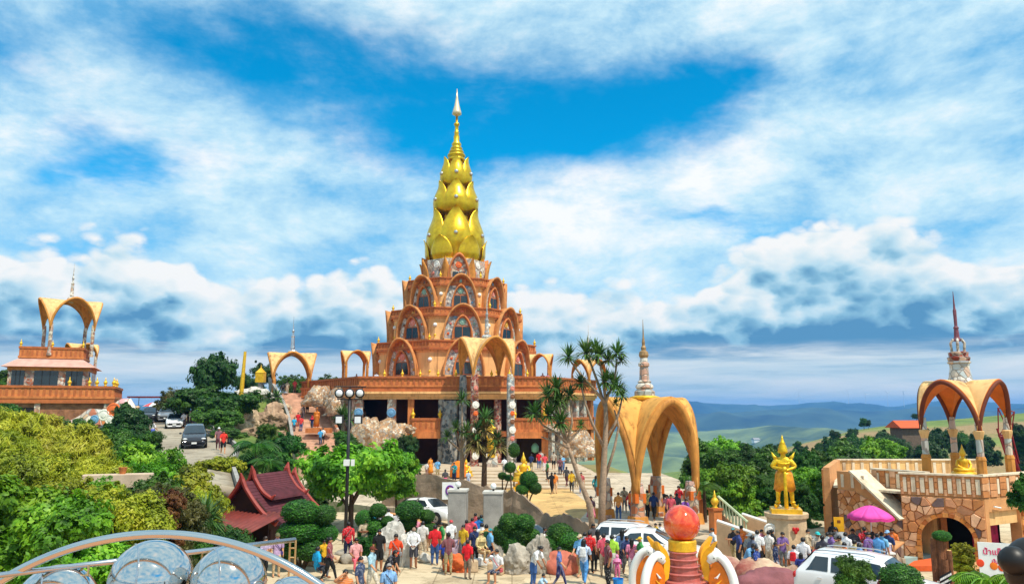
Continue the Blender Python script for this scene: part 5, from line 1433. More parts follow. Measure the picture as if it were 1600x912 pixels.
for i, (u, vt_, Y, w) in enumerate(far):
    p = P(u, vt_, Y)
    lf = ('dark', 'deep', 'dark')[i % 3]
    plant_px('hillside_tree', u, vt_, Y, w, ('round', 'fine')[i % 2], lf, FARL[i], group=FG, crown_frac=.85)

# ---- clipped bushes -------------------------------------------------------------------
def pad_mesh(seed, n=2600):
    g = np.random.default_rng(seed); D = unit(g.normal(size=(n, 3))); C = D * g.uniform(.93, 1.06, (n, 1))
    N = unit(D + g.normal(size=D.shape) * .55); A = unit(np.cross(N, g.normal(size=D.shape))); B = np.cross(N, A)
    s = g.uniform(.6, 1.3, (n, 1)); return quads('pad', C, A * .075 * s, B * .035 * s, LM['topi'])
PADS = [pad_mesh(s) for s in (21, 22)]
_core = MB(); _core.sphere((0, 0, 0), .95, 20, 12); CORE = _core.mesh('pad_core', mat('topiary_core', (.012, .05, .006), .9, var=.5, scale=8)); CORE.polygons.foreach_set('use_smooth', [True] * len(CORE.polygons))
def topiary(u, v, Y, pads, label, z=None, group='clipped topiary bushes', name='clipped_bush'):
    """pads: (du, dv, radius_px, flatness) around foot pixel (u, v)"""
    p = P(u, v, Y); zg = (walk_low(p.x, Y) if z is None else z); k = Y / FPX
    o = empty(name, (p.x, Y, zg), 0, label, 'bush', group)
    r = random.Random(int(u)); zf = p.z
    for (du, dv, rp, fl) in pads:
        c = P(u + du, v + dv, Y); x = c.x - p.x; z_ = c.z - zg; y = r.uniform(-.35, .35) * rp * k
        s = MB(); s.tube([(x * .1, 0, -.05), (x * .5, y * .5, z_ * .55), (x, y, z_)], [.07, .05, .035], 6); s.build('stem', M_bark, o)
        c_ = place('pad', PADS[len(o.children) % 2], o, (x, y, z_)); c_.scale = (rp * k, rp * k, rp * k * fl); c_.rotation_euler = (0, 0, r.uniform(0, 6))
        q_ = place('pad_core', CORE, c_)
topiary(470, 868, 33, ((2, -70, 28, .62), (0, -40, 31, .55), (36, -64, 18, .8), (-18, -14, 24, .7), (38, -34, 18, .8), (18, -12, 26, .6)), 'tall clipped bush of stacked pads beside the wooden house')
topiary(583, 852, 36, ((8, -55, 13, .8), (-14, -42, 14, .9), (22, -38, 10, .8), (2, -28, 15, .9), (24, -22, 12, .9), (-12, -18, 13, .9)), 'clipped pom-pom bush left of the pale standing rock')
topiary(645, 852, 36.5, ((-4, -55, 21, .7), (22, -46, 12, .8), (-8, -36, 14, .8), (24, -26, 13, .8), (2, -16, 14, .8)), 'clipped pom-pom bush right of the pale standing rock')
topiary(805, 862, 34.5, ((-8, -45, 17, .9), (15, -46, 15, .9), (-18, -26, 18, .9), (8, -28, 20, .9), (26, -24, 13, .9), (-2, -10, 18, .8)), 'clipped pom-pom bush in front of the right concrete pillar')
topiary(880, 870, 33.0, ((-4, -36, 20, .75), (10, -26, 20, .7), (-22, -20, 15, .8), (24, -16, 14, .8), (0, -8, 22, .6)), 'clipped rounded bush beside the red boulder')
topiary(1411, 918, 24.0, ((0, -12, 30, .75),), 'bright clipped dome bush at the lower right')
topiary(822, 766, 52.5, ((4, -17, 14, .9), (-6, -2, 10, .8), (14, -4, 10, .9)), 'dark clipped bush on the forecourt edge', z=0)
topiary(800, 742, 56, ((-3, -12, 9, .9),), 'small clipped ball bush on a stem at the forecourt', z=0)
topiary(785, 748, 57, ((0, -5, 7, .8), (10, -2, 7, .7)), 'low dark clipped bushes pair beside the forecourt edge', z=0)
topiary(803, 715, 64, ((0, -12, 9, 1.2),), 'clipped column bush by the golden shrine', z=0)
topiary(1469, 836, 27.3, ((0, 0, 13, .6),), 'small clipped dome bush on top of the log pillars', z=0)

# ---- dracaena trees with strap-leaf heads ------------------------------------------------
def rosette(seed, n=90, L=1.0, up=.5, mt='dracaena', w=.045):
    r = random.Random(seed); b = MB()
    for k in range(n):
        a = r.uniform(0, 2 * PI); e = math.asin(r.uniform(-.55, 1) * .98); l = L * r.uniform(.75, 1.1)
        d = Vector((math.cos(a) * math.cos(e), math.sin(a) * math.cos(e), math.sin(e))); s = Vector((-math.sin(a), math.cos(a), 0)) * w * L
        p0 = d * .05; p1 = d * l * .55; p2 = d * l + Vector((0, 0, -.22 * l * (1 - abs(e) / 1.6)))
        b.add([p0 - s * .7, p0 + s * .7, p1 + s, p1 - s, p2], [(0, 1, 2, 3), (3, 2, 4)])
    return b.mesh('leaf_head', LM[mt])
HEADS = [rosette(s) for s in (1, 2, 3)]; HEADS_DRY = [rosette(9, 110, 1.0, mt='dry')]
def dracaena(u, v, Y, z, trunk, branches, label, head=.55, mt=None, tr=.25):
    """trunk / branches as pixel polylines at depth Y (dy per point in metres); heads at branch ends"""
    f = P(u, v, Y); o = empty('dracaena', (f.x, Y, z), 0, label, 'tree', 'dracaena trees')
    def wpt(q): p = P(q[0], q[1], Y + (q[2] if len(q) > 2 else 0)); return (p.x - f.x, p.y - Y, p.z - z)
    b = MB(); pts = [wpt(q) for q in trunk]; pts[0] = (pts[0][0], pts[0][1], -.1)
    b.tube(pts, [lerp(tr, tr * .45, i / (len(pts) - 1)) for i in range(len(pts))], 9); b.build('trunk', mt or M_barkp, o, smooth=True)
    for i, (path, hs) in enumerate(branches):
        pp_ = [wpt(q) for q in path]
        b = MB(); b.tube(pp_, [lerp(tr * .42, tr * .2, j / (len(pp_) - 1)) for j in range(len(pp_))], 7); b.build('branch', mt or M_barkp, o, smooth=True)
        for (du, dv, s) in hs:
            e = wpt((path[-1][0] + du, path[-1][1] + dv, path[-1][2] if len(path[-1]) > 2 else 0))
            h = place('leaf_head', (HEADS if s > 0 else HEADS_DRY)[(i + int(abs(du))) % (3 if s > 0 else 1)], o, e); k = head * 1.35 * abs(s); h.scale = (k, k, k); h.rotation_euler = (0, 0, i * 1.3)
H1 = [(0, 0, 1)]
dracaena(938, 836, 42.2, -1.1, [(938, 836), (941, 780), (944, 720), (947, 660), (946, 622)], [
    ([(946, 640), (935, 600, .3), (922, 565, .4), (916, 552, .4)], [(0, 0, 1.25), (14, -8, .9)]), ([(946, 630), (930, 610, -.3), (905, 582, -.4), (890, 562, -.5)], [(-2, -4, 1.05)]),
    ([(946, 622), (942, 590, 0), (936, 562, 0)], [(0, -8, 1.15), (14, 0, .9)]), ([(946, 622), (956, 606, .3), (962, 580, .4), (964, 560, .4)], [(0, -8, 1.1), (6, 4, .7)]),
    ([(946, 630), (952, 614, -.2)], [(-6, -18, 1.1), (8, -14, 1.1), (14, -4, .9)]), ([(944, 700), (925, 660, -.4), (914, 628, -.5), (908, 602, -.5)], [(0, -4, .95)]),
    ([(944, 690), (962, 660, .3), (968, 640, .3), (972, 622, .3)], [(0, -4, .75)]), ([(941, 760), (960, 700, .4), (967, 665, .4), (960, 640, .4)], [(2, -10, .5)])],
    'tall branching dracaena palm standing before the arch pavilion', .66, tr=.22)
dracaena(926, 838, 41.2, -1.1, [(930, 838), (922, 790), (906, 750), (893, 712), (886, 692)], [
    ([(886, 692), (868, 676, -.2), (848, 664, -.4), (838, 652, -.4)], [(-2, -6, 1.05)]), ([(886, 692), (872, 662, .1), (862, 640, .2), (856, 622, .2)], [(0, -4, 1.2), (14, 8, 1.0)]),
    ([(886, 692), (880, 656, 0), (874, 632, 0), (870, 612, 0)], [(0, -6, 1.15), (4, 14, 1.0)]), ([(886, 692), (894, 660, .2), (892, 634, .3), (890, 622, .3)], [(0, -4, .9)]),
    ([(890, 700), (866, 690, -.4), (846, 682, -.6)], [(30, -22, 1.1), (12, -34, 1.1)]), ([(886, 692), (902, 676, .2), (908, 668, .2)], [(0, -4, .6)])],
    'leaning dracaena palm with bushy heads left of the tall one', .66, tr=.18)
dracaena(722, 745, 56, 0, [(722, 745), (722, 715), (721, 700)], [
    ([(721, 705), (716, 685), (712, 672)], [(0, -4, .9)]), ([(721, 700), (722, 660), (722, 632)], [(0, -8, 1.0)]), ([(721, 705), (706, 692), (699, 686)], [(0, -4, .8)]), ([(722, 725), (735, 700), (740, 690)], [(0, -4, .6)]), ([(721, 700), (726, 685), (728, 678)], [(0, -4, 1.0)])],
    'thin pale dracaena at the pagoda steps', .72, tr=.22)
dracaena(756, 748, 55, 0, [(756, 748), (757, 725), (757, 705)], [
    ([(757, 715), (752, 690), (748, 675)], [(0, 0, 1.1), (-4, 14, -1.2)]), ([(757, 710), (758, 680), (758, 655)], [(0, -2, 1.1), (0, 16, -1.2)]), ([(757, 722), (772, 705), (776, 690)], [(0, -4, 1.0), (0, 8, -1.1)]), ([(757, 710), (745, 700), (742, 696)], [(0, 0, -1.2)])],
    'shaggy dracaena with dry skirt before the mosaic columns', .8, mt=M_bark, tr=.24)
dracaena(536, 684, 77, 2.6, [(536, 684), (536, 664), (536, 654)], [([(536, 659), (534, 650)], [(0, 0, 1.2)]), ([(536, 659), (542, 652)], [(0, 0, 1.1)])], 'small bushy dracaena beside the lower hill stairs', .95, tr=.2)
dracaena(430, 650, 86, 5.5, [(430, 650), (428, 635), (427, 628)], [([(427, 632), (420, 622)], [(0, 0, 1.0)]), ([(427, 630), (433, 620)], [(0, 0, 1.1)])], 'small dracaena among the boulders by the stairs', .9, tr=.15)
dracaena(320, 830, 26, .3, [(320, 830), (320, 818), (320, 812)], [([(320, 816), (320, 808)], [(0, 0, 1.3), (-8, 6, 1.0), (10, 6, 1.0)])], 'spiky strap-leaved plant behind the steel hoop', .55, tr=.06)
# arching palm fronds over the wooden house
def frond_palm(u, v, Y, z, hpx, L, n, label, seed, leaf='deep', name='palm'):
    f = P(u, v, Y); top = P(u, v - hpx, Y); o = empty(name, (f.x, Y, z), 0, label, 'plant' if name != 'palm' else 'palm'); ht = top.z - z
    b = MB(); b.tube([(0, 0, -.1), (.03, 0, ht * .5), (0, 0, ht)], [.14, .11, .09], 8); b.build('trunk', M_bark, o, smooth=True)
    r = random.Random(seed)
    for k in range(n):
        a = 2 * PI * k / n + r.uniform(-.2, .2); e = r.uniform(.35, 1.15); m = MB(); pts = []
        for j in range(9):
            t = j / 8; pts.append(Vector((math.cos(a) * L * t * math.cos(e * .6), math.sin(a) * L * t * math.cos(e * .6), ht + L * (math.sin(e) * t - .85 * t * t))))
        m.tube(pts, [.025] * 9, 4)
        for j in range(1, 9):
            for s in (-1, 1):
                for q_ in (0, .5):
                    p = pts[j - 1].lerp(pts[j], q_); side = Vector((-math.sin(a) * s, math.cos(a) * s, -.35)); l = L * .34 * math.sin(PI * min(.96, (j + q_) / 9.5)); fw = (pts[j] - pts[j - 1]).normalized()
                    m.add([p, p + side * l * .5 + fw * l * .3 + Vector((0, 0, .03)), p + side * l + fw * l * .35, p + side * l * .5 + fw * l * .08], [(0, 1, 2, 3)])
        m.build('frond', LM[leaf], o)
frond_palm(400, 720, 50, tz(P(400, 720, 50).x, 50), 22, 1.9, 14, 'arching palm between the road and wooden house', 3)
frond_palm(418, 745, 46, -.5, 20, 1.5, 12, 'small palm at the ridge of the wooden house', 4)
frond_palm(1545, 925, 21.5, 0, 12, 1.15, 22, 'bright strap-leaved plant in front of the white sign', 8, 'bright', 'planter_plant')
frond_palm(1595, 925, 21, 0, 14, 1.0, 18, 'bright green plant cut by the right edge below the sign', 9, 'bright', 'planter_plant')
frond_palm(1100, 770, 46.5, -1.0, 10, 1.3, 12, 'pale palm shrub beside the pavilion leg', 10, 'green', 'planter_plant')
plant_px('planter_shrub', 1335, 866, 24.6, 56, 'fine', 'green', 'dark green shrub between pink rock and white four-wheel-drive', cat='bush', z0=0, bush=True)
plant_px('planter_shrub', 1500, 843, 28.6, 34, 'airy', 'gold', 'yellow-flowered shrub behind the log pillars', cat='bush', z0=0, bush=True)
plant_px('edge_tree', 1612, 745, 27, 60, 'round', 'deep', 'green branch of a tree at the right edge', cat='tree', z0=0, crown_frac=.35)

# ================================================================== people
SKEL = [('pel', 'spi'), ('spi', 'che'), ('che', 'nek'), ('nek', 'hd1'), ('hd1', 'hd2')]
for S in 'LR': SKEL += [('pel', 'hip' + S), ('hip' + S, 'kne' + S), ('kne' + S, 'ank' + S), ('ank' + S, 'toe' + S), ('che', 'sho' + S), ('sho' + S, 'elb' + S), ('elb' + S, 'wri' + S), ('wri' + S, 'han' + S)]
RAD = dict(pel=(.155, .115), spi=(.135, .10), che=(.155, .11), nek=(.055, .055), hd1=(.072, .085), hd2=(.078, .092), hip=(.10, .10), kne=(.066, .068), ank=(.045, .048), toe=(.042, .03), sho=(.075, .075), elb=(.05, .05), wri=(.036, .034), han=(.042, .024))
SEG = {'pel': 4}
def base_pose():
    p = dict(pel=(0, 0, .93), spi=(0, .01, 1.13), che=(0, .01, 1.36), nek=(0, .01, 1.49), hd1=(0, -.01, 1.575), hd2=(0, -.01, 1.645))
    for S, s in (('L', 1), ('R', -1)):
        p.update({'hip' + S: (s * .095, 0, .86), 'kne' + S: (s * .105, -.02, .48), 'ank' + S: (s * .11, .02, .08), 'toe' + S: (s * .125, -.15, .035),
                  'sho' + S: (s * .185, .01, 1.40), 'elb' + S: (s * .235, .04, 1.13), 'wri' + S: (s * .245, -.04, .90), 'han' + S: (s * .245, -.07, .82)})
    return p
def pose(kind):
    p = base_pose()
    if kind == 'walk':
        p.update(kneL=(.10, -.17, .50), ankL=(.10, -.27, .11), toeL=(.11, -.43, .07), kneR=(-.10, .07, .48), ankR=(-.10, .30, .14), toeR=(-.11, .19, .035), elbL=(.23, .14, 1.15), wriL=(.23, .10, .92), hanL=(.23, .07, .84), elbR=(-.23, -.08, 1.14), wriR=(-.22, -.24, .98), hanR=(-.22, -.30, .93))
    elif kind == 'brow':
        p.update(elbR=(-.36, -.16, 1.44), wriR=(-.12, -.19, 1.62), hanR=(-.03, -.17, 1.66))
    elif kind == 'phone':
        p.update(elbL=(.23, -.06, 1.13), wriL=(.10, -.27, 1.20), hanL=(.05, -.31, 1.26), elbR=(-.23, -.06, 1.13), wriR=(-.10, -.27, 1.18), hanR=(-.05, -.31, 1.23), hd1=(0, -.05, 1.57), hd2=(0, -.07, 1.635))
    elif kind == 'sit':
        d = .44
        for k in ('pel', 'spi', 'che', 'nek', 'hd1', 'hd2', 'hipL', 'hipR', 'shoL', 'shoR', 'elbL', 'elbR'): x, y, z = p[k]; p[k] = (x, y, z - d)
        p.update(kneL=(.14, -.42, .46), ankL=(.15, -.38, .08), toeL=(.16, -.55, .035), kneR=(-.14, -.42, .46), ankR=(-.15, -.38, .08), toeR=(-.16, -.55, .035), wriL=(.17, -.22, .58), hanL=(.14, -.30, .56), wriR=(-.17, -.22, .58), hanR=(-.14, -.30, .56))
    elif kind == 'sitbrow':
        p = pose('sit'); p.update(elbR=(-.34, -.16, 1.0), wriR=(-.12, -.19, 1.18), hanR=(-.03, -.17, 1.22))
    elif kind == 'crouch':
        p.update(pel=(0, .16, .34), spi=(0, .06, .52), che=(0, -.06, .70), nek=(0, -.12, .82), hd1=(0, -.16, .90), hd2=(0, -.17, .97), hipL=(.095, .14, .32), hipR=(-.095, .14, .32), kneL=(.15, -.28, .46), ankL=(.13, -.04, .08), toeL=(.14, -.20, .035), kneR=(-.15, -.28, .44), ankR=(-.13, -.04, .08), toeR=(-.14, -.20, .035),
                 shoL=(.18, -.07, .74), shoR=(-.18, -.07, .74), elbL=(.21, -.25, .56), wriL=(.15, -.44, .48), hanL=(.13, -.52, .44), elbR=(-.21, -.25, .56), wriR=(-.15, -.44, .48), hanR=(-.13, -.52, .44))
    elif kind == 'bend':
        p.update(spi=(0, -.06, 1.10), che=(0, -.20, 1.28), nek=(0, -.29, 1.37), hd1=(0, -.35, 1.42), hd2=(0, -.39, 1.47), shoL=(.18, -.22, 1.31), shoR=(-.18, -.22, 1.31), elbL=(.22, -.30, 1.06), wriL=(.18, -.42, .86), hanL=(.17, -.47, .79), elbR=(-.22, -.30, 1.06), wriR=(-.18, -.42, .86), hanR=(-.17, -.47, .79))
    elif kind == 'cross':
        p.update(elbL=(.25, -.02, 1.14), wriL=(.06, -.19, 1.17), hanL=(-.03, -.20, 1.19), elbR=(-.25, -.02, 1.14), wriR=(-.06, -.21, 1.13), hanR=(.03, -.22, 1.14))
    elif kind == 'back':
        p.update(elbL=(.27, .10, 1.14), wriL=(.10, .19, .98), hanL=(.03, .19, .95), elbR=(-.27, .10, 1.14), wriR=(-.10, .19, .98), hanR=(-.03, .20, .95))
    elif kind == 'reach':
        p.update(elbR=(-.27, -.2, 1.28), wriR=(-.25, -.42, 1.30), hanR=(-.25, -.5, 1.31))
    elif kind == 'club':
        p.update(elbL=(.34, -.02, 1.20), wriL=(.06, -.23, 1.12), hanL=(.01, -.26, 1.10), elbR=(-.34, -.02, 1.20), wriR=(-.06, -.23, 1.16), hanR=(-.01, -.26, 1.16), kneL=(.19, -.02, .48), ankL=(.21, .02, .08), toeL=(.27, -.15, .035), kneR=(-.19, -.02, .48), ankR=(-.21, .02, .08), toeR=(-.27, -.15, .035), hipL=(.12, 0, .87), hipR=(-.12, 0, .87))
    return p
BONESLOT = {'pel-spi': 1, 'spi-che': 1, 'che-nek': 1, 'nek-hd1': 0, 'hd1-hd2': 0, 'pel-hip': 4, 'hip-kne': 4, 'kne-ank': 5, 'ank-toe': 6, 'che-sho': 1, 'sho-elb': 2, 'elb-wri': 3, 'wri-han': 0}
POSES = {}
def body(kind, scale_r=1.0):
    key = (kind, scale_r)
    if key in POSES: return POSES[key]
    p = pose(kind); names = list(p); idx = {n: i for i, n in enumerate(names)}
    me = bpy.data.meshes.new('sk'); me.from_pydata([p[n] for n in names], [(idx[a], idx[c]) for a, c in SKEL], [])
    ob = bpy.data.objects.new('sk', me); COL.objects.link(ob)
    m = ob.modifiers.new('skin', 'SKIN'); m.branch_smoothing = .4; m.use_smooth_shade = True
    ss = ob.modifiers.new('sub', 'SUBSURF'); ss.levels = 2; ss.render_levels = 2
    for n in names:
        r = RAD[n[:3]]; k = scale_r if n[:3] in ('pel', 'spi', 'che', 'hip', 'sho', 'kne', 'elb') else 1.0
        me.skin_vertices[0].data[idx[n]].radius = (r[0] * k, r[1] * k); me.skin_vertices[0].data[idx[n]].use_root = (n == 'pel')
    dg = bpy.context.evaluated_depsgraph_get(); ev = ob.evaluated_get(dg); res = bpy.data.meshes.new_from_object(ev)
    bpy.data.objects.remove(ob); bpy.data.meshes.remove(me)
    V = [v.co.copy() for v in res.vertices]; F = [tuple(q.vertices) for q in res.polygons]; slots = []
    segs = [(Vector(p[a]), Vector(p[c]), BONESLOT[a[:3] + '-' + c[:3]]) for a, c in SKEL]
    for f in F:
        c = sum((V[i] for i in f), Vector()) / len(f); best = (9, 0)
        for a, e, sl in segs:
            d = e - a; t = max(0, min(1, (c - a).dot(d) / d.length_squared)); q = (c - a - d * t).length
            if sl == 1: q *= .72
            if q < best[0]: best = (q, sl)
        slots.append(best[1])
    bpy.data.meshes.remove(res)
    # clothing stands a little off the skin
    nv = [Vector() for _ in V]; cl = [0] * len(V); tot = [0] * len(V)
    for f, s in zip(F, slots):
        n = (V[f[1]] - V[f[0]]).cross(V[f[2]] - V[f[0]])
        for i in f: nv[i] += n; tot[i] += 1; cl[i] += s in (1, 2, 4)
    for i in range(len(V)):
        if tot[i] and cl[i] == tot[i]: V[i] = V[i] + nv[i].normalized() * (.018 + .006 * mnoise.noise(V[i] * 9))
    b = MB(); b.v = [tuple(v) for v in V]; b.f = list(F); b.m = slots; b.s = [True] * len(F); b.smooth = True
    # nose, eyes, mouth, ears
    h1, h2 = Vector(p['hd1']), Vector(p['hd2']); hc = (h1 + h2) / 2; up = (h2 - h1).normalized(); fw = Vector((0, -1, 0)); fw = (fw - up * fw.dot(up)).normalized(); rt = up.cross(fw)
    b.mat = 0; b.sphere(hc + fw * .095 - up * .015, (.014, .02, .022), 6, 5)
    for s in (-1, 1): b.sphere(hc + rt * s * .082 + up * .0, (.012, .022, .03), 6, 5)
    b.mat = 7
    for s in (-1, 1): b.sphere(hc + fw * .083 + rt * s * .032 + up * .018, (.014, .01, .008), 6, 4)
    b.mat = 8; b.sphere(hc + fw * .083 - up * .055, (.026, .01, .008), 6, 4)
    # fingers and thumb
    b.mat = 0
    for S, s in (('L', 1), ('R', -1)):
        w, h = Vector(p['wri' + S]), Vector(p['han' + S]); d = (h - w).normalized(); sd_ = d.cross(Vector((s, 0, 0.01))); sd_ = sd_.normalized() if sd_.length > 1e-3 else Vector((0, 1, 0))
        pn = d.cross(sd_).normalized()
        for k, l in enumerate((.06, .07, .066, .05)):
            o_ = h + sd_ * (k - 1.5) * .019; b.tube([o_ - d * .01, o_ + d * l * .6, o_ + d * l + pn * .012 * s], [.0095, .009, .007], 5)
        o_ = w + d * .03 + sd_ * -.034; b.tube([o_, o_ + d * .03 - sd_ * .022, o_ + d * .06 - sd_ * .026], [.011, .0105, .008], 5)
    me2 = b.mesh('person', [M_white] * 9)
    POSES[key] = (me2, hc, p); return POSES[key]
def hair_mesh(style):
    b = MB(); b.smooth = True
    def cap(low_front, low_back, k=1.0, top=.0):
        def fn(u, v):
            a = u * 2 * PI; back = .5 + .5 * math.sin(a); lo = lerp(low_front, low_back, back)     # a = pi/2 is the back (+y)
            ph = lerp(PI / 2, lo, v)
            return (.094 * k * math.cos(ph) * math.cos(a), .01 + .108 * k * math.cos(ph) * math.sin(a), .02 + top + .112 * k * math.sin(ph))
        b.grid(fn, 16, 8)
    if style == 'short': cap(.42, -.55)
    elif style == 'long':
        cap(.42, -.7, 1.05)
        b.grid(lambda u, v: ((u - .5) * .21 * (1 - .15 * v), .06 + .055 * math.sin(u * PI) + .03 * v, .03 - .34 * v), 6, 5)
        b.grid(lambda u, v: ((u - .5) * .19, .045 + .02 * math.sin(u * PI), .03 - .33 * v), 6, 5)
    elif style == 'bun': cap(.42, -.6, 1.03); b.sphere((0, .13, .06), .052, 10, 7)
    elif style == 'cap':
        cap(.25, .1, 1.10, .01); b.grid(lambda u, v: ((u - .5) * .17 * (1 - .25 * v), -.09 - .09 * v, .055 - .015 * v), 6, 3); b.grid(lambda u, v: ((u - .5) * .17 * (1 - .25 * v), -.09 - .09 * v, .047 - .015 * v), 6, 3)
    elif style == 'hat':
        cap(.2, .2, 1.12, .01); b.lathe([(.105, .045), (.19, .03), (.19, .022), (.105, .035)], 18, cap=False)
    elif style == 'hijab':
        cap(.35, -1.2, 1.16)
        b.lathe([(.10, -.05), (.12, -.12), (.20, -.22), (.23, -.30)], 16, c=(0, .03, 0), cap=False)
    return b.mesh('hair', M_black)
HAIR = {}
PC = {}
def cloth(hx):
    if hx not in PC:
        m = PC[hx] = mat('cloth_' + hx, hexc(hx), .85, var=.38, scale=9, bump=.5, bscale=14, coords='obj'); q = sum(map(ord, hx)) % 5
        if q < 3 and hx not in ('161618', '141416', '141418'):      # some cloth is striped, checked or flowered
            t = NT(m.node_tree); b = t.n['Principled BSDF']; src = b.inputs['Base Color'].links[0].from_socket; pos = t.node('ShaderNodeTexCoord').outputs['Object']
            if q == 2:
                v = t.node('ShaderNodeTexVoronoi'); v.inputs['Scale'].default_value = 13; t.link(pos, v.inputs['Vector']); f = t.maprange(v.outputs['Distance'], .42, .25)
            else:
                w_ = t.node('ShaderNodeTexWave'); w_.bands_direction = 'Z' if q else 'X'; w_.inputs['Scale'].default_value = 5.5; w_.inputs['Distortion'].default_value = .6; t.link(pos, w_.inputs['Vector']); f = t.maprange(w_.outputs['Fac'], .6, .8)
            t.link(t.mix(t.math('MULTIPLY', f, .45), src, tuple(min(1, c * .35 + (.0 if sum(hexc(hx)) > 1.2 else .35)) for c in hexc(hx))), b.inputs['Base Color'])
    return PC[hx]
SKINS = [mat('skin_%d' % i, hexc(c), .6, var=.08, scale=6, coords='obj') for i, c in enumerate(('b9805c', 'a06a48', 'c8926c', '8c5a3c'))]
M_lip = mat('lips', hexc('8a4a3c'), .6)
M_hairb = mat('black_hair', (.012, .010, .009), .45, var=.3, scale=20)
_bagm = {}
def bag(parent, p, color, kind):
    b = MB()
    c, s = Vector(p['che']), Vector(p['spi'])
    if kind == 'pack':
        b.box((c + s) / 2 + Vector((0, .17, .02)), (.27, .13, .38), taper=.85); o = bevel(b.build('backpack', cloth(color), parent), .04)
    elif kind == 'strap':
        b.tube([c + Vector((-.16, -.02, .1)), c + Vector((-.06, -.14, -.02)), s + Vector((.1, -.135, 0)), s + Vector((.17, -.02, -.12)), s + Vector((.1, .12, .0)), c + Vector((-.06, .13, 0)), c + Vector((-.16, .03, .1))], .016, 5); b.build('strap', cloth(color), parent)
        b2 = MB(); b2.box(s + Vector((.2, 0, -.2)), (.1, .2, .16)); bevel(b2.build('bag', cloth(color), parent), .03)
def person(u, vh, kind, face, shirt, pants, label, hair='short', hairc=None, h=1.66, legs='long', arms='short', skin=None, zone='p', Y=None, z=None, skirt=None, pack=None, wide=1.0, shoe=None, group='visitors'):
    me, hc, p = body(kind, wide); k = h / 1.74
    top = p['hd2'][2] + .1
    if Y is None:
        Y0, Y1 = {'p': (20, 46), 'f': (42.5, 82), 'st': (79, 98), 'rd': (45, 100), 'r': (24, 40)}[zone]
        best = None
        for i in range(400):
            yy = lerp(Y0, Y1, i / 399); x = (u - 800) / FPX * yy; zg = ground_z(x, yy, zone)
            e = abs(proj((x, yy, zg + top * k))[1] - vh)
            if best is None or e < best[0]: best = (e, yy, zg)
        Y, z = best[1], best[2]
    elif z is None: z = P(u, vh, Y).z - top * k
    x = P(u, vh, Y).x
    o = place('person', me, None, (x, Y, z)); o.scale = (k, k, k); o.rotation_euler = (0, 0, R(face) + math.atan2(-x, Y))
    sk = SKINS[(int(u) if skin is None else skin) % 4]; sh, pa = cloth(shirt), cloth(pants)
    tab = [sk, sh, sh if arms != 'none' else sk, sh if arms == 'long' else sk, pa, pa if legs == 'long' else sk, cloth(shoe) if shoe else sk, M_black, M_lip]
    for i, m_ in enumerate(tab): o.material_slots[i].link = 'OBJECT'; o.material_slots[i].material = m_
    tag(o, label, 'person', group)
    if hair != 'bald':
        if hair not in HAIR: HAIR[hair] = hair_mesh(hair); HAIR[hair].polygons.foreach_set('use_smooth', [True] * len(HAIR[hair].polygons))
        hh = place({'cap': 'cap', 'hat': 'hat', 'hijab': 'headscarf'}.get(hair, 'hair'), HAIR[hair], o, tuple(hc)); hh.material_slots[0].link = 'OBJECT'; hh.material_slots[0].material = M_hairb if hairc is None else cloth(hairc)
    if skirt:
        s = MB(); zt_ = p['pel'][2] + .1; L = skirt
        s.lathe([(.15, 0), (.19, -.15), (.23, -L * .6), (.26 + .02, -L)], 16, c=(p['pel'][0], p['pel'][1], zt_), cap=False); so = s.build('skirt', pa, o, smooth=True); solidify(so, .01)
    if pack: bag(o, p, pack[1], pack[0])
    return o
def ground_z(x, y, zone):
    if zone == 'f':
        return 0.0 if y < 65.5 else min(.9, .15 * (int((y - 65.5) / 1.7) + 1))
    if zone == 'st': t = (y - 78) / 19.5; return lerp(1.0, 8.6, max(0, min(1, t)))
    if zone == 'rd': return road_z(y)
    return walk_low(x, y)

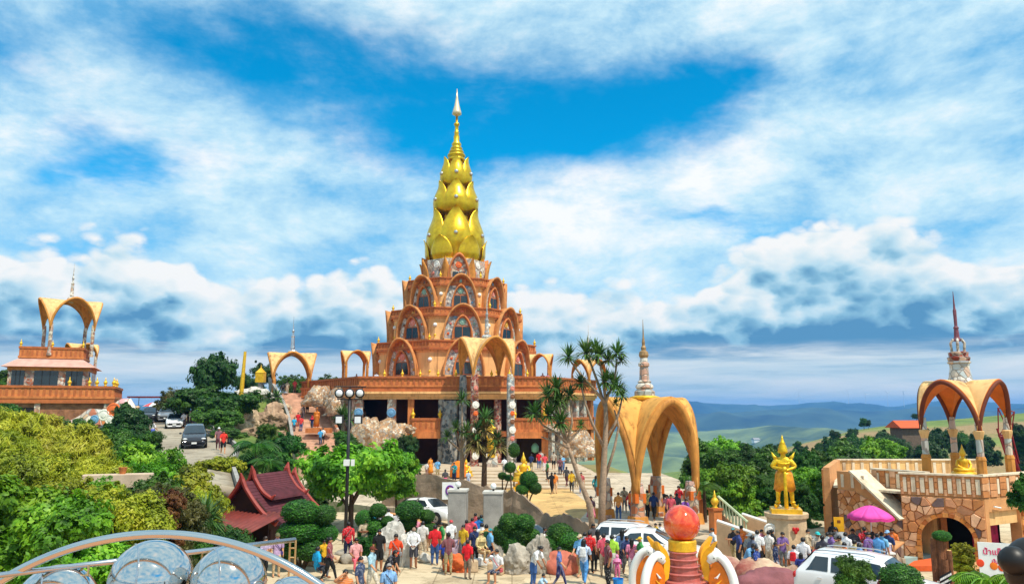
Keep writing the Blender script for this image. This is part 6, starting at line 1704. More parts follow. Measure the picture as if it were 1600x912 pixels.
W, BK, NV, RD, OR, LB, TQ, PK, MR, GY, JN, BG, YL, LM_, PU = 'e6e6ea', '161618', '1c2440', 'd01c24', 'e0571c', '8fb8e0', '18a0d0', 'e87ca0', '7c1c24', '8a8a8e', '3a5a90', 'c8b49a', 'e8b020', '9ccc3c', '6a4a98'
D = dict
crowd = [
 (540, 889, 'brow', 10, 'd8782c', BK, 'person in orange top shading the eyes at the bottom edge', D(arms='none')),
 (564, 868, 'stand', 62, '3c4a6c', NV, 'person in dark blue T-shirt turned sideways near the bottom edge', D(skin=2)),
 (582, 853, 'walk', 60, 'a8ccdc', 'd8d0c0', 'person in pale blue shirt and cream trousers walking right', D(hair='cap', hairc='6a3020')),
 (593, 826, 'stand', 8, '141416', '141416', 'person in black polo shirt and black shorts facing the camera', D(legs='short', wide=1.12)),
 (604, 858, 'bend', 70, '201c28', BK, 'long-haired person in black leaning behind the bald visitor', D(hair='long')),
 (608, 879, 'stand', 12, '86b4ec', '4a5060', 'grey-haired person in light blue shirt with dark strap', D(hair='short', hairc='9a9490', pack=('strap', NV), wide=1.1)),
 (619, 833, 'walk', -10, 'e84a20', BK, 'person in orange-red top and black leggings walking forward', D(hair='bun', pack=('strap', GY))),
 (647, 823, 'back', 170, W, '20243c', 'person in white long-sleeved top and dark shorts by the pale rock', D(legs='short', arms='long', hairc='8a6a50')),
 (680, 819, 'stand', 175, RD, JN, 'broad person in red T-shirt and jeans seen from behind', D(wide=1.2)),
 (694, 842, 'walk', 170, '2040a0', NV, 'small child in blue shirt beside the red T-shirt', D(h=1.2, legs='short')),
 (717, 805, 'stand', 0, 'a02030', BK, 'person in maroon shirt with white chest band before the gate', D(wide=1.08)),
 (729, 811, 'stand', 170, 'c81c34', GY, 'person in crimson shirt next to the maroon one', D(hair='short')),
 (738, 808, 'walk', 150, 'e0284c', BK, 'person in pink-red shirt between the gate pillars', D()),
 (743, 794, 'stand', 160, 'b01c28', NV, 'farther person in red beyond the gate opening', D(Y=44.5)),
 (748, 806, 'stand', 172, '2c78d0', NV, 'person in bright blue shirt between the gate pillars', D()),
 (753, 816, 'stand', 165, W, GY, 'person in white shirt behind the green backpack', D()),
 (760, 818, 'stand', 175, 'd89030', BK, 'person with dark green backpack in front of the right gate pillar', D(pack=('pack', '1c4a24'))),
 (731, 842, 'stand', 150, 'e01c28', '8a7868', 'child in red T-shirt and grey leggings beside the orange rock', D(h=1.5, shoe='6a5a50')),
 (776, 848, 'sitbrow', -28, W, NV, 'seated person in white T-shirt with red scarf shading the eyes', D(pack=('strap', 'c03040'), Y=30.6, z=0.0, legs='short')),
 (752, 832, 'sit', 40, 'd8c48c', 'b89868', 'person in sand-coloured clothes seated among the rocks', D(hair='hijab', hairc='d0b880', Y=33.4, z=.25, arms='long')),
 (672, 806, 'stand', 165, 'a03c28', 'b89878', 'person in rust shirt half hidden behind the red T-shirt', D()),
 (661, 813, 'stand', 170, 'ded8d0', BG, 'person in off-white shirt left of the rust shirt', D()),
 (607, 794, 'stand', 175, 'ece8e8', GY, 'person in white shirt behind the pale standing rock', D()),
 (621, 797, 'stand', 160, 'd8d4d4', BK, 'person in light grey shirt beside the pom-pom bush', D()),
 (585, 783, 'reach', 60, '28b0d8', GY, 'person in turquoise shirt under the leafy tree', D(Y=44)),
 (640, 788, 'stand', 120, '7a6048', BG, 'person in brown shirt below the white hatchback', D(Y=43)),
 (833, 851, 'bend', 60, 'f0f0f0', '3c62a0', 'person in white shirt and jeans bending over a child', D(hair='bun')),
 (845, 873, 'crouch', 62, 'a8c8e0', '243048', 'child in pale blue crouching by the big grey rock', D(h=1.25, Y=28.6, z=0)),
 (874, 853, 'walk', 80, '4c64a8', '2c2c60', 'person in slate blue T-shirt walking past the red boulder', D(h=1.5)),
 (912, 841, 'walk', 165, 'b8ccec', '5090d0', 'long-haired person with white backpack and light jeans', D(hair='long', pack=('pack', 'e4e8f0'))),
 (934, 826, 'stand', 172, 'e0bca8', BK, 'person in pink-beige blouse and black trousers seen from behind', D(hair='long', pack=('strap', '4a3028'), wide=1.08)),
 (921, 828, 'stand', 160, 'd82020', BK, 'person in red shirt behind the pink-beige blouse', D()),
 (943, 832, 'stand', 170, 'e03858', BG, 'person in rose shirt right of the pink-beige blouse', D()),
 (927, 817, 'stand', 20, '30242c', BK, 'person in black top beside the branching palm', D(hair='long')),
 (956, 834, 'stand', 175, LM_, 'b0aca4', 'person in lime green tunic and grey skirt', D(skirt=.78, wide=1.12)),
 (972, 826, 'walk', 168, '3c689c', '28305c', 'person in long denim shirt beside the white car', D(hair='long', arms='long')),
 (987, 840, 'stand', 172, 'f08cb0', 'e8e4ec', 'girl in pink top and white trousers by the car', D(hair='long', h=1.5, pack=('strap', 'c02848'))),
 (964, 858, 'stand', 175, 'f070a8', 'e87ca0', 'small child in bright pink beside the lime tunic', D(h=1.0, hair='hijab', hairc='f090b8', Y=30.8, z=0)),
 (497, 846, 'sit', 120, '18a4e0', NV, 'seated person in bright turquoise shirt on the pale block', D(Y=31.2, z=.0)),
 (507, 842, 'stand', 10, 'e8b020', BK, 'child in yellow behind the turquoise shirt', D(h=1.3, Y=32.4, z=0)),
 (516, 838, 'walk', 75, '8c2830', BK, 'person in maroon top looking at a phone while walking', D(hair='bun', arms='long')),
 (557, 837, 'sit', 15, 'f0a8a8', 'e86878', 'seated person in pink patterned clothes among stones', D(hair='bun', Y=32.5, z=.1)),
 (414, 837, 'phone', 40, 'b8a8c8', BK, 'person in lilac blouse and black trousers behind the steel hoop', D(hair='long', hairc='302018')),
 (434, 832, 'stand', 10, 'c8a8d0', 'c8ac84', 'person in lilac shirt, cap and beige trousers behind the hoop', D(hair='cap', hairc='6a6848', pack=('strap', '4a3c80'))),
 (832, 801, 'stand', 20, 'd84824', BK, 'person in orange-red shirt beside the parked white hatchback', D(Y=43.0)),
 (851, 812, 'stand', 100, '4a3434', BK, 'person in dark shirt in front of the white saloon', D(Y=41.6)),
 (845, 822, 'bend', 60, 'e8e4e0', BK, 'person in white loading things near the white saloon', D(Y=40.4)),
 (815, 778, 'stand', 150, '402028', BK, 'person in dark maroon standing behind the white saloon', D(Y=47.0)),
]
right_crowd = [
 (1152, 808, 'reach', -70, '34427c', BK, 'person in navy shirt leaning on the side stair rail', D(Y=36.5)),
 (1164, 833, 'bend', 60, '78b0dc', 'c8d8f0', 'person in sky blue shirt and pale trousers on the rock edge', D(hair='long', Y=30.5)),
 (1171, 819, 'stand', 160, '888c90', GY, 'person in grey shirt and grey bucket hat', D(hair='hat', hairc='8a9298', Y=33)),
 (1182, 812, 'stand', 172, 'ececf2', BK, 'big person in white shirt seen from behind near the guardian', D(wide=1.25, h=1.75, Y=34)),
 (1175, 827, 'stand', 130, '5c6478', BK, 'person in slate shirt below the grey hat', D(Y=31.4)),
 (1181, 836, 'walk', 60, '24408c', NV, 'child in royal blue shirt beside the painted rocks', D(h=1.45, Y=30)),
 (1200, 817, 'stand', 150, 'e8e0d8', BG, 'person in cream shirt against the guardian pedestal', D(Y=35)),
 (1211, 832, 'stand', 75, '1c2c54', 'c8c8d0', 'boy in navy vest over white in front of the pedestal', D(h=1.5, Y=30.8, arms='long')),
 (1239, 835, 'stand', 165, 'e4e4e8', BK, 'boy in white with red backpack', D(h=1.5, pack=('pack', 'd8202c'), Y=30)),
 (1254, 836, 'stand', 170, 'f0f0f4', 'd8d8e0', 'person in white shirt right of the red backpack', D(Y=30.8)),
 (1250, 845, 'stand', 175, '34408c', 'e0e0e8', 'girl with blue bag between two white shirts', D(h=1.35, hair='long', pack=('pack', '2c3884'), Y=29.2)),
 (1268, 836, 'bend', 50, 'b01c30', BK, 'long-haired person in dark red bending forward', D(hair='long', Y=30.2)),
 (1284, 826, 'stand', 170, '3c3c48', BK, 'person in charcoal shirt behind the white four-wheel-drive', D(Y=31.5)),
 (1292, 817, 'stand', 168, 'dce4ec', GY, 'person in white shirt with dark shoulder strap near the pink parasol', D(pack=('strap', '3c4c64'), Y=33)),
 (1277, 826, 'stand', 20, 'c8b8a8', BG, 'person wearing a turquoise cap beside the pedestal', D(hair='cap', hairc='1cc0c0', Y=33)),
 (1320, 819, 'stand', 160, 'e8e8f0', BK, 'person in white shirt just left of the black jacket', D(Y=33)),
 (1331, 811, 'stand', -15, '1c1820', '3c1c28', 'person in black jacket standing left of the pink parasol pole', D(Y=34, arms='long', h=1.75)),
 (1318, 832, 'stand', 5, 'e87c24', BK, 'person in orange striped shirt facing the four-wheel-drive', D(Y=29.6)),
 (1341, 832, 'stand', 175, '6ca8e4', NV, 'person in light blue shirt with strap behind the four-wheel-drive', D(pack=('strap', NV), Y=29.4)),
 (1334, 830, 'stand', 150, 'e0cc94', BG, 'person in pale yellow left of the light blue strap', D(Y=30.2)),
 (1362, 816, 'stand', 140, 'e0a8c0', W, 'person in pink top under the left half of the pink parasol', D(hair='long', Y=33.2)),
 (1369, 820, 'stand', 170, '5ca0e0', NV, 'person in azure shirt under the middle of the pink parasol', D(Y=32.4, wide=1.1)),
 (1376, 817, 'stand', 160, '7cc0f0', JN, 'person in cyan shirt right of the azure shirt', D(Y=33)),
 (1385, 812, 'stand', -20, '20386c', BK, 'person in navy with pale blue cap under the parasol rim', D(hair='cap', hairc='8cb8e0', Y=34)),
 (1433, 830, 'cross', 10, '141218', BK, 'person in black with crossed arms inside the round arch', D(Y=37.6, z=-.72)),
 (1440, 838, 'sit', 20, '281c20', BK, 'seated person in dark clothes inside the round arch', D(Y=37.2, z=-.72)),
 (1377, 874, 'stand', 60, 'c84848', BK, 'person in red shirt at the bonnet of the four-wheel-drive', D(Y=24.9, h=1.55)),
]
fore_crowd = [
 (1011, 765, 'walk', 170, 'd8d088', '141416', 'person in pale yellow shirt and black trousers under the arch pavilion', D(pack=('strap', '4a3c20'))),
 (1021, 768, 'walk', 160, '20386c', BK, 'person in navy walking right of the pale yellow shirt', D()),
 (966, 768, 'stand', 170, 'e8901c', JN, 'person in orange shirt beside the palm trunk', D()),
 (993, 754, 'stand', 160, 'e4e4e8', BK, 'person in white shirt left of the pavilion column', D(Y=50, z=0)),
 (1048, 769, 'stand', 10, 'c85060', '6c6c70', 'person in coral top among the pavilion crowd', D(Y=46, z=0)),
 (1057, 763, 'stand', 160, '20243c', BK, 'person in dark navy among the pavilion crowd', D(Y=46.6, z=0)),
 (1066, 775, 'bend', 40, '7c4ca8', BK, 'person in purple bending beside the pavilion column', D(Y=45.4, z=0)),
 (923, 758, 'stand', 20, '3c2030', 'd07088', 'long-haired person in dark top left of the palm trunk', D(hair='long', skirt=.5, Y=45, z=0)),
 (950, 758, 'stand', 160, 'e8e8ec', GY, 'person in white hat and shirt behind the palm', D(hair='hat', hairc='e8e8e8', Y=48, z=0)),
 (862, 736, 'walk', 160, '1c1c20', BK, 'person in black and white walking on the forecourt', D(Y=62, z=0)),
 (867, 735, 'stand', 170, 'e88430', 'e0b890', 'person in orange shirt and pale trousers on the sandy paving', D(Y=62, z=0)),
 (885, 722, 'walk', 150, '241c28', '5c2c34', 'person in dark clothes at the foot of the entrance steps', D(Y=66, z=.15)),
 (908, 727, 'stand', 10, 'b83038', '3c70b0', 'person in red and blue near the leaning palm', D(Y=62, z=0)),
 (842, 702, 'stand', 5, RD, JN, 'person in red T-shirt and jeans at the pagoda doorway', D(Y=75, z=.9)),
 (851, 706, 'stand', 10, 'e04c58', 'e8d8d8', 'person in pinkish red with white trousers at the pagoda doorway', D(Y=74, z=.75)),
 (865, 703, 'stand', -5, 'c0b09c', '1c1c20', 'person in beige shirt and black shorts at the pagoda doorway', D(legs='short', Y=75, z=.9)),
 (845, 699, 'stand', 0, 'c8c0b8', GY, 'person in grey behind the red T-shirt at the doorway', D(Y=77, z=.9)),
 (696, 722, 'stand', 170, '241820', 'e05080', 'person in black top and pink skirt on the entrance steps', D(skirt=.5, Y=65, z=0)),
 (673, 704, 'stand', 40, 'f08c10', 'f08c10', 'monk in orange robe before the pagoda cave', D(skirt=.8, hair='bald', Y=72, z=.6)),
 (667, 715, 'stand', 150, 'e8e0e0', 'a07060', 'child in white beside the orange-robed monk', D(h=1.2, Y=71, z=.6)),
 (641, 704, 'walk', 130, 'd8e0e8', '4c80b8', 'person in white cap and pale shirt left of the monk', D(hair='cap', hairc='f0f0f0', Y=72, z=0.6)),
 (636, 708, 'stand', 120, 'e89868', 'c87850', 'person in peach clothes beside the white cap', D(Y=71, z=.6)),
 (732, 724, 'stand', 170, 'c0d0ec', 'b0bcd8', 'child in pale blue below the seated golden image', D(h=1.3, Y=66, z=.15)),
 (1112, 811, 'sit', -60, 'f0f0f0', BK, 'person in white shirt sitting on the low wall by the side stairs', D(Y=36.6, z=-.1)),
 (1024, 808, 'stand', 10, 'e8b820', BK, 'child in yellow behind the orange sphere fountain', D(h=1.3, Y=37)),
 (1031, 809, 'stand', 5, 'e8e8e8', BK, 'child in white next to the yellow one behind the fountain', D(h=1.3, Y=37)),
]
stair_crowd = [
 (501, 670, 'walk', 175, '48a8e0', '243860', 'person in bright blue shirt on the lowest hill stairs', D()), (505, 668, 'stand', 170, 'e0dcd8', BK, 'person in white shirt beside the bright blue one on the stairs', D()),
 (488, 649, 'walk', 170, '24306c', NV, 'person in navy with red headscarf on the stairs', D(hair='hijab', hairc='c02030')), (466, 644, 'stand', 0, 'd8202c', 'b01c28', 'person in red on the left of the stair landing', D()),
 (471, 650, 'stand', 165, 'e03030', JN, 'person in red and jeans on the stair landing', D()), (460, 651, 'stand', 10, '30b8e8', NV, 'person in turquoise left of the red pair on the stairs', D()),
 (474, 633, 'walk', 170, '6c5854', '54484c', 'person in brown climbing above the red pair', D()), (481, 624, 'walk', 175, 'e8b428', BK, 'person in yellow shirt on the upper stairs', D()),
 (475, 626, 'stand', 170, 'd8d4d0', GY, 'person in pale shirt left of the yellow one', D()), (443, 596, 'stand', 172, '202024', NV, 'person with black backpack under the stair arch', D(pack=('pack', '101014'), Y=96.5)),
 (449, 597, 'stand', 165, 'c8b8a0', BG, 'person in beige right of the black backpack', D(Y=97)), (461, 594, 'stand', 5, 'e02020', '7c1c20', 'person in bright red under the right of the stair arch', D(Y=98)),
 (436, 611, 'stand', 170, 'f0a0a0', 'e8b0a8', 'child in pink at the left edge of the upper stairs', D(h=1.3, Y=93)), (442, 623, 'stand', 175, 'e8e8f0', GY, 'child in white at the left edge of the stairs', D(h=1.1, Y=92)),
 (240, 657, 'walk', 120, 'e8e0e4', '4858b0', 'person in white and blue skirt at the left road edge', D(skirt=.4, hair='long', zone='rd')), (228, 655, 'stand', 60, '403434', BK, 'person in dark clothes and pale hat at the left road edge', D(hair='hat', hairc='e8e0d8', zone='rd')),
 (342, 672, 'walk', 0, '783848', '5c3038', 'person in maroon with white cap on the road kerb', D(hair='cap', hairc='f0f0f0', zone='rd', Y=58)), (350, 674, 'walk', 5, 'e03428', BK, 'person in red top and black shorts walking down the road', D(legs='short', zone='rd', hair='long', Y=55)),
 (305, 648, 'stand', 170, '241c34', NV, 'person in dark navy standing behind the silver van', D(zone='rd', Y=74)), (288, 641, 'walk', 150, 'd8ccd0', '48404c', 'person in pale shirt by the dark fence at the road top', D(zone='rd', Y=82)),
]
gallery_crowd = [
 (561, 644, 'stand', 0, '5c3c98', BK, 'person in purple in the left pagoda gallery', D(Y=85.2, z=4.2)), (577, 648, 'stand', 10, 'c8b0b8', BK, 'person in pale pink in the left pagoda gallery', D(Y=85.2, z=4.2)), (587, 645, 'stand', -10, 'e8d098', BK, 'person in pale yellow in the left pagoda gallery', D(Y=85.2, z=4.2)),
 (588, 588, 'stand', 0, 'd8d8e0', GY, 'person in white looking over the pagoda terrace', D(Y=85.5, z=8.95)), (557, 592, 'stand', 10, '34304c', NV, 'person in dark blue at the left terrace gate', D(Y=89, z=8.95)),
 (848, 594, 'stand', 0, '5c2434', BK, 'person in maroon at the right terrace gate', D(Y=87, z=8.95)), (856, 596, 'stand', 0, 'c86878', BK, 'person in rose beside the maroon one on the terrace', D(Y=87.5, z=8.95)),
 (655, 645, 'stand', 5, '48386c', BK, 'person in violet on the pagoda balcony', D(Y=85.0, z=4.2)),
]
for lst, zone, grp in ((crowd, 'p', 'visitors on the plaza'), (right_crowd, 'p', 'visitors by the guardian and stone building'), (fore_crowd, 'f', 'visitors on the forecourt'), (stair_crowd, 'st', 'visitors on the stairs and road'), (gallery_crowd, 'f', 'visitors in the pagoda galleries')):
    for (u, vh, ps, fc, sh, pa, lb, ex) in lst:
        ex = dict(ex); zn = ex.pop('zone', zone)
        if 'Y' in ex and 'z' not in ex: ex['z'] = ground_z(P(u, vh, ex['Y']).x, ex['Y'], zn)
        person(u, vh, ps, fc, sh, pa, lb, zone=zn, group=grp, **ex)
# more of the crowd
SHN = [('white', 'e8e8ec'), ('black', '18181c'), ('navy', '20305c'), ('red', 'c8202c'), ('sky blue', '70b0e0'), ('grey', '86888c'), ('yellow', 'e0b428'), ('pink', 'e890a8'), ('green', '3c8c48'), ('orange', 'e07428'), ('maroon', '701c2c'), ('beige', 'cdb898'), ('teal', '1c8c94'), ('purple', '6c4494')]
PAN = [('black', '16161a'), ('denim', '3c5c90'), ('khaki', 'a89468'), ('grey', '6c6c70'), ('navy', '1c2444')]
more = [('beside the gate pillars', 'p', ((705, 812), (724, 819), (752, 803), (766, 825), (701, 831), (742, 821), (690, 815))),
        ('near the pale standing rocks', 'p', ((650, 806), (630, 802), (598, 801), (571, 808), (545, 814))),
        ('by the white cars left of the fountain', 'p', ((906, 834), (949, 842), (979, 836), (1000, 838), (914, 830))),
        ('by the guardian pedestal and painted rocks', 'p', ((1145, 824), (1190, 826), (1222, 830), (1232, 824), (1262, 826), (1244, 826), (1158, 820), (1206, 826))),
        ('in the queue at the pink parasol', 'p', ((1298, 830), (1305, 822), (1311, 836), (1350, 822), (1393, 824), (1301, 814), (1345, 816), (1356, 830))),
        ('among the legs of the arch pavilion', 'f', ((975, 760), (985, 766), (1000, 771), (1035, 764), (1042, 772), (1074, 768), (1030, 758), (1015, 756), (1060, 758))),
        ('on the forecourt before the pagoda doors', 'f', ((900, 728), (893, 735), (931, 742), (880, 710), (875, 714), (830, 708), (855, 720), (788, 714), (820, 716), (710, 722), (684, 716)))]
rp_ = random.Random(11); ci = 0
for place_, zn, pts in more:
    for i, (u, vh) in enumerate(pts):
        sn, sc_ = SHN[(ci * 5 + i) % 14]; pn, pc_ = PAN[(ci + i * 2) % 5]; lg = rp_.random() < .3; hs = rp_.choice(('short', 'short', 'long', 'bun', 'cap')); ci += 1
        person(u, vh, rp_.choice(('stand', 'walk', 'cross', 'phone', 'back', 'stand', 'walk')), rp_.choice((0, 20, -30, 60, -70, 150, 170, 185, 120)), sc_, pc_, 'person in %s top and %s trousers, %s' % (sn, pn, place_), hair=hs, hairc=SHN[(ci * 3) % 14][1] if hs == 'cap' else None, h=rp_.uniform(1.5, 1.74), zone=zn, wide=rp_.choice((1.0, 1.0, 1.1)), arms=rp_.choice(('short', 'short', 'long')), pack=rp_.choice((None, None, None, ('pack', SHN[(ci * 7) % 14][1]), ('strap', '3c2c24'))), group='visitors in the crowd')
o_ = [o for o in bpy.data.objects if o.get('label', '').startswith('person in maroon shirt with white chest')][0]
b = MB(); b.grid(lambda u, v: ((u - .5) * .26, -.155 + .06 * (2 * u - 1) ** 2, 1.27 + .075 * v), 6, 1); solidify(b.build('chest_band', M_white, o_), .01)
# the dark-haired person close to the camera at the right edge
person(1611, 838, 'stand', 150, '141418', '141418', 'dark-haired person in black at the right edge, close to the camera', hair='bun', h=1.62, Y=2.75, arms='long', group=None)

# ================================================================== vehicles
M_tyre = mat('tyre', (.015, .015, .016), .9, var=.2)
M_rim = mat('wheel_rim', (.5, .5, .52), .3, metal=.8, var=.1)
M_carw = mat('car_white', (.78, .78, .79), .25, var=.04, scale=1, coat=.6, coords='obj')
M_card = mat('car_charcoal', (.035, .036, .045), .25, metal=.3, var=.1, scale=1, coat=.7, coords='obj')
M_cars = mat('car_silver', (.32, .34, .37), .3, metal=.6, var=.06, scale=1, coat=.6, coords='obj')
M_cglass = mat('car_glass', (.02, .03, .04), .05, var=.2, scale=1, spec=.9)
M_lampg = mat('headlamp', (.75, .78, .8), .1, var=.1, spec=.8)
M_taill = mat('tail_lamp', (.5, .02, .02), .2, var=.1)
CARS = {   # stations: y, belt z, roof z (same as belt over bonnet and boot), belt half width
    'saloon': dict(L=4.5, st=[(-2.25, .55, .55, .70), (-2.2, .68, .68, .80), (-1.6, .82, .83, .86), (-1.0, .93, .94, .88), (-.15, .97, 1.44, .88), (.35, .98, 1.48, .88), (.95, .99, 1.42, .88), (1.65, 1.0, 1.04, .87), (2.15, .98, 1.0, .83), (2.25, .70, .70, .76)], ws=(-1.0, -.15), rw=(.95, 1.65), side=(-.62, 1.25), mid=(.33,)),
    'hatch': dict(L=4.0, st=[(-2.0, .55, .55, .70), (-1.95, .68, .68, .80), (-1.45, .85, .86, .85), (-.95, .95, .96, .87), (-.2, .98, 1.47, .87), (.4, 1.0, 1.52, .87), (1.35, 1.04, 1.46, .86), (1.85, 1.06, 1.10, .83), (1.97, .95, .96, .82), (2.0, .6, .6, .78)], ws=(-.95, -.2), rw=(1.35, 1.85), side=(-.6, 1.4), mid=(.42,)),
    'wagon': dict(L=4.7, st=[(-2.35, .65, .65, .78), (-2.3, .85, .85, .86), (-1.7, 1.0, 1.01, .92), (-1.1, 1.1, 1.11, .93), (-.45, 1.14, 1.72, .93), (.2, 1.15, 1.80, .93), (1.7, 1.17, 1.78, .92), (2.2, 1.18, 1.22, .90), (2.32, 1.0, 1.02, .88), (2.35, .6, .6, .84)], ws=(-1.1, -.45), rw=(1.7, 2.2), side=(-.75, 1.8), mid=(.3, 1.15)),
    'van': dict(L=4.6, st=[(-2.3, .6, .6, .76), (-2.25, .8, .8, .84), (-1.8, .95, .96, .88), (-1.35, 1.02, 1.03, .90), (-.4, 1.06, 1.62, .90), (.3, 1.07, 1.70, .90), (1.9, 1.08, 1.66, .89), (2.2, 1.08, 1.12, .88), (2.28, .9, .92, .86), (2.3, .55, .55, .82)], ws=(-1.35, -.4), rw=(1.9, 2.2), side=(-.8, 1.9), mid=(.25, 1.1)),
}
CARM = {}
def car_surf(c, y):
    st = c['st']; return tuple(interp(y, [(s[0], s[k]) for s in st]) for k in (1, 2, 3))
def car(kind, paint, u, Y, z, rz, label, group='parked and passing cars', pitch=0.0, name='parked_car'):
    c = CARS[kind]; p = P(u, 700, Y)
    o = empty(name, (p.x, Y, z), 0, label, 'car', group); o.rotation_mode = 'ZXY'; o.rotation_euler = (pitch, 0, R(rz))
    key = kind
    if key not in CARM:
        d = {}
        ys = sorted(set([s[0] for s in c['st']] + list(np.linspace(-c['L'] / 2, c['L'] / 2, 26))))
        def sec(y):
            bz, rz_, w = car_surf(c, y); h = rz_ - bz; wr = w - .04 - .22 * min(1, h / .5)
            zb = .24
            half = [(w * .86, zb), (w * .98, zb + .12), (w, lerp(zb, bz, .55)), (w * .985, bz - .06), (w * .95, bz), (wr, rz_ - .03 * min(1, h / .3)), (wr * .8, rz_ + .015), (0, rz_ + .035)]
            return [(x, z_) for x, z_ in half] + [(-x, z_) for x, z_ in reversed(half[:-1])]
        b = MB(); rows = [[(x, y, z_) for x, z_ in sec(y)] for y in ys]; n = len(rows[0])
        vs = [q for r in rows for q in r]
        fs = [(i * n + k, i * n + k + 1, (i + 1) * n + k + 1, (i + 1) * n + k) for i in range(len(rows) - 1) for k in range(n - 1)]
        fs += [((i + 1) * n, (i + 1) * n + n - 1, i * n + n - 1, i * n) for i in range(len(rows) - 1)]
        fs += [tuple(range(n)), tuple(range((len(rows) - 1) * n + n - 1, (len(rows) - 1) * n - 1, -1))]
        b.add(vs, fs); d['body'] = b.mesh('body', M_carw); d['body'].polygons.foreach_set('use_smooth', [True] * len(d['body'].polygons))
        def pt(y, t, s, off=.012):
            bz, rz_, w = car_surf(c, y); h = rz_ - bz; wr = w - .04 - .22 * min(1, h / .5)
            return (s * (lerp(w * .95, wr, t) + off), y, lerp(bz, rz_ - .03 * min(1, h / .3), t))
        d['win'] = []
        y0, y1 = c['side']; cuts = [y0] + list(c['mid']) + [y1]
        for s in (-1, 1):
            for i, (a, e) in enumerate(zip(cuts, cuts[1:])):
                g = MB()
                def f(uu, vv, a=a, e=e, i=i):
                    t = lerp(.12, .86, vv); ya = a + .05; ye = e - .05
                    if i == 0: ya = lerp(a - .1, lerp(c['ws'][0], c['ws'][1], .95) + .08, vv)
                    if i == len(cuts) - 2: ye = lerp(e + .12, min(e, c['rw'][0] - .08), vv)
                    return pt(lerp(ya, ye, uu), t, s)
                g.grid(f, 6, 3); d['win'].append(g.mesh('window', M_cglass))
        def scr(ya, yb, lo, hi):
            g = MB()
            def f(uu, vv):
                y = lerp(ya, yb, lerp(lo, hi, vv)); bz, rz_, w = car_surf(c, y); h = rz_ - bz; wr = w - .04 - .22 * min(1, h / .5)
                x = (uu * 2 - 1) * (wr - .07); cr = .02 + .018 * (1 - (uu * 2 - 1) ** 2)
                sgn = -1 if ya < 0 else 1
                return (x, y + sgn * .02, rz_ + cr + .012)
            g.grid(f, 8, 5); return g.mesh('windscreen', M_cglass)
        d['ws'] = scr(c['ws'][0], c['ws'][1], .06, .93); d['rw'] = scr(c['rw'][1], c['rw'][0], .1, .9)
        t = MB(); t.lathe([(.2, -.1), (.3, -.11), (.33, -.07), (.33, .07), (.3, .11), (.2, .1)], 20, M=Matrix.Rotation(PI / 2, 4, 'Y'), cap=False); d['tyre'] = t.mesh('tyre', M_tyre)
        t = MB(); t.lathe([(.02, -.085), (.1, -.09), (.2, -.1), (.21, -.08), (.21, .08), (.2, .1), (.1, .09), (.02, .085)], 14, M=Matrix.Rotation(PI / 2, 4, 'Y')); d['rim'] = t.mesh('rim', M_rim)
        CARM[key] = d
    d = CARM[key]; L = c['L']; w = c['st'][4][3]
    bo = place('body', d['body'], o); bo.material_slots[0].link = 'OBJECT'; bo.material_slots[0].material = paint
    for m_ in d['win']: place('window', m_, o)
    place('windscreen', d['ws'], o); place('rear_window', d['rw'], o)
    for sx in (-1, 1):
        for y in (-L * .3, L * .3):
            a = MB(); a.lathe([(.39, -.004), (.39, .012)], 20, M=Matrix.Translation((sx * (w + .0), y, .35)) @ Matrix.Rotation(sx * PI / 2, 4, 'Y')); a.build('wheel_arch', M_tyre, o)
            wh = empty('wheel', (sx * (w - .075), y, .33)); wh.parent = o
            place('tyre', d['tyre'], wh); place('rim', d['rim'], wh)
        bz, _, wn = car_surf(c, -L / 2 + .1)
        h = MB(); h.sphere((sx * (wn - .2), -L / 2 + .1, bz - .07), (.2, .12, .075), 10, 6); h.build('headlight', M_lampg, o, smooth=True)
        bz, _, wn = car_surf(c, L / 2 - .1)
        h = MB(); h.sphere((sx * (wn - .12), L / 2 - .06, bz - .1), (.13, .1, .13), 10, 6); h.build('tail_light', M_taill, o, smooth=True)
        h = MB(); h.sphere((sx * (w + .1), c['ws'][0] + .35, car_surf(c, c['ws'][0] + .3)[0] + .07), (.1, .07, .075), 8, 6); ho = h.build('mirror', paint, o, smooth=True)
        for yy in (c['side'][0] + .75, c['side'][1] - .35):
            h = MB(); h.box((sx * (w + .005), yy, car_surf(c, yy)[0] - .14), (.03, .16, .03)); h.build('door_handle', paint, o)
        if kind == 'wagon':
            h = MB(); h.tube([(sx * .62, -.25, 1.83), (sx * .62, 0, 1.88), (sx * .62, 1.4, 1.87), (sx * .62, 1.65, 1.82)], .022, 6); h.build('roof_rail', M_rim, o)
    h = MB(); h.box((0, -L / 2 - .01, .52), (1.1, .06, .16)); h.build('grille', M_black, o)
    h = MB(); h.box((0, -L / 2 - .045, .44), (.36, .02, .13)); h.build('number_plate', M_white, o)
    return o
def lane(u, Y): return walk_low(P(u, 800, Y).x, Y)
car('hatch', M_carw, 672, 49.6, lane(672, 49.6) - .05, 58, 'white hatchback parked left of the gate pillars', pitch=R(-4))
car('saloon', M_carw, 826, 44.2, lane(826, 44.2), 50, 'white saloon parked right of the gate pillars', pitch=R(-1))
car('wagon', M_carw, 992, 39.2, lane(992, 39.2), 68, 'white people carrier behind the crowd near the orange sphere', pitch=0)
car('saloon', M_carw, 1014, 36.0, lane(1014, 36.0), 75, 'white car with tinted windows left of the orange sphere', pitch=0)
car('wagon', M_carw, 1352, 26.3, 0, 50, 'white four-wheel-drive with roof rails behind the pink rock')
car('van', M_card, 303, 61, road_z(61), 22, 'dark grey van driving down the road', pitch=R(2.5), name='moving_car')
car('saloon', M_carw, 271, 83, road_z(83), 22, 'white saloon coming down the road behind the dark van', pitch=R(2.5), name='moving_car')
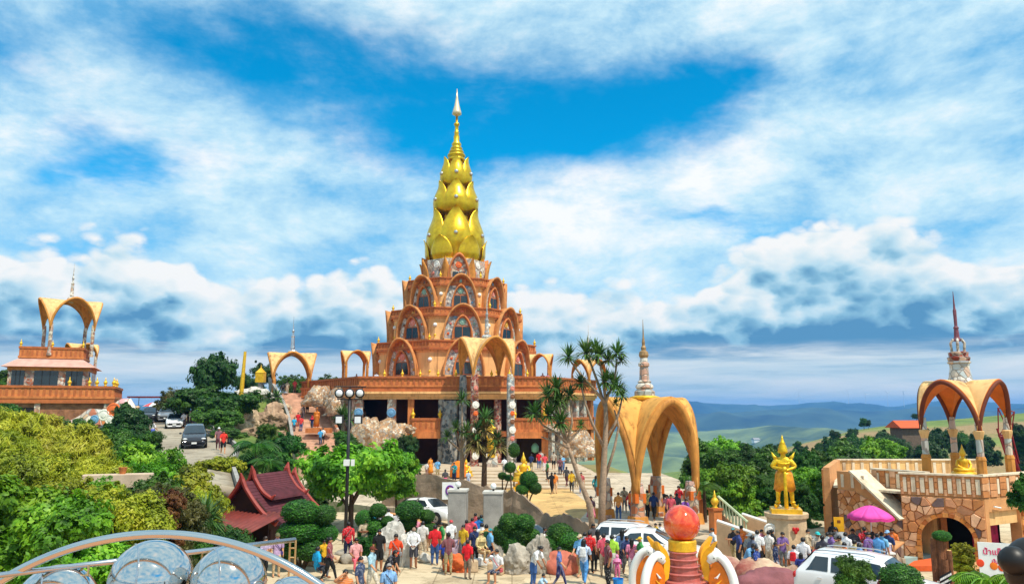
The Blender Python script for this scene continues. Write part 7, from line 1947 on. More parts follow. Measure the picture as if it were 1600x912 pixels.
for u, Y, m_, kd, lb in ((258, 94, M_cars, 'wagon', 'silver-grey pickup-sized car parked at the road top'), (245, 97, M_carw, 'hatch', 'white hatchback parked at the road top'), (231, 94, M_card, 'van', 'dark car parked leftmost at the road top')):
    car(kd, m_, u, Y, road_z(Y), 18, lb)

# ================================================================== rocks and blocks on the plaza
def grock(name, u, vfoot, size, mt, seed, label, z=None, **k):
    p = G(u, vfoot, 0.0 if z is None else z); zz = walk_low(p.x, p.y) if z is None else z
    o = place(name, rock_mesh(seed, mt, *size, **{q: k[q] for q in k if q in ('rough', 'sharp', 'sub')}), None, (p.x, p.y + size[1] * .5, zz + .42 * size[2]), k.get('rz', 0))
    return tag(o, label, 'rock', k.get('group', 'garden rocks on the plaza'))
grock('standing_rock', 612, 876, (.72, .5, 1.15), M_rockw, 31, 'tall pale rock with creases between the pom-pom bushes', sharp=True, sub=4, rough=.32)
grock('standing_rock', 633, 884, (.36, .32, 1.02), M_rockw, 32, 'slim pale standing rock behind the white long-sleeved visitor', sharp=True, sub=4, rough=.3)
grock('boulder', 714, 893, (.56, .45, .5), M_rocko, 33, 'orange boulder beside the child in red', sharp=True, sub=4, rough=.4)
grock('boulder', 712, 872, (.55, .4, .55), mat('mauve_rock', hexc('a08a98'), .85, var=.4, scale=2, bump=.7, bscale=7), 34, 'mauve-grey boulder above the orange boulder', sub=4)
grock('boulder', 808, 896, (.62, .5, .75), M_rockg, 35, 'big rough grey rock, rounded left half', sharp=True, sub=4)
grock('boulder', 843, 895, (.58, .45, .98), M_rockg, 36, 'big rough grey rock with pointed top', sharp=True, sub=4, rough=.42)
grock('boulder', 880, 896, (.80, .6, .62), mat('salmon_rock', hexc('c8705a'), .85, var=.3, scale=2, bump=.5, bscale=9), 37, 'smooth salmon-red boulder behind the slate blue walker', sub=4, rough=.22)
grock('boulder', 747, 880, (.5, .4, .5), M_rockw, 38, 'pale boulder under the sand-clothed visitor', sub=4)
grock('boulder', 772, 882, (.35, .3, .55), M_rockg, 39, 'grey boulder behind the seated white T-shirt', sharp=True, sub=4)
for i, (u, v, s, lb) in enumerate(((520, 878, (.35, .3, .2), 'flat stone right of the pale block'), (545, 880, (.42, .3, .28), 'rounded grey stone by the seated pink visitor'), (566, 879, (.22, .2, .2), 'small round stone left of the black polo shirt'), (576, 872, (.3, .25, .24), 'pale stone behind the pale blue shirt'), (535, 868, (.4, .3, .2), 'flat tan stone under the dark bush'), (663, 878, (.28, .25, .26), 'round cream stone beside the white long-sleeved visitor'), (450, 880, (.4, .3, .22), 'flat stone left of the pale block'), (590, 866, (.3, .25, .22), 'tan stone under the pom-pom bush'))):
    grock('garden_stone', u, v, s, (M_rockt, M_rockg, M_rockw)[i % 3], 50 + i, lb, sub=3)
def block(u, vf, sx, sy, sz, rz, label, mt=M_rockt, name='stone_block'):
    p = G(u, vf, 0); b = MB(); b.box((0, 0, sz / 2), (sx, sy, sz)); o = b.build(name, mt, None, (p.x, p.y + sy / 2, 0), R(rz)); bevel(o, .05, 3); return tag(o, label, 'block', 'stone seat blocks')
block(496, 884, .98, .5, .42, 4, 'pale rectangular stone block under the turquoise shirt')
block(775, 898, .62, .45, .44, -18, 'pale stone block under the seated white T-shirt')
block(738, 894, .42, .4, .45, 10, 'cream rounded block right of the orange boulder')
block(752, 884, .85, .42, .3, -6, 'white slab bench in front of the pale boulder', mt=M_white)
block(855, 912, 1.3, .3, .08, 14, 'pale kerb slab below the big grey rock')
# painted rock ridge at the right and pink rock
M_ridge = mat('painted_rock', hexc('a8584c'), .85, var=.3, scale=.8, bump=.7, bscale=6, col2=hexc('d8c0a0'))
for i, (u, v, s, mt, lb) in enumerate(((1135, 915, (1.0, .6, .68), mat('rose_rock', hexc('a85a54'), .85, var=.3, scale=.9, bump=.7, bscale=6, col2=hexc('cdb79c')), 'rose painted rock right of the sphere fountain'), (1195, 920, (1.0, .6, .72), M_ridge, 'painted rock hump below the royal blue child'), (1250, 924, (.95, .6, .66), mat('tan_pink_rock', hexc('9c6a58'), .85, var=.35, scale=1, bump=.7, bscale=6, col2=hexc('d0ae90')), 'painted rock hump at the tail of the four-wheel-drive'), (1215, 935, (1.3, .5, .7), mat('plum_rock', hexc('8a5458'), .85, var=.4, scale=1, bump=.7, bscale=6), 'low plum-coloured painted rock along the kerb'))):
    grock('painted_rock', u, v, s, mt, 61 + i, lb, sub=4, rough=.3, group='painted rock ridge')
grock('boulder', 1345, 935, (.85, .5, 1.02), M_rockp, 66, 'pink pointed rock in front of the four-wheel-drive', sub=4, rough=.32)
grock('boulder', 1290, 928, (.85, .5, .8), M_rockp, 67, 'pale pink rock left of the pointed pink rock', sub=4)

# ================================================================== sphere fountain
fp = P(1065, 817, 24.0); fz = 0.0
fo_ = empty('sphere_fountain', (fp.x, 24.0, 0), 0, 'orange stone sphere on tiered pink pedestal with white-necked birds', 'fountain')
zc = fp.z; rs = .545
s = MB(); s.sphere((0, 0, zc), rs, 40, 24)
m = bpy.data.materials.new('agate'); m.use_nodes = True; t = NT(m.node_tree); pb = t.n['Principled BSDF']; pb.inputs['Roughness'].default_value = .08; pb.inputs['Coat Weight'].default_value = .8
pos = t.node('ShaderNodeTexCoord').outputs['Object']; n1 = t.noise(pos, 3.0, 6, .6, .8)
t.link(t.ramp(n1.outputs[0], [(.3, hexc('a81808')), (.48, hexc('d83c10')), (.62, hexc('e86430')), (.75, hexc('f0a070'))]), pb.inputs['Base Color'])
s.build('sphere', m, fo_, smooth=True)
s = MB(); z_b = zc - rs
s.lathe([(.40, -.02), (.42, .0), (.42, .26), (.40, .30)], 28, c=(0, 0, z_b - .22)); s.build('gold_collar', M_goldp, fo_, smooth=False)
M_marb = mat('pink_marble', hexc('b4625a'), .35, var=.25, scale=5, bump=.1, bscale=20, coat=.3)
rings = [(.42, .20), (.45, .19), (.50, .20), (.58, .21), (.70, .22), (.86, .24), (.98, .26), (1.1, .28), (1.2, .32)]
z_ = z_b - .24
for r_, h in rings:
    if z_ < .05: break
    h = min(h, z_); s = MB()
    s.lathe([(r_ * .94, -h), (r_ * .93, -h * .35), (r_, -h * .28), (r_ + .02, -h * .12), (r_ - .01, 0), (.1, 0)], 32, c=(0, 0, z_)); s.build('tier', M_marb, fo_, smooth=False); z_ -= h
if z_ > 0: s = MB(); s.lathe([(1.25, 0), (1.2, z_)], 32); s.build('tier', M_marb, fo_)
s = MB(); s.lathe([(2.3, 0), (2.3, .28), (2.05, .28), (2.05, .1), (1.2, .1)], 48, cap=False); s.build('basin', mat('grey_marble', hexc('9c9a98'), .5, var=.2, scale=2), fo_)
M_or = mat('orange_enamel', hexc('e07414'), .4, var=.2, scale=6, coords='obj'); M_yel = mat('yellow_enamel', hexc('f0a81c'), .4, var=.15, scale=6, coords='obj'); M_wen = mat('white_enamel', (.8, .79, .76), .3, var=.05)
def plate(pts, th):
    b = MB(); n = len(pts)
    b.add([(x, -th / 2, z) for x, z in pts] + [(x, th / 2, z) for x, z in pts], [tuple(range(n)), tuple(range(2 * n - 1, n - 1, -1))] + [(i, i + n, (i + 1) % n + n, (i + 1) % n) for i in range(n)]); return b
def spline(pts, n=28):
    out = []
    for i in range(len(pts) - 1):
        p0, p1, p2, p3 = pts[max(0, i - 1)], pts[i], pts[i + 1], pts[min(len(pts) - 1, i + 2)]
        for k in range(n // (len(pts) - 1)):
            t = k / (n // (len(pts) - 1))
            out.append(tuple(.5 * ((2 * p1[j]) + (-p0[j] + p2[j]) * t + (2 * p0[j] - 5 * p1[j] + 4 * p2[j] - p3[j]) * t * t + (-p0[j] + 3 * p1[j] - 3 * p2[j] + p3[j]) * t ** 3) for j in range(len(p1))))
    out.append(tuple(pts[-1])); return out
zk = zc - 2.96
for ang in (-58, 58, -112, 112):
    bd = empty('bird_ornament', (0, 0, zk), R(ang) - PI / 2); bd.parent = fo_      # local +x points outwards
    neck = spline([(1.15, .25), (1.38, .55), (1.52, 1.0), (1.50, 1.5), (1.32, 1.92), (1.10, 2.10), (.93, 2.06), (.80, 1.92)], 35)
    b = MB(); b.tube([(x, 0, z) for x, z in neck], [lerp(.16, .10, i / (len(neck) - 1)) + (.05 if 26 < i < 33 else 0) for i in range(len(neck))], 10); b.build('neck', M_wen, bd, smooth=True)
    b = MB(); b.tube([(.84, 0, 1.96), (.70, 0, 1.84), (.66, 0, 1.78)], [.07, .05, .01], 8); b.build('beak', M_or, bd, smooth=True)
    for s_ in (-1, 1):
        b = MB(); b.sphere((1.0, s_ * .12, 2.08), .045, 8, 6); b.build('eye', M_black, bd, smooth=True)
    wing = spline([(1.32, .35), (1.42, .9), (1.40, 1.45), (1.2, 1.85), (.98, 1.95), (.80, 1.5), (.92, 1.0), (1.05, .55)], 32)
    plate(wing, .16).build('wing', M_or, bd)
    for k in range(6):
        q0 = (1.30 - .03 * k, .7 + .19 * k); q1 = (.92 + .03 * abs(k - 3), .55 + .19 * k)
        b = MB(); b.tube([(q0[0], -.1, q0[1]), ((q0[0] + q1[0]) / 2, -.13, (q0[1] + q1[1]) / 2 - .05), (q1[0], -.1, q1[1])], [.012, .035, .015], 6); b.build('feather', M_wen if k % 2 else M_yel, bd)
        b = MB(); b.tube([(q0[0], .1, q0[1]), ((q0[0] + q1[0]) / 2, .13, (q0[1] + q1[1]) / 2 - .05), (q1[0], .1, q1[1])], [.012, .035, .015], 6); b.build('feather', M_wen if k % 2 else M_yel, bd)
    fl_ = spline([(.94, 1.3), (.82, 1.8), (.88, 2.12), (1.06, 2.52), (.86, 2.38), (.68, 2.2), (.58, 1.9), (.66, 1.45)], 32)
    plate(fl_, .14).build('tail_flame', M_yel, bd)
    vol = [(1.0 + .25 * math.cos(a) * (1 - a / 9), .0, .5 + .25 * math.sin(a) * (1 - a / 9)) for a in np.linspace(0, 6.5, 22)]
    b = MB(); b.tube(vol, [.07] * 22, 8); b.build('volute', M_wen, bd, smooth=True)
p = G(966, 917, 0); b = MB(); b.lathe([(.17, 0), (.2, .3), (.21, .32), (.19, .32), (.16, .04)], 16); tag(b.build('bucket', mat('blue_plastic', hexc('1c84d8'), .4), None, (p.x, p.y, 0), smooth=False), 'bright blue plastic bucket at the fountain basin', 'bucket')

# ================================================================== golden guardian
gp = P(1228, 800, 37.0); pz = gp.z
zf = walk_low(gp.x, 37.0)
pd = empty('guardian_pedestal', (gp.x, 37.0, zf), R(-14), 'rounded stone pedestal with red heart under the golden guardian', 'pedestal')
hp = pz - zf
b = MB(); b.lathe([(1.05, 0), (1.0, .15), (.92, .3), (.9, hp - .25), (1.0, hp - .18), (1.02, hp)], 10, ang0=.3); b.build('drum', mat('pedestal_stone', hexc('cdb08c'), .8, var=.3, scale=2.2, bump=.4, bscale=8), pd)
b = MB(); b.tube([(-.75 + .1 * k, -.72 - .25 * math.sin((k + 2) / 19 * PI), .75 + .18 * math.sin(k * .8)) for k in range(16)], [.09] * 16, 7); b.build('scroll_relief', M_tan, pd, smooth=True)
b = MB(); b.tube([(-.6 + .1 * k, -.78 - .22 * math.sin((k + 2) / 15 * PI), .35 + .1 * math.sin(k)) for k in range(13)], [.12] * 13, 7); b.build('scroll_relief', mat('terracotta_relief', hexc('b8683c'), .8), pd, smooth=True)
b = MB()
for s_ in (-1, 1): b.sphere((s_ * .07 + .3, -.93, hp - .62), (.09, .05, .1), 8, 6)
b.sphere((.3, -.93, hp - .72), (.08, .05, .12), 8, 6); b.build('heart', mat('red_heart', hexc('c81c1c'), .4), pd, smooth=True)
disc(.28, 2, pd, -.78, -.62, hp - .7)
b = MB(); b.box((0, 0, hp + .1), (1.35, 1.2, .2)); b.build('gold_plinth', M_goldp, pd)
M_yk = mat('guardian_gold', (.95, .55, .02), .35, metal=.45, var=.35, scale=7, bump=.5, bscale=26, coords='obj')
me, hc, ps = body('club', 1.15)
yk = place('guardian_statue', me, None, (gp.x, 37.0, pz + .2)); K = 1.56; yk.scale = (K, K, K); yk.rotation_euler = (0, 0, R(-14))
for i in range(9): yk.material_slots[i].link = 'OBJECT'; yk.material_slots[i].material = M_yk if i != 4 else mat('guardian_kilt', (.9, .32, .02), .4, metal=.3, var=.4, scale=10, coords='obj')
tag(yk, 'golden temple guardian statue with tall crown leaning on a club', 'statue')
c = MB(); c.lathe([(.13, -.02), (.15, .03), (.13, .08), (.14, .11), (.11, .16), (.115, .19), (.08, .25), (.085, .28), (.05, .34), (.03, .42), (.005, .52)], 14, c=(0, -.01, 1.63)); c.build('crown', M_yk, yk, smooth=True)
c = MB(); c.tube([(0, -.30, .02), (0, -.28, .6), (0, -.27, 1.0), (0, -.26, 1.14)], [.06, .055, .05, .035], 10); c.lathe([(.06, 0), (.08, .05), (.05, .12)], 10, c=(0, -.26, 1.1)); c.build('club', M_yk, yk, smooth=True)
c = MB(); c.lathe([(.2, .22), (.235, .12), (.26, -.08), (.30, -.32)], 18, c=(0, 0, .86), cap=False); co = c.build('kilt', MATS['guardian_kilt'], yk, smooth=True); solidify(co, .02)
for s_ in (-1, 1):
    c = MB(); c.tube([(s_ * .19, .0, 1.43), (s_ * .27, 0, 1.52), (s_ * .33, 0, 1.64)], [.07, .045, .008], 8); c.build('shoulder_flame', M_yk, yk, smooth=True)
    c = MB(); c.tube([(s_ * .235, -.02, .09), (s_ * .30, -.2, .06), (s_ * .33, -.3, .14)], [.06, .045, .01], 8); c.build('shoe', M_yk, yk, smooth=True)
    c = MB(); c.lathe([(.075, 0), (.085, .03), (.075, .06)], 12, c=(ps['ankL'][0] * s_, .02, .14)); c.build('anklet', M_yk, yk, smooth=True)
c = MB(); c.tube([(.2 * math.cos(a), .01 - .15 * math.sin(a), 1.36 - .06 * abs(math.sin(a))) for a in np.linspace(0, 2 * PI, 20)], .028, 6); c.build('collar', M_yk, yk, smooth=True)
c = MB(); c.lathe([(.21, -.03), (.225, 0), (.21, .03)], 16, c=(0, 0, .99)); c.build('belt', M_yk, yk, smooth=True)

# ================================================================== shrine images and ornaments at the pagoda front
def seated_image(u, vf, Y, z, h, label, name='seated_image', rz=0, mt=None):
    p = P(u, vf, Y); o = empty(name, (p.x, Y, z), R(rz), label, 'statue'); k = h
    mt = mt or M_goldp
    b = MB(); b.lathe([(.42 * k, 0), (.44 * k, .05 * k), (.36 * k, .1 * k), (.38 * k, .16 * k), (.30 * k, .2 * k)], 16); b.build('lotus_base', mt, o, smooth=True)
    b = MB(); b.tube([(-.3 * k, -.06 * k, .25 * k), (-.1 * k, -.2 * k, .24 * k), (.1 * k, -.2 * k, .24 * k), (.3 * k, -.06 * k, .25 * k), (.1 * k, .08 * k, .26 * k), (-.1 * k, .08 * k, .26 * k), (-.3 * k, -.06 * k, .25 * k)], [.075 * k] * 7, 8)
    b.lathe([(.14 * k, .22 * k), (.12 * k, .34 * k), (.15 * k, .48 * k), (.17 * k, .56 * k), (.06 * k, .62 * k), (.05 * k, .66 * k), (.085 * k, .7 * k), (.095 * k, .77 * k), (.07 * k, .84 * k), (.05 * k, .88 * k), (.03 * k, .94 * k), (.004 * k, 1.05 * k)], 14)
    for s_ in (-1, 1): b.tube([(s_ * .16 * k, 0, .55 * k), (s_ * .23 * k, -.02 * k, .40 * k), (s_ * .12 * k, -.17 * k, .30 * k), (0, -.2 * k, .29 * k)], [.055 * k, .045 * k, .04 * k, .03 * k], 8)
    b.build('figure', mt, o, smooth=True); return o
seated_image(728, 726, 71, .6, 1.6, 'small golden seated image on a stand at the pagoda entrance')
seated_image(818, 728, 63.5, 0, 2.2, 'golden seated image on tiered base right of the mosaic columns')
p = P(818, 730, 63.5)
b = MB()
for k in range(4): b.box((0, 0, .12 + .2 * k), (2.0 - .35 * k, 1.4 - .25 * k, .2))
tag(b.build('shrine_base', M_goldp, None, (p.x, 63.7, 0.0)), 'stepped golden shrine base on the forecourt', 'shrine')
for o in bpy.data.objects:
    if o.name.startswith('seated_image') and abs(o.location.y - 63.5) < .1: o.location.z = .82; o.location.y = 63.7
me, hc, ps = body('stand', 1.1)
def standing_image(u, vtop, Y, z, label, mt, base=None, rz=0):
    h = P(u, vtop, Y).z - z; k = h / 1.86; p = P(u, 700, Y)
    o = place('standing_image', me, None, (p.x, Y, z)); o.scale = (k, k, k); o.rotation_euler = (0, 0, R(rz))
    for i in range(9): o.material_slots[i].link = 'OBJECT'; o.material_slots[i].material = mt
    c = MB(); c.lathe([(.19, .3), (.2, .1), (.22, -.3), (.26, -.8)], 14, c=(0, 0, .9), cap=False); solidify(c.build('robe', mt, o, smooth=True), .02)
    c = MB(); c.lathe([(.10, 0), (.07, .08), (.03, .12), (.005, .2)], 10, c=(0, -.01, 1.70)); c.build('crown', mt, o, smooth=True)
    c = MB(); c.lathe([(.36, -.2), (.36, -.02), (.3, 0.0)], 12); c.build('pedestal', base or mt, o)
    return tag(o, label, 'statue')
standing_image(768, 655, 78.5, 2.2, 'tall golden standing image in front of the red mosaic column', M_goldp)
b = MB(); b.box((0, 0, .45), (1.4, 1.2, 2.0), taper=.8); p = P(768, 700, 78.5); tag(b.build('image_plinth', M_mosp, None, (p.x, 78.5, .75)), 'mosaic plinth under the tall golden standing image', 'plinth')
standing_image(493, 636, 84.5, 4.6, 'orange robed standing image beside the hill stairs', mat('orange_gold', hexc('c8701c'), .5, metal=.2, var=.25), rz=15)
b = MB(); b.box((0, 0, .2), (2.6, 1.4, .5)); p = P(493, 660, 84.5); tag(b.build('image_terrace', M_terra, None, (p.x + .4, 84.5, 4.1)), 'terracotta ledge under the orange standing image', 'ledge')
p = P(716, 712, 70.5); b = MB(); b.lathe([(.75, 0), (.7, .9), (.45, 1.25), (.05, 1.4)], 12); tag(b.build('draped_stand', mat('saffron_cloth', hexc('e07818'), .85, var=.2, scale=5), None, (p.x, 70.5, .6)), 'saffron-draped stand left of the small golden image', 'stand')
# gilded poles on the hill
p = P(378, 606, 86); o = empty('gilded_post', (p.x, 86, 5.4), 0, 'tall gilded timber post with leaning brace above the trees', 'post'); zt = P(381, 549, 86).z - 5.4
b = MB(); b.tube([(-.15, 0, -.2), (0, 0, zt * .5), (.15, 0, zt)], [.26, .24, .16], 8); b.build('post', M_goldp, o); b = MB(); b.tube([(-1.0, 0, -.2), (-.1, 0, zt * .45)], .09, 6); b.build('brace', M_goldp, o)
p = P(407, 596, 94); o = empty('gilded_lantern', (p.x, 94, 7.6), 0, 'gilded lantern post between the hill trees and arch', 'lantern'); zt = P(407, 568, 94).z - 7.6
b = MB(); b.tube([(0, 0, -.2), (0, 0, zt * .5)], .3, 8); b.build('post', M_conc, o); b = MB(); b.box((0, 0, zt * .62), (1.0, 1.0, zt * .25)); b.build('lantern_box', M_goldp, o); b = MB(); b.lathe([(.75, 0), (.1, .6), (.02, 1.0)], 4, c=(0, 0, zt * .75), ang0=PI / 4); b.build('roof', M_goldp, o)

# ================================================================== steel ball sculpture near the camera and its railing
M_chrome = mat('polished_steel', (.68, .66, .63), .10, metal=1.0, var=.03, scale=2)
M_brush = mat('brushed_steel', (.62, .62, .63), .25, metal=1.0, var=.1, scale=6)
DECK = [(-7.5, -6), (6, -6), (6, 5.6), (-.4, 6.6), (-1.75, 6.5), (-7.5, 1.3)]
b = MB(); b.prism(DECK, 3.6, 4.45); tag(b.build('viewing_deck', mat('deck_tile', hexc('c08a64'), .6, var=.2, scale=3)), 'tiled viewing deck under the steel sculpture', 'deck')
hc0 = P(250, 834, 5.0); sc = empty('steel_sculpture', (hc0.x, 5.0, 4.45), 0, 'polished steel sculpture of balls inside a tubular hoop', 'sculpture')
zh = HC - .90 - 4.45
b = MB(); b.tube([(1.83 * math.cos(a), 0, hc0.z - 1.83 - 4.45 + 1.83 * math.sin(a)) for a in np.linspace(R(19), R(161), 65)], .027, 12); b.build('hoop', M_chrome, sc, smooth=True)
for x_ in (-1.72, 1.72):
    b = MB(); b.lathe([(.09, 0), (.09, .02), (.04, .03)], 14, c=(x_, 0, 0)); b.build('foot_plate', M_brush, sc)
for (u, v, rp, Y) in ((236, 908, 60, 5.25), (357, 911, 55, 5.2), (88, 944, 57, 5.2), (455, 946, 42, 5.2)):
    c = P(u, v, Y); r_ = rp / FPX * Y; x, y, z = c.x - hc0.x, Y - 5.0, c.z - 4.45
    b = MB(); b.sphere((x, y, z), r_, 48, 32); bo = b.build('ball', M_chrome, sc, smooth=True)
    b = MB(); nn = Vector((-.82, -.55, .12)).normalized(); e1 = nn.orthogonal().normalized(); e2 = nn.cross(e1); b.tube([Vector((x, y, z)) + nn * r_ * .5 + (e1 * math.cos(a) + e2 * math.sin(a)) * r_ * .867 for a in np.linspace(0, 2 * PI, 60)], .007, 6); b.build('seam', M_brush, bo)
    b = MB(); b.tube([(x, y, 0), (x, y, z - r_ * .9)], .03, 8); b.build('stem', M_chrome, sc)
r0, r1 = P(-30, 888, 4.85), P(462, 832, 6.22)
rl = empty('deck_railing', (r0.x, r0.y, 4.45), 0, 'slim steel railing along the deck edge behind the sculpture', 'railing')
zr = HC - 1.0 - 4.45
b = MB(); b.tube([(0, 0, zr), (r1.x - r0.x, r1.y - r0.y, zr)], .018, 10); b.build('handrail', M_brush, rl, smooth=True)
M_brass = mat('brass_bar', (.7, .5, .25), .35, metal=.9, var=.15)
for t_ in (.28, .66, .99):
    for dx in (-.022, .022):
        b = MB(); b.tube([(lerp(0, r1.x - r0.x, t_) + dx, lerp(0, r1.y - r0.y, t_), 0), (lerp(0, r1.x - r0.x, t_) + dx, lerp(0, r1.y - r0.y, t_), zr)], .008, 6); b.build('baluster', M_brass, rl)
    for j in range(7):
        b = MB(); b.tube([(lerp(0, r1.x - r0.x, t_) - .022, lerp(0, r1.y - r0.y, t_), zr - .06 - j * .07), (lerp(0, r1.x - r0.x, t_) + .022, lerp(0, r1.y - r0.y, t_), zr - .06 - j * .07)], .006, 5); b.build('rung', M_brass, rl)

# ================================================================== things by the stone building
p = P(1360, 805, 33.2); z0 = walk_low(p.x, 33.2)
o = empty('parasol', (p.x, 33.2, z0), 0, 'pink parasol over the drinks stall beside the stone building', 'parasol'); zt = P(1358, 789, 33.2).z - z0
M_pk = mat('pink_canvas', hexc('e84ca4'), .8, var=.12, scale=3)
b = MB(); b.tube([(0, 0, 0), (0, 0, zt)], .025, 8); b.build('pole', M_white, o)
for k in range(8):
    b = MB()
    def fn(uu, vv, k=k):
        a = (k + uu) * PI / 4; r_ = .9 * vv; sag = .05 * math.sin(uu * PI) * vv
        return (r_ * math.cos(a) * (1 - .04 * math.sin(uu * PI) * vv), r_ * math.sin(a) * (1 - .04 * math.sin(uu * PI) * vv), zt - .42 * vv ** 1.5 - sag)
    b.grid(fn, 4, 5); solidify(b.build('canopy_panel', M_pk, o, smooth=True), .008)
    b = MB(); b.grid(lambda uu, vv: (.9 * math.cos((k + uu) * PI / 4), .9 * math.sin((k + uu) * PI / 4), zt - .42 - .1 * vv - .05 * math.sin(uu * PI)), 4, 1); solidify(b.build('valance', mat('pink_valance', hexc('d8348c'), .8), o), .006)
b = MB(); b.bbox(-.9, .9, .1, .7, .72, .78); to = b.build('stall_table', M_white, None, (p.x + .1, 33.2, z0)); tag(to, 'white stall table under the pink parasol', 'table')
for dx in (-.8, .8):
    for dy in (.18, .62): b = MB(); b.tube([(dx, dy, 0), (dx, dy, .72)], .025, 6); b.build('leg', M_rim, to)
for k, (dx, cl, lb) in enumerate(((-.6, 'd8d8e0', 'white drinks cooler on the stall table'), (.1, 'b83a4a', 'red drinks cooler on the stall table'), (.6, 'c8b8c8', 'pale lilac box on the stall table'))):
    b = MB(); b.box((0, 0, .16), (.4, .34, .28)); q = b.build('cooler', cloth(cl), None, (p.x + .1 + dx, 33.6, z0 + .79)); bevel(q, .03); tag(q, lb, 'cooler'); b = MB(); b.box((0, 0, .33), (.42, .36, .06)); b.build('lid', M_white, q)
p = P(1311, 822, 35.6); z0 = walk_low(p.x, 35.6); o = empty('notice_board', (p.x, 35.6, z0), R(-12), 'yellow notice board on a post left of the pink parasol', 'sign'); zz = p.z - z0
b = MB(); b.box((0, 0, zz + .1), (.42, .04, .62)); b.build('board', mat('yellow_board', hexc('e8a818'), .5), o); b = MB(); b.box((0, -.025, zz + .22), (.14, .01, .12)); b.build('emblem', mat('brown_print', hexc('7a4410'), .6), o); b = MB(); b.box((0, 0, zz - .38), (.40, .04, .30)); b.build('lower_board', M_white, o); b = MB(); b.tube([(0, .04, 0), (0, .04, zz + .3)], .03, 6); b.build('post', M_conc, o)
# floor patches
b = MB(); q = [G(u, v, -.30) for u, v in ((1388, 884), (1420, 868), (1470, 866), (1470, 872), (1425, 880))]
b.prism([(p.x, p.y) for p in q], -.62, -.05); tag(b.build('pavement', mat('teal_paving', hexc('9cb0ac'), .8, var=.12)), kind='structure')
b = MB(); q = [G(u, v, 0) for u, v in ((1416, 884), (1428, 876), (1478, 868), (1478, 884))]
b.prism([(p.x, p.y) for p in q], -.2, .012); tag(b.build('carpet', mat('orange_carpet', hexc('d05a28'), .95, var=.15, scale=8)), 'orange carpet strip in front of the round arch', 'carpet')
# blue stools
for u, v, Y, lb in ((1442, 852, 36.6, 'blue plastic stool in the round arch doorway'), (1505, 845, 37.2, 'grey plastic chair deep inside the round arch')):
    p = P(u, v, Y); o = empty('stool', (p.x, Y, -.72), R(20), lb, 'stool'); m_ = mat('blue_stool', hexc('28a0d8'), .5) if 'blue' in lb else M_conc
    b = MB(); b.box((0, 0, .43), (.3, .3, .04)); bevel(b.build('seat', m_, o), .015)
    for sx in (-1, 1):
        for sy in (-1, 1): b = MB(); b.tube([(sx * .17, sy * .17, 0), (sx * .12, sy * .12, .42)], .025, 6); b.build('leg', m_, o)
# log pillars with striped cloth
p = P(1472, 880, 27.3)
lo = empty('log_pillars', (p.x, 27.3, 0), 0, 'cluster of upright brown logs holding a clipped bush', 'logs'); ht = P(1472, 840, 27.3).z
for k, (dx, dy, h) in enumerate(((-.22, 0, 1.0), (-.08, -.1, .98), (.06, -.05, .96), (.2, -.1, .82), (-.15, .18, .9), (.1, .2, .92), (-.02, -.22, .62), (.28, .08, .6))):
    b = MB(); b.lathe([(.105, 0), (.1, .3 * ht), (.105, .7 * ht), (.1, ht * h)], 10, c=(dx, dy, 0)); b.build('log', mat('log_bark', hexc('7a4c30'), .9, var=.4, scale=5, bump=.6, bscale=16), lo, smooth=False)
    b = MB(); b.lathe([(.085, 0), (.08, .012)], 10, c=(dx, dy, ht * h)); b.build('cut_end', M_cream, lo)
p = P(1468, 870, 26.9); o = empty('striped_cloth', (p.x, 26.9, 0), R(-15), 'red and white striped cloth with black-barred top beside the logs', 'cloth')
for k in range(7):
    b = MB(); b.grid(lambda u, v, k=k: ((-.32 + .09 * (k + u)) * (1 - .1 * v) - .12 * (1 - v), -.03 * math.sin(v * 5 + k), lerp(.12, .78, v) + .03 * k), 1, 6); solidify(b.build('stripe', cloth('d84838') if k % 2 else cloth('f0e0d8'), o), .01)
for k in range(5):
    b = MB(); b.grid(lambda u, v, k=k: (-.05 + .36 * u, -.05, .62 + .075 * (k + v) + .22 * u), 3, 1); solidify(b.build('stripe', cloth('18181c') if k % 2 == 0 else cloth('f0e8e4'), o), .01)
# white sign with Thai writing
p = P(1557, 868, 25.0); sg = empty('ice_sign', (p.x, 25.0, 0), R(-24), 'white board with pink Thai lettering and painted strawberries at the right', 'sign'); zz = p.z
b = MB(); b.box((0, 0, zz - .18), (.98, .05, 1.15)); b.build('board', M_white, sg)
M_ink = mat('pink_ink', hexc('d82c64'), .6, var=.1)
for txt, dz, size in (('น้ำแข็ง', .10, .24), ('ปั่น', -.16, .16)):
    cu = bpy.data.curves.new('lettering', 'FONT'); cu.body = txt; cu.size = size; cu.align_x = 'CENTER'; cu.extrude = .004; cu.offset = .004
    cu.materials.append(M_ink); tmp = bpy.data.objects.new('lettering', cu); COL.objects.link(tmp); dg = bpy.context.evaluated_depsgraph_get(); me_t = bpy.data.meshes.new_from_object(tmp.evaluated_get(dg)); bpy.data.objects.remove(tmp)
    to = bpy.data.objects.new('lettering', me_t); COL.objects.link(to); to.parent = sg; to.location = (-.05, -.032, zz + dz - .06); to.rotation_euler = (PI / 2, 0, 0)
for k, (x, z, cl) in enumerate(((-.46, -.24, 'e84820'), (-.1, -.3, 'f07818'), (.12, -.33, 'e85820'), (.34, -.32, 'e03040'))):
    b = MB(); b.sphere((x, -.03, zz + z), (.11, .012, .12), 12, 8); b.build('strawberry', mat('fruit_' + cl, hexc(cl), .6), sg, smooth=True)
for dx in (-.42, .42): b = MB(); b.tube([(dx, .04, 0), (dx, .04, zz)], .03, 6); b.build('post', M_conc, sg)
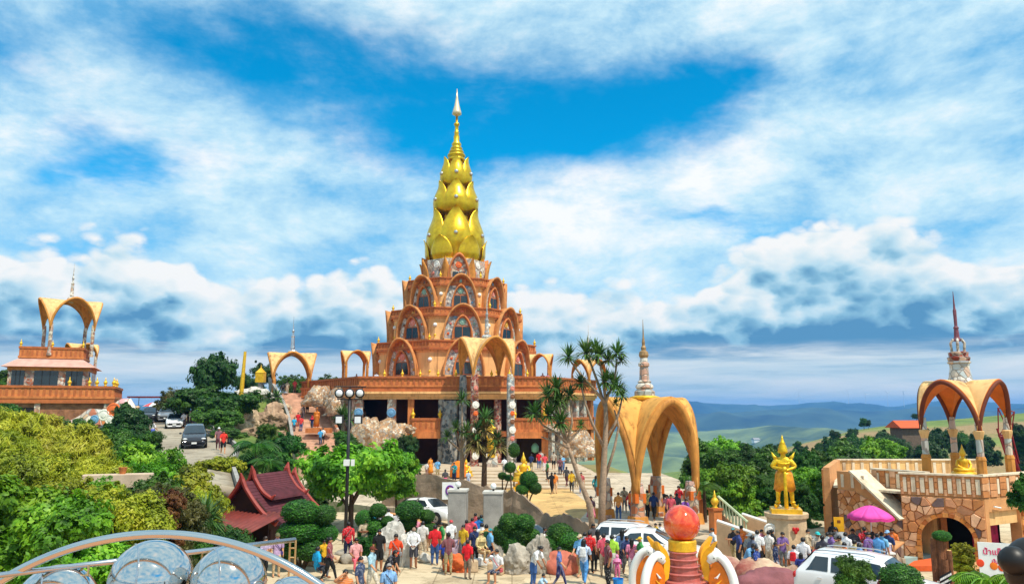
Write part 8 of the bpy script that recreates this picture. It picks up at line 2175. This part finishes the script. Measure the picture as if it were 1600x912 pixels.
# golden rock shrine under the rooftop pavilion
p = P(1506, 735, 37.6)
seated_image(1506, 735, 37.6, 3.3, 1.5, 'golden seated image inside the rooftop pavilion', mt=M_goldp)
rk_ = place('gilded_rock', rock_mesh(88, mosaic('gilded_mosaic', [hexc(c) for c in ('c89038', 'a87028', 'e0b868', '8a5a28', 'd8c8a8')], 7), .75, .6, .75), None, (p.x, 37.6, 2.95)); tag(rk_, 'gilded mosaic rock under the seated image in the rooftop pavilion', 'rock')

# ================================================================== far things
p = P(1416, 672, 175); zg = tz(p.x, 175)
o = empty('hill_hut', (p.x, 175, zg), R(10), 'orange-roofed hut on the far hillside', 'house'); h = P(1416, 660, 175).z - zg
b = MB(); b.bbox(-2.6, 2.6, -2, 2, -1, h - .9); b.build('wall', mat('hut_wall', hexc('6a584c'), .9), o)
b = MB(); b.add([(-3.4, -2.8, h - 1.1), (3.4, -2.8, h - 1.1), (3.4, 2.8, h - 1.1), (-3.4, 2.8, h - 1.1), (-3.2, 0, h + .5), (3.2, 0, h + .5)], [(0, 1, 5, 4), (2, 3, 4, 5), (1, 2, 5), (3, 0, 4), (3, 2, 1, 0)]); b.build('roof', mat('orange_roof', hexc('d8582c'), .8, var=.15), o)
for k in (-1.4, 0, 1.4): b = MB(); b.box((k, -2.02, h * .45), (.8, .06, 1.0)); b.build('window', M_dark, o)
for u, v, Y, w, lb in ((1181, 690, 900, 14, 'large white house in the valley'), (1163, 695, 820, 8, 'small white house in the valley beside the large one'), (1120, 692, 980, 10, 'pale house in the valley near the arch pavilion')):
    best = None                                                   # find the place on the nearest range of hills
    for k in range(60):
        for m_ in range(3):
            vv = .3 + .7 * k / 59; q = RANGES[0](.5, vv); x = P(u, v, q[1]).x; q = RANGES[0]((x + 7500) / 15000, vv); e = abs(proj(q)[1] - v)
            if best is None or e < best[0]: best = (e, q)
    p = Vector(best[1]); Y = p.y; zg = p.z; s_ = w / FPX * Y * .8; h = s_ * .35
    o = empty('valley_house', (p.x, Y, zg), R(20), lb, 'house', 'white houses in the valley')
    b = MB(); b.bbox(-s_ / 2, s_ / 2, -s_ * .3, s_ * .3, -2, h); b.build('wall', M_white, o)
    b = MB(); b.add([(-s_ * .55, -s_ * .36, h), (s_ * .55, -s_ * .36, h), (s_ * .55, s_ * .36, h), (-s_ * .55, s_ * .36, h), (-s_ * .5, 0, h + s_ * .25), (s_ * .5, 0, h + s_ * .25)], [(0, 1, 5, 4), (2, 3, 4, 5), (1, 2, 5), (3, 0, 4), (3, 2, 1, 0)]); b.build('roof', M_conc, o)
for k, (u, vt_, lb) in enumerate(((1248, 618, 'leftmost wind turbine on the blue ridge'), (1325, 614, 'wind turbine second from left on the blue ridge'), (1352, 616, 'middle wind turbine on the blue ridge'), (1386, 613, 'wind turbine second from right on the blue ridge'), (1411, 611, 'rightmost wind turbine on the blue ridge'))):
    p = P(u, vt_, 7100); zb = 30; h = p.z - zb
    o = empty('wind_turbine', (p.x, 7100, zb), 0, lb, 'wind turbine', 'wind turbines on the ridge')
    b = MB(); b.tube([(0, 0, 0), (0, 0, h)], [3.0, 1.8], 8); b.build('tower', M_white, o)
    for j in range(3):
        a = R(90 + 120 * j + 17 * k); b = MB(); b.tube([(0, -4, h), (26 * math.cos(a), -4, h + 26 * math.sin(a)), (42 * math.cos(a), -4, h + 42 * math.sin(a))], [2.0, 1.5, .4], 5); b.build('blade', M_white, o)
# stalls at the road top
p = P(238, 632, 100); o = empty('market_stall', (p.x, 100, road_z(100)), 0, 'maroon-roofed market stall beyond the parked cars', 'stall')
b = MB(); b.box((0, 0, 2.75), (5.2, 3, .18)); b.build('roof', mat('maroon_canvas', hexc('7a2c34'), .8), o)
for sx in (-1, 1):
    for sy in (-1, 1): b = MB(); b.tube([(sx * 2.4, sy * 1.3, 0), (sx * 2.4, sy * 1.3, 2.7)], .05, 6); b.build('post', M_conc, o)
b = MB(); b.box((0, -.6, .5), (4.5, 1.2, 1.0)); b.build('counter', M_terra, o)
p = P(240, 634, 98.4); o = empty('stall_umbrella', (p.x, 98.4, road_z(98)), 0, 'red and white umbrella in front of the maroon stall', 'parasol')
b = MB(); b.tube([(0, 0, 0), (0, 0, 2.2)], .03, 6); b.build('pole', M_white, o)
for k in range(8):
    b = MB(); b.grid(lambda u, v, k=k: (1.3 * v * math.cos((k + u) * PI / 4), 1.3 * v * math.sin((k + u) * PI / 4), 2.2 - .55 * v ** 1.4), 2, 3); b.build('canopy_panel', cloth('d03840') if k % 2 else M_white, o)
p = P(312, 655, 88); o = empty('board_fence', (p.x, 88, road_z(88) - .1), R(20), 'dark board fence at the right of the road top', 'fence')
for k in range(14): b = MB(); b.box((-2.2 + .33 * k, 0, .85), (.3, .04, 1.7 + .06 * (k % 3))); b.build('board', mat('fence_board', hexc('4a3630'), .9, var=.3), o)
for z in (.4, 1.3): b = MB(); b.box((0, .05, z), (4.7, .05, .1)); b.build('rail', mat('fence_board', (1, 1, 1)), o)
# pale garden ledge with a pot on the slope
p = P(185, 742, 29.5); b = MB(); b.box((0, 0, -.3), (2.4, .5, .9)); o = b.build('garden_ledge', mat('pale_ledge', hexc('c8b098'), .9, var=.2), None, (p.x, 29.5, p.z - .1), R(20)); bevel(o, .03); tag(o, 'pale stone ledge among the garden bushes', 'ledge')
b = MB(); b.lathe([(.10, 0), (.15, .2), (.16, .24), (.13, .24), (.11, .06)], 12); tag(b.build('flower_pot', M_terra, None, (p.x + .15, 29.5, p.z + .05)), 'terracotta flower pot on the pale garden ledge', 'pot')

# ================================================================== haze in the air
def build_haze():
    b = MB(); b.bbox(-9000, 9000, -90, 9200, -240, 110)
    o = tag(b.build('haze', None), kind='stuff')
    m = bpy.data.materials.new('haze'); m.use_nodes = True
    t = NT(m.node_tree); t.n.clear()
    out = t.node('ShaderNodeOutputMaterial'); v = t.node('ShaderNodeVolumePrincipled')
    v.inputs['Color'].default_value = (0.13, 0.45, 1.0, 1); v.inputs['Density'].default_value = 0.00013
    v.inputs['Anisotropy'].default_value = 0.0
    t.link(v.outputs[0], out.inputs['Volume'])
    o.data.materials.clear(); o.data.materials.append(m)
build_haze()
